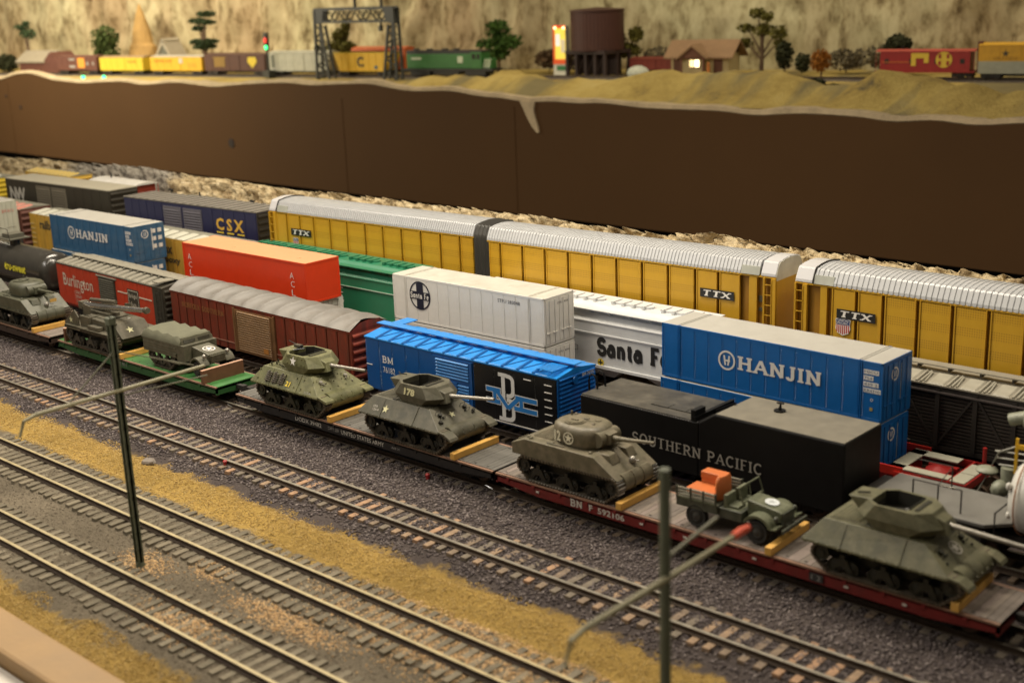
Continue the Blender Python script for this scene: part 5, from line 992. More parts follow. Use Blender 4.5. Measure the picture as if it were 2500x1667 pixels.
def running_gear(t, xr, xf, zr, rr, wheelx, y0, y1, m, rw=.25, zf=None, rf=None, bog=True, bare=False, pitch=.155):
    """closed belts with cleats, road wheels, sprocket in front and idler behind, on both sides"""
    zf = zf or zr; rf = rf or rr; W_ = y1 - y0
    path = []
    bot0, bot1 = wheelx[0] - rw * .6, wheelx[-1] + rw * .6
    path += arc(xr, zr, rr, rr, 90, 215, 8); path += [(bot0, .03), (bot1, .03)]; path += arc(xf, zf, rf, rf, -35, 90, 8)
    P = [Vector((a, b)) for a, b in path]; P.append(P[0]); seg = [(P[i + 1] - P[i]).length for i in range(len(P) - 1)]; tot = sum(seg); n = int(tot / pitch); cl = []
    for k in range(n):
        d = k * tot / n; i = 0
        while d > seg[i]: d -= seg[i]; i += 1
        u = (P[i + 1] - P[i]).normalized(); cl.append((P[i] + u * d, u))
    q = MB()
    for p, u in cl:
        nn = Vector((u.y, -u.x)); l = pitch * .46
        def bx(a0, a1, b0, b1, ya, yb):
            c = [(p + u * a + nn * b) for a, b in ((a0, b0), (a1, b0), (a1, b1), (a0, b1))]; q.loft([[(v.x, ya, v.y) for v in c], [(v.x, yb, v.y) for v in c]])
        bx(-l, l, -.035, .035, 0, W_); bx(-.03, .03, .035, .085, .02, W_ - .02); bx(l - .035, l + .03, -.04, .055, -.035, .04); bx(l - .035, l + .03, -.04, .055, W_ - .04, W_ + .035)
    tr = q.mesh('track', bare or tkm)
    q = MB(); q.lathe([(0, -.02), (.07, -.02), (.10, .0), (rw * .72, .03), (rw * .78, 0), (rw, .0), (rw, .17), (0, .17)], (0, 0, 0), 'y', 18)
    for a in range(6): q.box(.12 * math.cos(a) - .03, .12 * math.cos(a) + .03, -.015, .03, .12 * math.sin(a) - .03, .12 * math.sin(a) + .03)
    rwm = q.mesh('road_wheel', m, True)
    def spr(r, teeth):
        q = MB(); q.lathe([(0, -.02), (r * .35, -.03), (r * .4, .02), (r * .8, .03), (r * .85, 0), (r - .03, 0), (r - .03, .10), (0, .12)], (0, 0, 0), 'y', 20)
        if teeth:
            for k in range(13): a = 2 * PI * k / 13; q.prism([(math.cos(a - .09) * (r - .04), math.sin(a - .09) * (r - .04)), (math.cos(a + .09) * (r - .04), math.sin(a + .09) * (r - .04)), (math.cos(a) * (r + .035), math.sin(a) * (r + .035))], 'y', .0, .06)
        return q
    sp, idl = spr(rf - .02, True).mesh('sprocket', m), spr(rr - .03, False).mesh('idler', m)
    bm_ = MB()
    if bog: bm_.prism([(-.18, .62), (.18, .62), (.30, .42), (.42, .22), (.30, .16), (.12, .34), (-.12, .34), (-.30, .16), (-.42, .22), (-.30, .42)], 'y', -.05, .12); bm_.box(-.09, .09, -.03, .1, .6, .78); bgm = bm_.mesh('bogie', m)
    for s in (-1, 1):
        yo = -y1 if s < 0 else y0
        put('track', tr, t, (0, yo, 0)); yw = (-y1 + .10) if s < 0 else (y1 - .10 - .17)
        for x in wheelx: put('road_wheel', rwm, t, (x, yw if s < 0 else y1 - .10, rw + .05), PI if s > 0 else 0)
        for x, z, me, nm in ((xf, zf, sp, 'sprocket'), (xr, zr, idl, 'idler')): put(nm, me, t, (x, -y1 + .03 if s < 0 else y1 - .03, z), PI if s > 0 else 0)
        if bog:
            for k in range(0, len(wheelx) - 1, 2): put('bogie', bgm, t, ((wheelx[k] + wheelx[k + 1]) / 2, -y1 + .07 if s < 0 else y1 - .07, 0), PI if s > 0 else 0)
RW = [-1.85, -1.2, -.35, .3, 1.15, 1.8]
def gun_tube(t, a, b, r0, r1, mat, brake=False, name='gun_barrel'):
    q = MB(); a, b = Vector(a), Vector(b); d = (b - a)
    prof = [(0, r0), (.06, r0 * 1.25), (.065, r0), (.45, (r0 * .5 + r1 * .5)), (1, r1)]
    pts = [a + d * u for u, _ in prof]; q.tube(pts, [r for _, r in prof], 14)
    e = d.normalized()
    if brake: q.cyl(b - e * .02, b + e * .28, r1 * 1.5, n=12)
    g = q.build(name, mat, t, True); q = MB(); q.cyl(b + e * (.281 if brake else .001), b + e * (.284 if brake else .005), r1 * .6, n=10); q.build('muzzle', drk, g); return g
def m10(label, x, col, detail='bolts', gunz=2.5, fend=False, rz=0, y=0, gx=4.1):
    m = paint('olive_' + detail, col); t = vroot('tank_destroyer', label, 'tank destroyer', x, y, rz)
    low = paint('lower_' + detail, tuple(c * .11 for c in col), tuple(c * .25 for c in col)); running_gear(t, -2.30, 2.28, .66, .34, RW, 1.04, 1.44, low, rw=.26, zf=.70, rf=.34)  # lower parts take the hull paint darkened, with their shade painted in
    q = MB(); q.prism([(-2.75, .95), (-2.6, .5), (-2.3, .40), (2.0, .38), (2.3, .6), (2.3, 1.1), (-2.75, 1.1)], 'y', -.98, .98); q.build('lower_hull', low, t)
    # upper hull: sides slope inwards from a wide skirt
    B = [(-3.05, -1.52), (2.28, -1.52), (2.28, 1.52), (-3.05, 1.52)]; Tp = [(-2.45, -1.02), (1.18, -.98), (1.18, .98), (-2.45, 1.02)]
    q = MB(); q.loft([[(a, b, .98) for a, b in B], [(a, b, 1.06) for a, b in B], [(a, b, 1.80) for a, b in Tp]]); q.build('upper_hull', m, t, bevel=.02)
    q = MB(); q.prism([(1.75, 1.1)] + arc(2.2, .78, .52, .42, 75, -95, 9) + [(1.9, .4)], 'y', -1.0, 1.0); q.build('nose', m, t, True)
    q = MB()
    for s in (-1, 1):
        ya, yb = sorted((s * 1.0, s * 1.52))
        prof = [(2.2, 1.12), (2.62, 1.06), (2.92, .90), (3.0, .78), (2.94, .76), (2.6, .96), (2.2, 1.02)] if fend else [(2.2, 1.14), (2.85, .98), (2.9, .88), (2.85, .84), (2.2, 1.0)]
        q.prism(prof, 'y', ya, yb)
    q.build('fender', m, t, bevel=.015)
    # turret: hexagonal, undercut below, open on top
    def ringp(pts, z): return [(a, -b, z) for a, b in pts] + [(a, b, z) for a, b in pts[::-1]]
    base = [(.95, .5), (.42, .90), (-.75, .90), (-1.2, .5)]; belly = [(1.42, .42), (.92, .99), (-1.12, .99), (-1.58, .62)]; top = [(1.0, .42), (.55, .86), (-.80, .88), (-1.2, .60)]
    ts = thing_part('turret', t, (.12, 0, 0)); q = MB(); q.loft([ringp(base, 1.80), ringp(belly, 2.18), ringp(top, 2.66)], cap=False); q.f.append(tuple(range(8)))
    hole = [(.30, .36), (.24, .72), (-.74, .78), (-1.08, .52)]
    o = len(q.v); q.v += ringp(top, 2.66) + ringp(hole, 2.66); q.f += [(o + i, o + (i + 1) % 8, o + 8 + (i + 1) % 8, o + 8 + i) for i in range(8)]
    w = q.build('turret_wall', m, ts, bevel=.014); q = MB(); q.loft([ringp(hole, 2.66), ringp(hole, 2.12)], cap=False); q.f.append(tuple(range(8, 16))); q.build('fighting_compartment', drk, ts)
    q = MB(); q.hexa([(-1.45, -.58, 2.15), (-1.1, -.5, 2.15), (-1.1, .5, 2.15), (-1.45, .58, 2.15), (-1.95, -.50, 2.62), (-1.06, -.52, 2.68), (-1.06, .52, 2.68), (-1.95, .50, 2.62)]); q.build('counterweight', m, ts, bevel=.02)
    q = MB(); q.hexa([(1.15, -.42, 1.88), (1.62, -.38, 2.0), (1.62, .38, 2.0), (1.15, .42, 1.88), (.90, -.38, 2.62), (1.42, -.30, 2.42), (1.42, .30, 2.42), (.90, .38, 2.62)]); q.build('mantlet', m, ts, bevel=.02)
    q = MB(); q.tube([(.3, -.6, 2.69), (.3, .6, 2.69)], .025, 5); q.box(.45, .60, -.55, .5, 2.665, 2.69); q.box(-.2, .2, -.15, .15, 2.12, 2.35); q.tube([(-.1, 0, 2.35), (.9, 0, 2.35)], .09, 8); q.build('gun_breech', low, ts)
    gun_tube(ts, (1.35, 0, 2.22), (gx, 0, gunz), .10, .065, gunm)
    q = MB(); q.cyl((.12, 0, 1.78), (.12, 0, 1.83), .86, n=24); q.build('turret_ring', low, t)
    # hatches and engine deck
    q = MB(); [q.box(.55 + a * .0, 1.0, b - .24, b + .24, 1.80, 1.83) for a, b in ((0, -.5), (0, .5))]; q.box(-2.3, -1.3, -.7, .7, 1.80, 1.825)
    for k in range(7): q.box(-2.25 + k * .14, -2.19 + k * .14, -.62, .62, 1.825, 1.84)
    q.build('deck_hatch', m, t)
    q = MB()
    for s in (-1, 1):
        for a, b in ((1.75, .70), (1.95, .95)): zz = 1.8 - (a - 1.18) * .68; q.cyl((a, s * b, zz - .02), (a + .03, s * b, zz + .07), .045, n=8)
        q.cyl((1.62, s * .78, 1.5), (1.68, s * .78, 1.62), .10, n=10)
        for x0 in (1.5, 1.78): q.tube([(x0, s * .62, 1.8 - (x0 - 1.18) * .68), (x0 + .06, s * .62, 1.94 - (x0 - 1.18) * .68), (x0 + .06, s * .92, 1.94 - (x0 - 1.18) * .68), (x0, s * .92, 1.8 - (x0 - 1.18) * .68)], .016, 5)
    q.build('headlamp', gunm if detail == 'bolts' else low, t)
    sd = (0, .5, .74)
    q = MB()
    for x_ in (-1.6, .55):
        q.hexa([(x_, -1.535, 1.08), (x_ + .03, -1.535, 1.08), (x_ + .03, -1.50, 1.08), (x_, -1.50, 1.08), (x_, -1.035, 1.79), (x_ + .03, -1.035, 1.79), (x_ + .03, -1.0, 1.79), (x_, -1.0, 1.79)])
    q.box(-3.0, 2.25, -1.545, -1.515, .99, 1.03); [q.box(-2.9 + k * .42, -2.84 + k * .42, -1.57, -1.52, .97, 1.06) for k in range(12)]
    for s_ in (-1, 1): q.tube([(-2.3, s_ * .85, 1.83), (-1.2, s_ * .85, 1.84), (.6, s_ * .88, 1.83)], .018, 5)
    q.hexa([(1.2, -.02, 1.80), (1.24, -.02, 1.80), (1.24, .02, 1.80), (1.2, .02, 1.80), (1.2, -.02, 1.83), (1.24, -.02, 1.83), (1.24, .02, 1.83), (1.2, .02, 1.83)]); q.box(2.22, 2.34, -1.0, 1.0, 1.08, 1.15)
    for y_ in (-.33, .33): q.tube([(2.3, y_, 1.14), (2.62, y_, 1.02), (2.74, y_, .78)], .04, 5)
    for k in range(5): q.cyl((2.72, -.8 + k * .4, .86), (2.78, -.8 + k * .4, .87), .035, n=6)
    q.build('plate_seam', m, t)
    if detail == 'bolts':
        q = MB()
        for x_ in (-2.55, -.55, .3, .85, 1.55): 
            for u in (.25, .78): yy_, z_ = -1.52 + .5 * u, 1.06 + .74 * u; q.cyl((x_, yy_, z_), (x_, yy_ - .045, z_ + .03), .04, n=6)
        for x_ in (-.7, -.4, .0, .35, .6):
            for u in (.18, .82): q.cyl((.12 + x_, -.98 + .11 * u, 2.18 + .48 * u), (.12 + x_, -1.05 + .11 * u, 2.20 + .48 * u), .035, n=6)
        for x_ in (1.4, 1.7, 2.0):
            for y_ in (-.5, .0, .5): q.cyl((x_, y_, 1.8 - (x_ - 1.18) * .68), (x_ + .02, y_, 1.85 - (x_ - 1.18) * .68), .03, n=6)
        q.build('armour_boss', m, t)
        q = MB()
        for k in range(3):
            for j in range(5): x_ = -1.95 + k * .52; z_ = 1.24 + j * .085; yy_ = -1.52 + .5 * (z_ - 1.06) / .74 - .05; q.box(x_, x_ + .42, yy_ - .03, yy_ + .03, z_, z_ + .05)
            x_ = -1.95 + k * .52; q.hexa([(x_ + .1, -1.50, 1.18), (x_ + .16, -1.50, 1.18), (x_ + .16, -1.38, 1.18), (x_ + .1, -1.38, 1.18), (x_ + .1, -1.22, 1.68), (x_ + .16, -1.22, 1.68), (x_ + .16, -1.1, 1.68), (x_ + .1, -1.1, 1.68)])
        q.build('grouser_rack', M('rack_steel', (.16, .15, .13), rough=.35, metal=.6, var=.3, vs=8), t)
        decal(text_mesh('21', .26, .34, mat=yelm, bold=.03), t, (-.32, -1.47, 1.22), (1, 0, 0), sd)
        decal(text_mesh('U.S.A.', .12, .5, mat=dgr), t, (1.2, -1.50, 1.12), (1, 0, 0), sd)
        decal(star_mesh(.26, white), ts, (-.28, -.965, 2.38), (1, 0, 0), (0, .11, .48))
        q = MB(); q.box(-1.2, -.75, -.12, .12, 2.76, 2.9); q.tube([(-1.0, 0, 2.66), (-1.0, 0, 2.8)], .05, 6); q.tube([(-.9, 0, 2.85), (-1.85, .1, 2.95)], .022, 6); q.tube([(-1.0, -.35, 2.7), (-.4, -.1, 2.82)], .02, 5); q.build('machine_gun', M('mg_steel', (.10, .10, .10), rough=.3, metal=.8), ts)
        q = MB(); [q.cyl((x_, y_, 1.8), (x_, y_, 1.98), .04, n=6) for x_, y_ in ((-2.1, -.8), (-1.95, -.6), (-2.2, -.3))]; q.tube([(-1.75, -.6, 1.85), (-1.3, -.7, 1.85)], .03, 5); q.build('deck_fitting', low, t)
    elif detail == 'numbered':
        sy = M('star_cream', (.62, .60, .36), rough=.6)
        decal(text_mesh('178', .32, .68, bold=.05, mat=M('number_cream', (.55, .52, .30), rough=.6)), ts, (-.52, -1.01, 2.21), (1, 0, 0), (0, .11, .48))
        decal(star_mesh(.21, sy), t, (-1.35, -1.31, 1.40), (1, 0, 0), sd); decal(text_mesh('USA\n12614', .26, .40, mat=M('stencil_white')), t, (-2.15, -1.43, 1.26), (1, 0, 0), sd)
        decal(star_mesh(.20, sy), t, (1.72, -.12, 1.455), (0, 1, 0), (-1.1, 0, .74))
        q = MB(); q.tube([(-1.2, -.95, 1.83), (-.95, -.98, 1.84), (-.9, -.8, 1.85)], .025, 5); q.tube([(-1.9, .15, 2.72), (-1.55, -.1, 2.76), (-1.3, .1, 2.72)], .03, 5); q.build('tow_hook', low, t)
        for s in (-1, 1): q = MB(); q.cyl((1.9, s * 1.05, 1.33), (1.97, s * 1.05, 1.42), .08, n=10); q.build('headlamp_socket', drk, t)
    else:
        decal(star_mesh(.21, dcal, ring=True), t, (1.75, .12, 1.44), (0, 1, 0), (-1.1, 0, .74))
        q = MB(); [q.tube([(-1.0 + k * .12, -.75, 1.82), (-.95 + k * .12, -.7, 1.9), (-.9 + k * .12, -.75, 1.82)], .03, 5) for k in range(3)]; q.tube([(-1.6, -.3, 2.72), (-1.2, -.15, 2.75)], .04, 5); q.build('tow_hook', low, t)
    return t
def thing_part(name, par, loc):
    o = bpy.data.objects.new(name, None); COL.objects.link(o); o.parent = par; o.location = loc; o.empty_display_size = .3; return o
# a turret is one part: its mesh is the wall, everything on it hangs below it
def sherman(label, x, col, key, gunz=2.42, num=True, rz=0, skirt=False, gx=3.45):
    m = paint('tankpaint_' + key, col); low = paint('tanklow_' + key, tuple(c * .10 for c in col), tuple(c * .2 for c in col)); t = vroot('tank', label, 'tank', x, 0, rz)  # lower colour is the hull paint with the shade underneath mixed in
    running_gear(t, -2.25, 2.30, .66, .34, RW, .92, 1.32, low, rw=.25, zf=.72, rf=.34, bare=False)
    if num:
        q = MB()
        for s in (-1, 1):
            y_ = s * 1.12
            for k in range(7): a = math.radians(82 - k * 19); cx_, cz_ = 2.30 + .40 * math.cos(a), .72 + .40 * math.sin(a); q.cyl((cx_, y_ - .21, cz_), (cx_, y_ + .21, cz_), .028, n=6); q.box(cx_ - .04, cx_ + .04, y_ - .20, y_ + .20, cz_ - .04, cz_ + .02) if k % 2 == 0 else None
        q.build('bare_link', brt, t)
        q = MB(); [q.box(-1.95 + k * .155, -1.88 + k * .155, -1.36, -1.30, .03, .075) for k in range(26)]; o_ = q.build('worn_cleat', brt, t); o_['kind'] = 'stuff'
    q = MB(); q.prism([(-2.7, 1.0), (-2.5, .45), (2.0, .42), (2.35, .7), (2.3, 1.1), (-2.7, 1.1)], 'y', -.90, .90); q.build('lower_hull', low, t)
    q = MB(); q.prism([(-2.92, 1.05), (2.62, 1.05), (1.42, 1.80), (-2.2, 1.80), (-2.92, 1.52)], 'y', -1.31, 1.31); q.build('upper_hull', m, t, bevel=.03)
    q = MB(); q.prism([(2.0, 1.1)] + arc(2.32, .82, .44, .42, 65, -100, 9) + [(2.0, .42)], 'y', -.90, .90)
    for y_ in (-.3, .3): q.prism([(2.2, 1.12)] + arc(2.32, .82, .475, .455, 60, -60, 6), 'y', y_ - .03, y_ + .03)
    q.build('nose', m, t, True)
    q = MB()
    for s in (-1, 1): q.hexa([(1.45, s * .55 - .3, 1.45), (2.02, s * .55 - .26, 1.45), (2.02, s * .55 + .26, 1.45), (1.45, s * .55 + .3, 1.45), (1.2, s * .55 - .3, 1.84), (1.80, s * .55 - .24, 1.80), (1.80, s * .55 + .24, 1.80), (1.2, s * .55 + .3, 1.84)])
    q.build('driver_hood', m, t, bevel=.03)
    q = MB(); q.ell((2.2, .25 if num else 0, 1.42), .16, .16, .16); q.cyl((2.25, .25, 1.42), (2.55, .25, 1.45), .035, n=8); q.build('bow_gun', gunm, t, True)
    q = MB(); q.box(-2.15, -1.15, -.75, .75, 1.80, 1.83)
    for k in range(12): q.box(-2.1, -1.2, -.70 + k * .12, -.64 + k * .12, 1.83, 1.855)
    q.build('engine_grille', m, t)
    q = MB()
    for a, b in ((-.9, -1.05), (-.7, .95), (1.05, -1.0), (1.05, 1.0), (-2.0, -1.1), (-2.2, -1.0)): q.ell((a, b, 1.82), .10, .10, .07, 8, 4)
    q.tube([(-1.1, -1.15, 1.84), (-.2, -1.15, 1.84)], .03, 5); q.tube([(-2.7, -1.1, 1.66), (-2.5, -.7, 1.75)], .03, 5); q.build('deck_fitting', m, t, True)
    ts = thing_part('turret', t, (.05, 0, 0)); q = MB(); rings = []
    def se(a, rx, ry, e=2.5): c, s = math.cos(a), math.sin(a); return (math.copysign(abs(c) ** (2 / e), c) * rx, math.copysign(abs(s) ** (2 / e), s) * ry)
    for z, k, cx_ in ((1.80, .92, 0), (1.95, 1.0, 0), (2.38, .995, -.03), (2.54, .95, -.05), (2.63, .86, -.06), (2.67, .72, -.06)):
        ring = []
        for i in range(32):
            a = 2 * PI * i / 32; px_, py_ = se(a, 1.16 if math.cos(a) > 0 else 1.38, .98)
            if math.cos(a) < 0 and z < 1.9: px_ *= .85
            ring.append((cx_ + px_ * k, py_ * k, z))
        rings.append(ring)
    q.loft(rings); q.build('turret_shell', m, ts, True)
    q = MB(); q.cyl((-.35, -.28, 2.62), (-.35, -.28, 2.71), .44, n=24); q.cyl((-.35, -.28, 2.71), (-.35, -.28, 2.74), .36, n=24); q.box(-.5, -.2, -.34, -.22, 2.74, 2.78); q.build('cupola', m, ts, True)
    q = MB(); q.cyl((.35, .35, 2.62), (.35, .35, 2.69), .14, n=12); q.ell((.5, -.15, 2.66), .09, .09, .08, 8, 4); q.ell((-.9, .45, 2.64), .10, .08, .10, 8, 4); q.tube([(-.35, .0, 2.7), (.1, .1, 2.76)], .035, 5); q.tube([(-1.0, .3, 2.6), (-1.0, .3, 2.84)], .05, 6); q.build('roof_fitting', m, ts, True)
    q = MB(); q.cyl((1.0, -.62, 2.22), (1.0, .62, 2.22), .31, n=20); q.hexa([(1.0, -.34, 1.95), (1.42, -.26, 2.02), (1.42, .26, 2.02), (1.0, .34, 1.95), (1.0, -.34, 2.52), (1.40, -.26, 2.42), (1.40, .26, 2.42), (1.0, .34, 2.52)]); q.build('mantlet', m, ts, True)
    q = MB(); q.cyl((1.4, 0, 2.23), (1.75, 0, 2.26), .135, .11, n=14); q.build('gun_collar', m, ts, True); gun_tube(ts, (1.6, 0, 2.245), (gx, 0, gunz), .10, .055, paint('gun_' + key, tuple(min(1, c * 1.15) for c in col)))
    if num:
        dw = M('decal_cream', (.78, .75, .58), rough=.6)
        decal(text_mesh('12', .44, .32, bold=.035, mat=dw), ts, (-.86, -1.005, 1.99), (1, -.03, 0), (0, .02, 1)); decal(star_mesh(.20, dw, ring=True), ts, (-.12, -1.02, 2.20), (1, .02, 0), (0, .02, 1))
    else:
        q = MB(); q.box(2.0, 2.02, -.32, .12, 1.5, 1.7); decal(q.mesh('placard', M('placard_gold', (.52, .32, .08), rough=.6)), t, (.25, .55, .0), (1, 0, 0), (0, 0, 1))
        q = MB(); [q.prism([(-2.3 + k * .45, 1.04), (-2.02 + k * .45, 1.04), (-2.05 + k * .45, 1.12), (-2.27 + k * .45, 1.12)], 'y', -1.36, -1.30) for k in range(10)]; q.box(-2.6, 2.5, -1.37, -1.31, .98, 1.04); q.build('track_guard', m, t)
    return t
m10('pale green tank destroyer with white star, bolt heads and yellow 21 on its side', -20.55, (.108, .110, .048), 'bolts', 2.42, gx=4.0)
m10('dark olive tank destroyer numbered 178 with cream stars', -11.25, (.070, .067, .044), 'numbered', 2.60, fend=True, gx=4.15)
m10('large plain olive tank destroyer beside the right end of the red flatcar, out of focus', 14.95, (.092, .090, .048), 'plain', 2.12, fend=True, gx=4.2)
sherman('khaki tank with rounded turret numbered 12 beside a ringed star', -.70, (.108, .096, .060), 'khaki', 2.47, gx=3.40)
sherman('dark olive tank with a gold placard on its nose, leftmost whole tank', -52.65, (.062, .064, .040), 'dark', 2.30, num=False, gx=3.2)
sherman('dark olive tank mostly cut off by the left border', -61.3, (.060, .060, .038), 'darker', 2.25, num=False, gx=3.0)
# howitzer carrier
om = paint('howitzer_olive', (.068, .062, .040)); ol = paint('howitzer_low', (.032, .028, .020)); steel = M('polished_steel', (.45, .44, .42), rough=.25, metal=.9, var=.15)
t = vroot('howitzer_carrier', 'tracked howitzer carrier with long steel barrel and cream stars on the green flatcar', 'howitzer', -41.7)
running_gear(t, -2.25, 2.35, .68, .34, RW, 1.0, 1.45, ol, rw=.27, zf=.74, rf=.34)
q = MB(); q.prism([(-2.7, 1.1), (-2.6, .45), (2.3, .42), (2.75, .75), (2.75, .98), (2.2, 1.1)], 'y', -1.0, 1.0); q.build('lower_hull', ol, t)
q = MB(); q.prism([(-.9, 1.05), (2.95, 1.0), (2.1, 1.72), (-.9, 1.80)], 'y', -1.02, 1.02); q.prism([(-2.7, 1.0), (-.9, 1.0), (-.9, 1.2), (-2.7, 1.2)], 'y', -1.5, 1.5); q.build('upper_hull', om, t, bevel=.02)
q = MB(); [q.prism([(-2.7, 1.16), (-2.5, 1.22), (2.0, 1.22)] + arc(2.1, .74, .48, .48, 85, 15, 6) + [(2.5, .85)] + arc(2.1, .74, .43, .43, 15, 85, 6) + [(-2.65, 1.12)], 'y', a, b) for a, b in ((-1.5, -.98), (.98, 1.5))]; q.build('fender', om, t)
q = MB(); q.prism([(-3.0, 1.0), (-1.45, 1.0), (-1.35, 1.75), (-1.75, 2.15), (-2.6, 1.55), (-3.0, 1.3)], 'y', -1.28, -1.20); q.prism([(-3.0, 1.0), (-1.45, 1.0), (-1.35, 1.75), (-1.75, 2.15), (-2.6, 1.55), (-3.0, 1.3)], 'y', 1.2, 1.28); q.prism([(-1.3, 1.85), (-.55, 1.95), (-.5, 2.45), (-1.2, 2.55)], 'y', -.95, -.88); q.prism([(.15, 1.85), (1.0, 1.95), (.9, 2.45), (.2, 2.35)], 'y', .95, 1.02)
q.box(-1.35, -.3, -1.18, -.5, 1.2, 1.85); q.box(-.2, 1.0, -1.4, -1.05, 1.25, 1.45); q.build('side_shield', om, t, bevel=.01)
q = MB(); q.tube([(-2.6, 0, 2.05), (-1.8, 0, 2.12), (.6, 0, 2.34), (4.0, 0, 2.66)], [.24, .24, .19, .13], 16); q.build('gun_barrel', steel, t, True)
q = MB(); q.tube([(3.95, 0, 2.655), (4.1, 0, 2.67), (4.28, 0, 2.69)], [.17, .21, .17], 14); q.box(-3.0, -2.6, -.26, .26, 1.85, 2.3); q.tube([(-1.9, 0, 2.5), (.9, 0, 2.72)], .12, 12); q.box(-2.0, .6, -.35, .35, 1.80, 2.0); q.build('gun_cradle', om, t, True)
q = MB(); q.cyl((-3.05, 0, 2.05), (-2.75, 0, 2.05), .26, n=14); q.tube([(-1.9, 0, 2.52), (.85, 0, 2.74)], .10, 10); q.build('recoil_cylinder', steel, t, True)
q = MB(); [q.ell((a, b, 1.74), .22, .18, .06, 12, 4) for a, b in ((1.2, -.5), (1.4, .45), (.4, -.6))]; q.box(-.6, .9, -.7, .7, 1.78, 1.82); q.tube([(1.9, -.9, 1.8), (2.2, -.9, 1.75)], .07, 6); q.build('deck_hatch', om, t, True)
sy = M('star_cream'); decal(star_mesh(.22, sy), t, (-2.2, -1.29, 1.50), (1, 0, 0), (0, 0, 1)); decal(star_mesh(.26, sy), t, (2.545, -.25, 1.37), (0, 1, 0), (-.85, 0, .72))
# half-track
hm = paint('halftrack_olive', (.075, .072, .046)); cv = M('canvas', (.125, .125, .082), rough=.85, var=.12, vs=2, bump=.02, bs=5)
t = vroot('half_track', 'olive half-track with sagging canvas top and ringed white star on the bonnet', 'half-track', -32.4)
running_gear(t, -2.35, -.35, .62, .27, [-1.95, -1.6, -1.15, -.8], .72, 1.02, ol, rw=.18, zf=.62, rf=.27, pitch=.13)
q = MB(); q.prism([(-3.05, .82), (.2, .82), (.25, .7), (.95, .7), (.95, 1.62), (-3.05, 1.62)], 'y', -1.08, 1.08); q.prism([(.95, .75), (2.45, .72), (2.5, 1.28), (.95, 1.50)], 'y', -.55, .55); q.build('body', hm, t, bevel=.03)
q = MB(); rings = []
for k, (x_, h) in enumerate(((-3.1, 1.98), (-2.75, 2.14), (-2.2, 2.03), (-1.7, 2.16), (-1.2, 2.02), (-.7, 2.14), (-.2, 2.02), (.2, 2.12), (.55, 2.04), (.60, 1.98))): rings.append([(x_, -1.10, 1.58), (x_, -1.08, h - .28), (x_, -.9, h - .06), (x_, 0, h), (x_, .9, h - .06), (x_, 1.08, h - .28), (x_, 1.10, 1.58)])
q.loft(rings); q.build('canvas_top', cv, t, True)
q = MB(); q.hexa([(.62, -1.0, 1.55), (.70, -1.0, 1.55), (.70, 1.0, 1.55), (.62, 1.0, 1.55), (.50, -.95, 1.98), (.58, -.95, 1.98), (.58, .95, 1.98), (.50, .95, 1.98)]); q.build('windscreen', hm, t)
q = MB(); [q.box(.62, .675, a, b, 1.62, 1.84) for a, b in ((-.84, -.10), (.10, .84))]; q.build('windscreen_pane', M('glass_dark', (.06, .06, .045), rough=.15, spec=.8), t)
q = MB(); [q.prism([(1.3, .72)] + arc(1.95, .62, .58, .52, 170, 12, 8) + [(2.45, .72)] + arc(1.95, .60, .50, .44, 12, 170, 8), 'y', a, b) for a, b in ((-1.08, -.55), (.55, 1.08))]; q.build('fender', hm, t, True)
wm = MB(); wm.lathe([(0, .02), (.18, .02), (.2, -.02), (.28, .0), (.30, .03), (.43, 0), (.46, .06), (.46, .20), (.43, .25), (0, .25)], (0, 0, 0), 'y', 22); tyre = M('tyre_black', (.016, .015, .013), rough=.75, var=.2); wme = wm.mesh('wheel', tyre, True)
hb = MB(); hb.lathe([(0, -.03), (.06, -.03), (.10, .0), (.2, .015), (0, .02)], (0, 0, 0), 'y', 14); hbm = hb.mesh('hub', M('hub_grey', (.06, .06, .055), rough=.45, metal=.3), True)
def wheels4(t, xs, y, r=1.0, z=.46):
    for x_ in xs:
        for s in (-1, 1): w = put('wheel', wme, t, (x_, s * y, z), PI if s > 0 else 0); w.scale = (r, 1, r); put('hub', hbm, w, (0, -.004, 0))
wheels4(t, (1.95,), .98)
q = MB(); q.box(2.5, 2.56, -.48, .48, .80, 1.22); gr = q.build('radiator', hm, t); lm = MB(); lm.box(2.56, 2.60, -.44, .44, 0, .035); me = lm.mesh('grille_slat', hm); [put('grille_slat', me, gr, (0, 0, .84 + k * .065)) for k in range(6)]
q = MB(); q.tube([(2.5, -1.0, .55), (2.8, -.7, .55), (2.8, .7, .55), (2.5, 1.0, .55)], .05, 6); q.cyl((2.78, -.45, .45), (2.78, .45, .45), .13, n=12); q.ell((2.35, -.75, 1.22), .12, .12, .12, 10, 6); q.ell((2.35, .75, 1.22), .12, .12, .12, 10, 6); q.build('bumper', gunm, t, True)
q = MB(); [q.box(-3.0, .2, -1.11, -1.08, z_, z_ + .05) for z_ in (1.02, 1.34)]; q.box(-.3, .8, -1.35, -1.05, .62, .68); q.box(.0, .25, -1.16, -1.09, .9, 1.1); q.build('side_strip', hm, t)
decal(star_mesh(.27, white, ring=True), t, (1.75, 0, 1.402), (0, 1, 0), (-1, 0, .15))
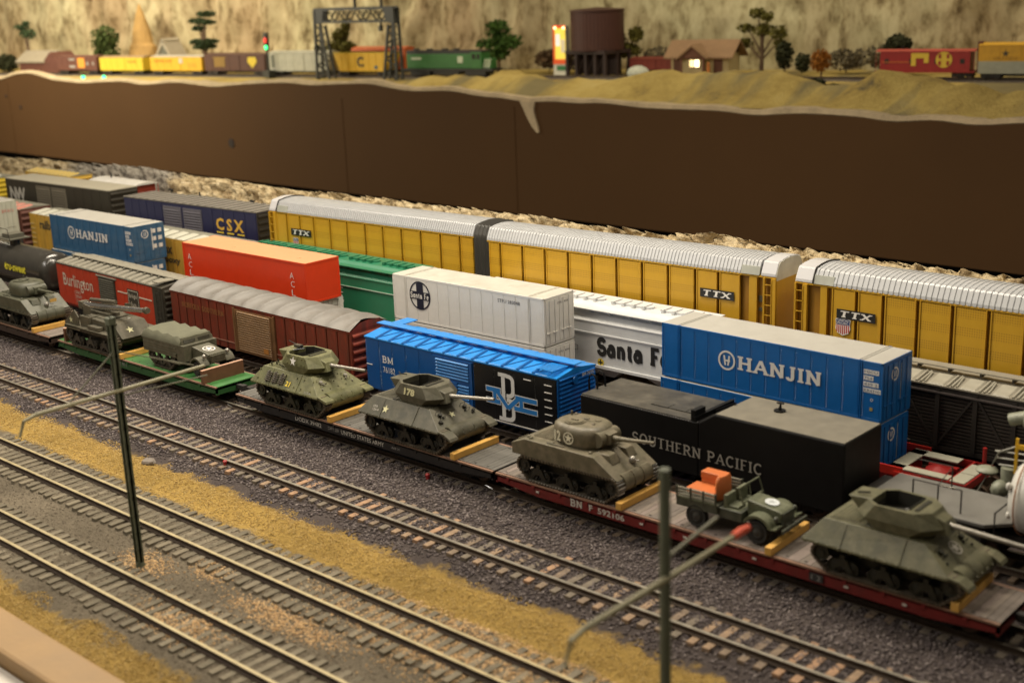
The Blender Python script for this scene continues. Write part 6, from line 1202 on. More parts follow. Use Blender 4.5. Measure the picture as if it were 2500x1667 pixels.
# small truck
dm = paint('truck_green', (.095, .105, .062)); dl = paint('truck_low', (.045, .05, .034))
t = vroot('truck', 'small open army truck with slatted bed and round white star on the bonnet', 'truck', 7.60, -.05, .03)
q = MB(); q.box(-2.15, -.35, -.95, .95, .72, 1.05); q.box(-.35, .62, -.85, .85, .62, 1.0); q.box(-2.1, 2.1, -.35, .35, .5, .7); q.build('body', dl, t, bevel=.02)
q = MB(); q.prism([(.62, .8), (2.0, .8), (2.05, 1.18), (1.9, 1.24), (.62, 1.42)], 'y', -.46, .46); q.build('bonnet', dm, t, bevel=.05)
q = MB(); q.box(-2.15, -.35, -.98, -.93, 1.05, 1.12); q.box(-2.15, -.35, .93, .98, 1.05, 1.12); q.box(-.1, .5, -.8, .8, .98, 1.02); q.box(-.2, -.05, -.75, -.1, 1.0, 1.5); q.box(-.2, -.05, .1, .75, 1.0, 1.5); q.box(-.1, .4, -.7, -.15, 1.0, 1.12); q.tube([(.55, -.45, 1.2), (.3, -.42, 1.42)], .03, 5); q.build('seat', dm, t, bevel=.02)
slm = MB(); slm.box(-2.15, -.4, -.02, .02, 0, .07); me = slm.mesh('rack_slat', M('rack_pale', (.30, .29, .23), rough=.6, var=.15))
for s in (-1, 1):
    for k in range(3): put('rack_slat', me, t, (0, s * .95, 1.16 + k * .13))
q = MB(); [q.box(x_ - .03, x_ + .03, s * .95 - .035, s * .95 + .035, 1.0, 1.52) for x_ in (-2.1, -1.5, -.95, -.42) for s in (-1, 1)]; q.build('rack_post', dl, t)
q = MB(); q.tube([(.62, -.72, 1.3), (.42, -.72, 1.88), (.42, .72, 1.88), (.62, .72, 1.3)], .035, 6); q.tube([(.60, -.72, 1.36), (.60, .72, 1.36)], .04, 6); q.tube([(.52, 0, 1.36), (.42, 0, 1.88)], .025, 5); q.build('windscreen_frame', dm, t)
q = MB(); [q.prism([(.75, .78)] + arc(1.30, .62, .58, .50, 165, 10, 8) + [(2.1, .78), (2.1, .72), (1.8, .70)] + arc(1.30, .58, .50, .44, 15, 160, 8), 'y', a, b) for a, b in ((-1.0, -.46), (.46, 1.0))]; q.build('fender', dm, t, True)
q = MB(); q.ell((1.95, -.68, 1.02), .10, .12, .12, 10, 6); q.ell((1.95, .68, 1.02), .10, .12, .12, 10, 6); q.box(2.0, 2.08, -.42, .42, .72, 1.16); q.box(2.28, 2.36, -.9, .9, .62, .76); q.box(2.0, 2.3, -.3, -.2, .6, .72); q.box(2.0, 2.3, .2, .3, .6, .72); q.build('bumper', dl, t, True)
wheels4(t, (-1.28, 1.30), .96, .98)
q = MB(); disc(q, 0, 0, .27, 0, 22); me = bpy.data.meshes.new('star_disc'); me.from_pydata(q.v, [], q.f); me.materials.append(M('star_worn', (.62, .66, .68), rough=.5, var=.15, vs=6)); decal(me, t, (1.40, 0, 1.352), (0, 1, 0), (-1, 0, .142))
decal(star_mesh(.17, M('star_grey', (.40, .43, .44), rough=.5)), t, (1.40, 0, 1.358), (0, 1, 0), (-1, 0, .142))
# orange load in the bed
og = M('orange_plastic', (.52, .14, .035), rough=.42, var=.06, bump=.004, bs=14)
t2 = thing('crate_load', 'orange plastic load of boxes and a bulky rounded pack riding in the small truck bed', 'load', (6.15, -.1, DZ + .03 + 1.30), .03); t2.scale = (.98, .98, .98)
q = MB(); q.box(-.65, .75, -.80, .05, 0, .22); q.hexa([(-.66, -.82, .22), (.76, -.82, .22), (.76, .07, .22), (-.66, .07, .22), (-.66, -.82, .30), (.76, -.82, .30), (.76, .07, .30), (-.66, .07, .30)]); q.build('box', og, t2, bevel=.02)
q = MB(); q.box(-.45, .65, .08, .62, .0, .78); q.box(-.47, .67, .06, .64, .50, .80); q.build('box', og, t2, bevel=.03)
q = MB(); q.loft([[(.62 + .22 * s * math.cos(a) + .18, -.15 + .55 * s * math.sin(a), z_) for a in np.linspace(0, 2 * PI, 17)[:-1]] for z_, s in ((-.05, .9), (.2, 1.05), (.6, 1.05), (.85, .95), (.98, .7))]); q.build('rounded_pack', og, t2, True)
# dark load at the right border on the next car
t = thing('artillery_limber', 'black wheeled load half cut by the right border behind the last tank', 'gun carriage', (21.1, .3, DZ))
q = MB(); q.box(-1.0, 3, -.6, .6, .7, 1.5); q.tube([(-1.4, 0, 1.9), (2, 0, 1.7)], .12, 8); q.build('carriage', blk, t, bevel=.05)
for s in (-1, 1): w = put('wheel', wme, t, (-.2, s * 1.15, .66), PI if s > 0 else 0); w.scale = (1.45, 1.5, 1.45); put('hub', hbm, w, (0, -.005, 0))
flatcar('dark flatcar following the red one at the right border', 20.3, 34, blf, dk2)

# ------------------------------------------------------------------ right hand end of the second row
gd = M('steel_deck', (.155, .15, .135), rough=.55, var=.12, vs=1.2)
t = thing('locomotive_deck', 'grey steel platform with thin handrails right of the black tender', 'platform', (11.0, 4.6, 0))
q = MB(); q.prism([(0, 0), (5.2, 0), (6.1, .9), (6.0, 2.6), (5.3, 3.3), (0, 3.3)], 'z', 1.75, 1.92); q.build('deck', gd, t, bevel=.03)
q = MB(); q.box(-.6, 5.0, .25, 3.0, .5, 1.75); q.build('frame', blk, t)
q = MB()
for x_ in (1.9, 3.0, 4.0): q.tube([(x_, .5, 1.9), (x_, .5, 2.95)], .035, 6)
q.tube([(1.9, .5, 2.95), (4.0, .5, 2.95)], .03, 6); q.tube([(3.0, .5, 2.95), (2.6, 2.8, 2.95), (1.0, 2.8, 2.95)], .025, 6); q.tube([(2.6, 2.8, 1.9), (2.6, 2.8, 2.95)], .03, 6); q.build('handrail', M('handrail_dark', (.05, .045, .04), rough=.4, metal=.5), t, True)
q = MB(); q.box(3.1, 3.7, .46, .54, 2.93, 2.98); q.build('rail_highlight', M('bright_steel'), t)
for x_ in (.8, 4.2): k = put('truck', TRK, t, (x_, 1.6, 0)); [put('wheel', WHL, k, (d, 0, 0)) for d in (-.88, .88)]
t = thing('tank_car', 'white and grey tank car with riveted dished end, cut by the right border', 'tank car', (17.1, 4.7, 0))
q = MB(); q.lathe([(0, -.45), (.7, -.38), (1.2, -.2), (1.55, .15), (1.62, .5), (1.62, 16)], (0, 1.6, 2.95), 'x', 40); q.build('tank', M('tank_white', (.62, .61, .56), rough=.35, var=.06), t, True)
q = MB(); q.tube([(.2, 1.6 + 1.66 * math.cos(a), 2.95 + 1.66 * math.sin(a)) for a in np.linspace(0, 2 * PI, 40)], .035, 5); q.build('tank_band', M('band_rust', (.35, .16, .08), rough=.5), t, True)
q = MB(); [q.ell((-.2, 1.0 + a, 2.9 + b), .12, .16, .16, 8, 6) for a, b in ((-.6, .7), (-.4, -.6))]; q.build('end_knob', M('tank_white'), t, True)
q = MB(); q.box(-.9, 16, .9, 2.3, .8, 1.3); q.tube([(-.6, .2, 1.2), (-.6, .2, 2.4), (-.6, 3, 2.4), (-.6, 3, 1.2)], .04, 6); q.cyl((-.7, 2.6, 1.3), (-.7, 2.6, 2.2), .25, n=12); q.build('frame', blk, t, True)
letter(t, text_mesh('GATX 31', .4, 1.6, mat=M('mark_navy', (.03, .04, .12), rough=.5)), .8, 3.35, -.05)
mach = M('engine_grey_green', (.22, .23, .17), rough=.45, var=.25, vs=2.5)
t = thing('crane', 'grey-green crane machinery with yellow handrail by the right border, in front of the stock car', 'crane', (15.6, 9.6, 0))
q = MB(); q.box(.2, 5, 0, 2.6, 1.0, 2.6); q.box(.5, 5, .2, 2.4, 2.6, 4.6); q.build('cab', mach, t, bevel=.12)
q = MB(); q.ell((.3, .4, 4.85), .5, .5, .55, 12, 8); q.ell((.7, .2, 3.9), .5, .5, .8, 12, 8); q.cyl((-.6, .2, 4.7), (.3, .3, 5.0), .28, n=12); q.cyl((-.4, 0, 1.6), (-.4, 0, 2.6), .35, n=14); q.ell((-1.3, -.2, 2.35), .5, .45, .18, 12, 6); q.ell((-.6, -.4, 1.7), .4, .5, .4, 10, 6); q.build('winch', mach, t, True)
q = MB(); [q.tube([(-.5 - k * .1, .1, 1.4 + k * .3), (.4, .0, 1.55 + k * .3)], .05, 6) for k in range(7)]; q.tube([(-1.6, -.3, 1.3), (-.9, 0, 3.2), (-.2, 0, 3.6)], .06, 6); q.build('pipework', M('pipe_steel', (.25, .24, .20), rough=.35, metal=.6), t, True)
q = MB(); q.box(.0, .12, -.6, -.5, 2.6, 4.2); q.box(.0, 1.6, -.62, -.5, 3.75, 3.95); q.box(.9, 1.0, -.6, -.5, 3.2, 3.8); q.build('handrail', M('rail_yellow', (.62, .36, .02), rough=.4), t)
q = MB(); q.box(-.8, 5, .2, 2.4, .6, 1.0); q.build('frame', blk, t)

# ------------------------------------------------------------------ catenary masts between the two near tracks
gm = M('mast_green', (.10, .115, .075), rough=.5, var=.2, vs=2); arm = M('arm_olive', (.28, .26, .16), rough=.55, var=.12)
def mast(label, x, y, ztop, zarm, y0, y1, tip, r=.14, hook=True, dy=0):
    t = thing('catenary_mast', label, 'mast', (x, y, -.38), 0, 'green masts between the near tracks'); q = MB(); H = ztop + .38
    q.box(-r * .9, r * .9, -r * .35, r * .35, 0, H) if not tip else q.cyl((0, 0, 0), (0, 0, H), r * 1.05, r * 1.0, n=14)
    if not tip: q.box(-r * .9, -r * .6, -r * .95, r * .95, 0, H); q.box(r * .6, r * .9, -r * .95, r * .95, 0, H); q.box(-r * 1.1, r * 1.1, -r * 1.1, r * 1.1, H - .3, H)
    q.cyl((0, 0, 0), (0, 0, .25), r * 1.6, r * 1.2, n=12); q.build('pole', gm, t, True)
    if not tip:
        q = MB(); [q.box(-r * .9, r * .9, -r * .6, r * .6, k * .8, k * .8 + .06) for k in range(1, int(H / .8))]; q.build('lacing', gm, t)
    za = zarm + .38; q = MB(); q.tube([(0.12, y1 - y, za + .05), (0.12, 0, za), (.12, y0 - y + .8, za - .02), (.12, y0 - y + .25, za - .15), (.12, y0 - y, za - .75)], [.08, .09, .09, .07, .06], 8); q.build('arm', arm, t, True)
    q = MB()
    if not tip: q.tube([(0, 0, za + 1.7), (.1, -2.3, za + .1)], .035, 6); q.tube([(0, .05, za + 1.7), (1.8, 2.6, za + .75)], .028, 6); q.tube([(.1, .1, za - .25), (.3, y1 - y, za - .35)], .035, 6)
    else: q.tube([(0, 0, za - .25), (-.5, -1.8, za - .55)], .04, 6); q.tube([(-.2, .2, za + .35), (-.3, y1 - y - .4, za + .65)], .06, 6); q.tube([(.12, -.1, za - .1), (-.4, y0 - y + .8, za - .5)], .045, 6)
    q.build('brace', M('brace_olive', (.15, .145, .095), rough=.6), t, True)
    if tip:
        q = MB(); q.tube([(.12, y1 - y - .15, za + .05), (.12, y1 - y + .25, za + .08), (.2, y1 - y + .6, za + .12)], [.12, .14, .10], 8); q.build('insulator', M('insulator_red', (.70, .09, .035), rough=.4, var=.08), t, True)
    return t
mast('green lattice mast with bracket arm standing in the gravel left of centre', -12.5, -16.5, 10.9, 7.75, -21.1, -12.3, False, r=.15)
mast('round green mast with a red tipped bracket arm at right, foot out of frame', 15.25, -16.0, 10.55, 7.3, -20.6, -12.5, True, r=.16)
# stray stone and small red lamps by the rails
q = MB(); q.ell((0, 0, 0), .42, .35, .22, 9, 6); q.v = [(a + random.uniform(-.04, .04), b + random.uniform(-.04, .04), c + random.uniform(-.03, .03)) for a, b, c in q.v]; o = q.build('stone', M('stone_grey', (.22, .19, .16), rough=.9, bump=.02)); o.location = (-23.6, -9.0, -.35); tag(o, 'small grey stone lying on the straw strip', 'stone')
for x, y, lb in ((-19.6, -6.9, 'tiny red lamp beside the near rail left of centre'), (-9.6, -1.75, 'tiny red lamp at the edge of the shadow under the black flatcar')):
    q = MB(); q.cyl((x, y, -.4), (x, y, -.1), .10, n=8); q.ell((x, y, -.06), .13, .13, .10, 8, 5); tag(q.build('marker_lamp', M('lamp_red', (.35, .02, .02), rough=.4), None, True), lb, 'lamp')
# ------------------------------------------------------------------ things on the far layout (tracks run Y = 128 + .2 X)
FA = math.atan(.2); BZ0 = 9.25
def far(x, k=0): return (x, 128 + k + .2 * x)
t = thing('railway_track', 'distant track carrying the train on the far layout', 'railway track', (0, 128, BZ0 + .35), FA); cs = math.cos(FA)
for s in (-.8, .8): q = MB(); q.box(-300, 20, 1.6 + s - .1, 1.6 + s + .1, -.2, 0); q.build('rail', rail_rust, t)
q = MB(); q.prism([(-.6, -.8), (-.1, -.25), (3.3, -.25), (3.8, -.8)], 'x', -300, 20); q.build('ballast_bed', M('far_ballast', (.12, .10, .08), rough=.9, var=.3, vs=2, bump=.05), t)
def farcar(label, x0, x1, zt, body, kind='box', cat='boxcar', roofm=None, zb=10.25, k=0, end=None, name=None):
    t = thing(name or cat.replace(' ', '_'), label, cat, (*far(x0, k), BZ0 + .35), FA, 'train on the far layout'); L = (x1 - x0) / cs; W = 3.0; h = zt - BZ0 - .35; b = zb - BZ0 - .35
    roofm = roofm or body
    if kind == 'hop':
        q = MB(); q.prism([(.0, h), (L, h), (L, h - .5), (L - .9, b), (.9, b), (0, h - .5)], 'y', 0, W); q.build('body', body, t); q = MB(); q.box(-.1, L + .1, -.08, W + .08, h - .12, h); q.build('roof_rim', roofm, t)
        q = MB(); [q.box(i * L / 8 - .05, i * L / 8 + .05, -.06, 0, b + .1, h - .1) for i in range(1, 8)]; q.build('side_rib', body, t)
    else:
        q = MB(); q.box(0, L, 0, W, b, h - .3); q.build('body', body, t); q = MB(); q.prism([(-.08, h - .3), (W + .08, h - .3), (W / 2, h)], 'x', -.05, L + .05); q.build('roof', roofm, t)
        panels(t, .1, L * .42, 3, b + .1, h - .4, body, d=.04, gap=.08); panels(t, L * .60, L - .1, 3, b + .1, h - .4, body, d=.04, gap=.08)
        q = MB(); q.box(L * .43, L * .59, -.09, 0, b + .05, h - .38); q.build('door', body, t)
    q = MB(); q.box(.2, L - .2, .8, 2.2, b - .35, b); q.build('frame', blk, t)
    for x in (1.6, L - 1.6):
        q = MB(); q.box(x - 1.2, x + 1.2, .3, 2.7, .1, .62); q.build('truck', blk, t)
        q = MB(); [q.cyl((x + d, .2, .42), (x + d, 2.8, .42), .42, n=12) for d in (-.85, .85)]; q.build('wheel_set', blk, t)
    return t, L, h, b
def fb(t, x0, x1, z0, z1, mat, nm='emblem', y=-.1): q = MB(); q.box(x0, x1, y, y + .06, z0, z1); return q.build(nm, mat, t)
tx = M('far_brown', (.12, .045, .03), rough=.6, var=.15)
t, L, h, b = farcar('distant brown boxcar with orange square and pale marks', -204, -193, 13.1, tx); fb(t, 6.0, 7.9, b + .5, h - .5, M('far_orange', (.75, .30, .04), rough=.6)); fb(t, 3.6, 5.2, h - .95, h - .6, dgr); fb(t, 3.6, 5.2, b + .5, b + .95, dgr); fb(t, 8.4, 8.9, b + 1.0, b + 1.6, dgr); fb(t, 10, 10.4, b + 1.0, b + 1.6, dgr)
ye = M('far_yellow', (.62, .47, .03), rough=.55, var=.06); ye2 = M('far_yellow_b', (.66, .40, .02), rough=.55, var=.08); rd = M('far_redmark', (.5, .12, .02), rough=.6)
t, L, h, b = farcar('distant lemon yellow reefer, left of two yellow cars', -192.2, -180.9, 12.95, ye, roofm=M('far_roof_brown', (.30, .20, .10), rough=.7)); letter(t, text_mesh('Swift', .5, 2.4, mat=rd), 7.5, b + 1.4, -.1)
t, L, h, b = farcar('distant golden yellow reefer, right of two yellow cars', -179, -166.3, 13.0, ye2, roofm=M('far_roof_grey', (.40, .36, .28), rough=.7)); letter(t, text_mesh('REEFER LINE', .4, 4.5, mat=rd), 1.0, h - 1.2, -.1); fb(t, 7.4, 8.3, h - 1.4, h - .5, M('far_white', (.5, .48, .42), rough=.6)); fb(t, 9.5, 11.5, b + .6, b + 1.4, M('far_gold', (.60, .34, .02), rough=.6))
t, L, h, b = farcar('distant dark brown boxcar with yellow shield', -165.6, -151.6, 13.35, M('far_darkbrown', (.075, .028, .016), rough=.6)); q = MB(); poly(q, [(10.5, h - .7), (12.3, h - .7), (12.5, b + 1.6), (11.4, b + .5), (10.3, b + 1.6)], -.1); me = bpy.data.meshes.new('shield'); me.from_pydata(q.v, [], q.f); me.materials.append(ye); put('shield', me, t); fb(t, 2.4, 5.0, b + .7, h - .8, M('far_dimgold', (.22, .13, .02), rough=.6)); fb(t, 2.0, 5.4, h - .8, h - .65, M('far_dimgold'))
t, L, h, b = farcar('distant whitish boxcar left of the signal bridge', -150.6, -137.6, 13.65, M('far_grey', (.42, .42, .34), rough=.55)); fb(t, .5, 1.2, b + .6, h - .7, M('far_darkgrey', (.16, .17, .13), rough=.6))
t, L, h, b = farcar('distant yellow covered hopper with black round emblem under the signal bridge', -136.4, -125.2, 13.35, ye2, 'hop', 'covered hopper', ye); q = MB(); ring_faces(q, 5.6, (h + b) / 2, .5, .85, -.06, 20, 40, 320); me = bpy.data.meshes.new('emblem'); me.from_pydata(q.v, [], q.f); me.materials.append(bkl); put('emblem', me, t); fb(t, 8.3, 8.9, b + .4, b + .9, M('far_blue', (.05, .12, .16), rough=.5), y=-.07)
t, L, h, b = farcar('distant orange-red boxcar glimpsed behind the yellow hopper', -138.0, -127.0, 13.95, M('far_orangered', (.55, .12, .03), rough=.5), k=5.5)
# green locomotive
t = thing('locomotive', 'distant green diesel locomotive with black top and striped white nose', 'locomotive', (*far(-122.4), BZ0 + .35), FA); gl = M('loco_green', (.035, .15, .035), rough=.45, var=.12); gk = M('loco_black', (.022, .022, .02), rough=.5)
q = MB(); q.box(.2, 12.8, .5, 2.5, 1.1, 3.4); q.box(12.8, 14.9, .1, 2.9, 1.1, 3.7); q.box(14.9, 16.4, .6, 2.4, 1.1, 2.7); q.build('body', gl, t, bevel=.1)
q = MB(); q.box(.2, 12.8, .6, 2.4, 3.4, 3.95); [q.cyl((x, 1.5, 3.9), (x, 1.5, 4.2), .55, n=12) for x in (1.6, 4.2, 7.2, 9.4)]; q.box(12.8, 15, .1, 2.9, 3.7, 3.9); q.build('roof', gk, t)
q = MB(); q.box(-.3, 17.0, 0, 3, .75, 1.1); q.box(5.5, 10.5, .3, 2.7, .2, .75); [q.box(x - 1.9, x + 1.9, .2, 2.8, .1, .7) for x in (3, 13.6)]; q.build('frame', gk, t)
q = MB(); q.box(13.2, 13.8, .05, .1, 2.6, 3.4); q.box(14.1, 14.6, .05, .1, 2.6, 3.4); q.build('window', drk, t)
lw = M('loco_white', (.50, .56, .42), rough=.5); q = MB(); [q.hexa([(14.9 + k * .45, .52, 1.2), (15.15 + k * .45, .52, 1.2), (15.15 + k * .45, .60, 1.2), (14.9 + k * .45, .60, 1.2), (15.3 + k * .45, .52, 2.6), (15.55 + k * .45, .52, 2.6), (15.55 + k * .45, .60, 2.6), (15.3 + k * .45, .60, 2.6)]) for k in range(3)]; q.box(10.2, 11.2, .44, .5, 2.0, 3.0); q.box(1.2, 3.2, .44, .5, 2.5, 2.85); q.build('stripe', lw, t)
# signal bridge
t = thing('signal_bridge', 'black lattice signal bridge spanning the distant train', 'signal bridge', (*far(-136.5, -3), BZ0), FA); sb = M('bridge_black', (.030, .032, .026), rough=.5, var=.2)
Lb = 16.0; q = MB()
for x in (0, Lb):
    s = 1 if x == 0 else -1
    for y in (-.8, .8): q.tube([(x - s * .2, y, 0), (x, y * .8, 11.2)], .27, 5); q.tube([(x + s * 2.4, y, 0), (x + s * 1.1, y * .8, 8.6)], .26, 5)
    for k in range(8): z0, z1 = k * 1.1, (k + 1) * 1.1; a0 = x + s * (2.4 - 1.3 * z0 / 8.8) if k % 2 else x; a1 = x + s * (2.4 - 1.3 * z1 / 8.8) if not k % 2 else x; q.tube([(a0, -.75, z0), (a1, -.75, z1)], .17, 4); q.tube([(a0, .75, z0), (a1, .75, z1)], .10, 4)
q.build('leg', sb, t)
q = MB(); 
for y in (-.65, .65):
    q.box(0, Lb, y - .12, y + .12, 9.0, 9.35); q.box(0, Lb, y - .12, y + .12, 11.0, 11.45)
    for k in range(8): a = 1.5 + k * 1.6; q.tube([(a, y, 9.2), (a + 1.6, y, 11.2)] if k % 2 else [(a, y, 11.2), (a + 1.6, y, 9.2)], .12, 4); 
    for k in range(4): cx_ = 3.2 + k * 3.2; q.tube([(cx_ + .62 * math.cos(a), y, 10.15 + .62 * math.sin(a)) for a in np.linspace(0, 2 * PI, 11)], .10, 4)
    q.prism([(0, 8.8), (1.6, 9.2), (1.9, 11.4), (.4, 11.4), (0, 11)], 'y', y - .1, y + .1); q.prism([(Lb, 8.6), (Lb - 1.6, 9.2), (Lb - 1.9, 11.4), (Lb - .4, 11.4), (Lb, 11)], 'y', y - .1, y + .1)
q.build('truss', sb, t)
q = MB(); [q.tube([(x, 0, 11.2), (x, 0, 13.4)], .25, 6) for x in (8.0, 13.3)]; q.tube([(13.0, 0, 9.0), (13.0, 0, 7.8)], .2, 6); q.box(12.8, 13.25, -.5, .2, 7.6, 8.5); [q.box(x - .45, x + .45, -.6, .2, 12.9, 15.6) for x in (8.0, 13.3)]; q.build('signal_head', sb, t)
q = MB(); q.ell((8.9, -.3, 13.2), .35, .2, .35, 10, 6); q.ell((14.2, -.3, 13.2), .35, .2, .35, 10, 6); q.build('red_lens', M('lens_red', (.4, .02, .02), rough=.3, emit=(1, .05, .03), es=1.2), t)
# signal mast and the two green lamps
t = thing('signal_mast', 'distant signal mast showing red over green between brown and white cars', 'signal', (*far(-149.6, -1.2), BZ0)); q = MB(); q.cyl((0, 0, 0), (0, 0, 7.4), .22, n=8); q.box(-.45, .35, -.3, .3, 4.6, 7.6); q.box(-.9, .9, -.7, .7, 0, 1.2); q.build('mast', sb, t)
q = MB(); q.ell((.15, -.4, 6.3), .35, .2, .5, 10, 6); q.build('red_lens', M('lens_red'), t)
q = MB(); q.ell((.25, -.4, 5.1), .38, .2, .38, 10, 6); q.build('green_lens', M('lens_green', (.02, .3, .1), rough=.3, emit=(.05, 1, .25), es=3), t)
for x, y, z, lb in ((-190.2, 84.6, 9.3, 'left'), (-184.6, 85.6, 9.35, 'right')):
    q = MB(); q.ell((x, y, z), .42, .35, .42, 12, 8); q.cyl((x, y, z - .8), (x, y, z), .08, n=6); tag(q.build('green_lamp', M('lamp_green', (.05, .6, .3), rough=.3, emit=(.0, .9, .32), es=3.2), None, True), 'glowing green lamp at the edge of the far layout, %s one of two' % lb, 'lamp', 'green lamps on the far layout')
# buildings
t = thing('shed', 'distant low brown gabled shed with grey roof at far left', 'shed', (*far(-222.5, 5.5), BZ0), FA); q = MB(); q.box(0, 12, 0, 5, 0, 2.6); q.build('wall', tx, t); q = MB(); q.prism([(-.5, 2.4), (2.5, 4.4), (5.5, 2.4), (5.5, 2.1), (2.5, 4.1), (-.5, 2.1)], 'x', -.6, 9.2); q.build('roof', M('shed_roof', (.28, .24, .17), rough=.7), t); q = MB(); q.prism([(8.2, 0), (12, 0), (12, 2.6), (10.1, 4.2), (8.2, 2.6)], 'y', -.5, 5); q.build('gable', tx, t)
t = thing('chapel', 'distant small grey steep-gabled chapel behind the yellow cars', 'chapel', (*far(-190.5, 11), BZ0), FA); q = MB(); q.prism([(0, 2.5), (4.4, 2.5), (2.2, 6.2)], 'y', 0, 4); q.box(.4, 4.0, .2, 3.8, 0, 2.6); q.build('wall', M('chapel_grey', (.13, .13, .10), rough=.7), t); q = MB(); [q.hexa([(a, -.2, 2.3), (a + s * .5, -.2, 2.3), (a + s * .5, 4.2, 2.3), (a, 4.2, 2.3), (2.2 - s * .0, -.2, 6.3), (2.2 + s * .5, -.2, 5.9), (2.2 + s * .5, 4.2, 5.9), (2.2, 4.2, 6.3)]) for a, s in ((-.4, 1), (4.8, -1))]; q.build('roof', M('chapel_roof', (.34, .30, .22), rough=.7), t)
t = thing('rock_spire', 'tall tapering ochre rock spire in front of the backdrop', 'rock spire', (*far(-198.4, 15), 9)); q = MB(); rings = []
for z, r in ((0, 4.6), (3, 4.0), (5, 3.2), (5.6, 2.6), (8, 2.2), (10.5, 1.3), (12.6, .45), (13.2, .15)): rings.append([((r * (1 + .14 * noise.noise(Vector((math.cos(a) * 2, math.sin(a) * 2, z * .5))))) * math.cos(a), r * .7 * math.sin(a), z) for a in np.linspace(0, 2 * PI, 15)[:-1]])
q.loft(rings); q.build('rock', M('ochre_rock', (.36, .22, .07), rough=.9, var=.2, vs=.4, bump=.15, bs=1), t)
# lit sign tower
t = thing('sign_tower', 'tall lit advertising sign, yellow and white with red edge, left of the brown tank', 'sign', (*far(-98.6, 5), BZ0), FA)
q = MB(); q.box(0, 2.2, 0, 1.2, 0, 7.6); q.build('box', M('sign_white', (.7, .7, .6), rough=.5), t)
def sg(x0, x1, z0, z1, n, c, es=0, y=-.05): fb(t, x0, x1, z0, z1, M(n, c, rough=.5, emit=c if es else None, es=es), 'sign_panel', y)
sg(0, 2.2, 2.6, 7.6, 'sign_yellow', (.95, .72, .10), .55); sg(0, .35, 2.3, 7.7, 'sign_red', (.75, .10, .02), .25, -.1); sg(0, 2.2, 1.85, 2.6, 'sign_red', (), 0, -.1) if False else None
fb(t, 0, 2.2, 1.85, 2.6, M('sign_red'), 'sign_panel', -.1); fb(t, .35, 2.2, 7.3, 7.75, M('sign_red'), 'sign_panel', -.1); fb(t, .5, 1.25, 4.6, 6.4, M('sign_pale', (.85, .85, .82), rough=.5, emit=(.85, .85, .82), es=.5), 'sign_panel', -.1); fb(t, 1.4, 2.1, 3.6, 5.6, M('sign_cream', (.75, .68, .45), rough=.5, emit=(.7, .6, .4), es=.3), 'sign_panel', -.1); fb(t, .6, 2.1, .9, 1.6, M('sign_green', (.05, .22, .08), rough=.5), 'sign_panel', -.1)
q = MB(); [q.ell((x, -.25, 7.35), .22, .18, .22, 10, 6) for x in (.5, 2.0)]; q.build('lamp', M('bulb', (1, .8, .5), rough=.4, emit=(1, .72, .35), es=3), t)
# water tank on trestle
t = thing('water_tower', 'distant dark brown cylindrical water tank on a closed trestle', 'water tower', (*far(-92.3, 7), BZ0)); wt = M('tank_brown', (.060, .020, .014), rough=.6, var=.15)
q = MB(); q.lathe([(0, 3.9), (4.1, 3.9), (4.1, 9.7), (4.3, 9.75), (4.3, 9.95), (0, 10.3)], (0, 0, 0), 'z', 32); q.build('tank', wt, t, True)
for k in range(22):
    a = -PI + k * PI / 11; 
q = MB(); q.box(-.12, .12, -.03, .03, 4.0, 9.6); me = q.mesh('stave', M('tank_stave', (.072, .026, .018), rough=.6))
for k in range(24): a = PI + k * PI / 23; put('stave', me, t, (4.12 * math.cos(a), 4.12 * math.sin(a), 0), a + PI / 2)
q = MB(); [q.box(a - .22, a + .22, b - .22, b + .22, 0, 3.9) for a in (-3.7, -1.85, 0, 1.85, 3.7) for b in (-3, 0, 3)]; q.box(-3.9, 3.9, -3.3, 3.3, 3.4, 3.9); q.box(-3.8, 3.8, 0, .2, .2, 3.4); [q.tube([(a, -3, 0), (a + 1.85, -3, 3.5)], .12, 4) for a in (-3.7, -1.85, 0, 1.85)]; q.build('trestle', M('trestle_dark', (.030, .015, .012), rough=.7), t)
t, L, h, b = farcar('distant low maroon wagon between the brown tank and the little house', -88.0, -80.7, 11.9, M('far_maroon', (.20, .035, .022), rough=.6), k=8.5, zb=10.0)
q = MB(); q.ell((0, 0, 0), 1.8, 1.5, 1.15, 14, 8); o = q.build('dome_rock', M('pale_rock', (.50, .52, .42), rough=.8, var=.15)); o.location = (*far(-83.0, 3), 9.9); tag(o, 'pale rounded rock on the dune crest in front of the maroon wagon', 'rock')
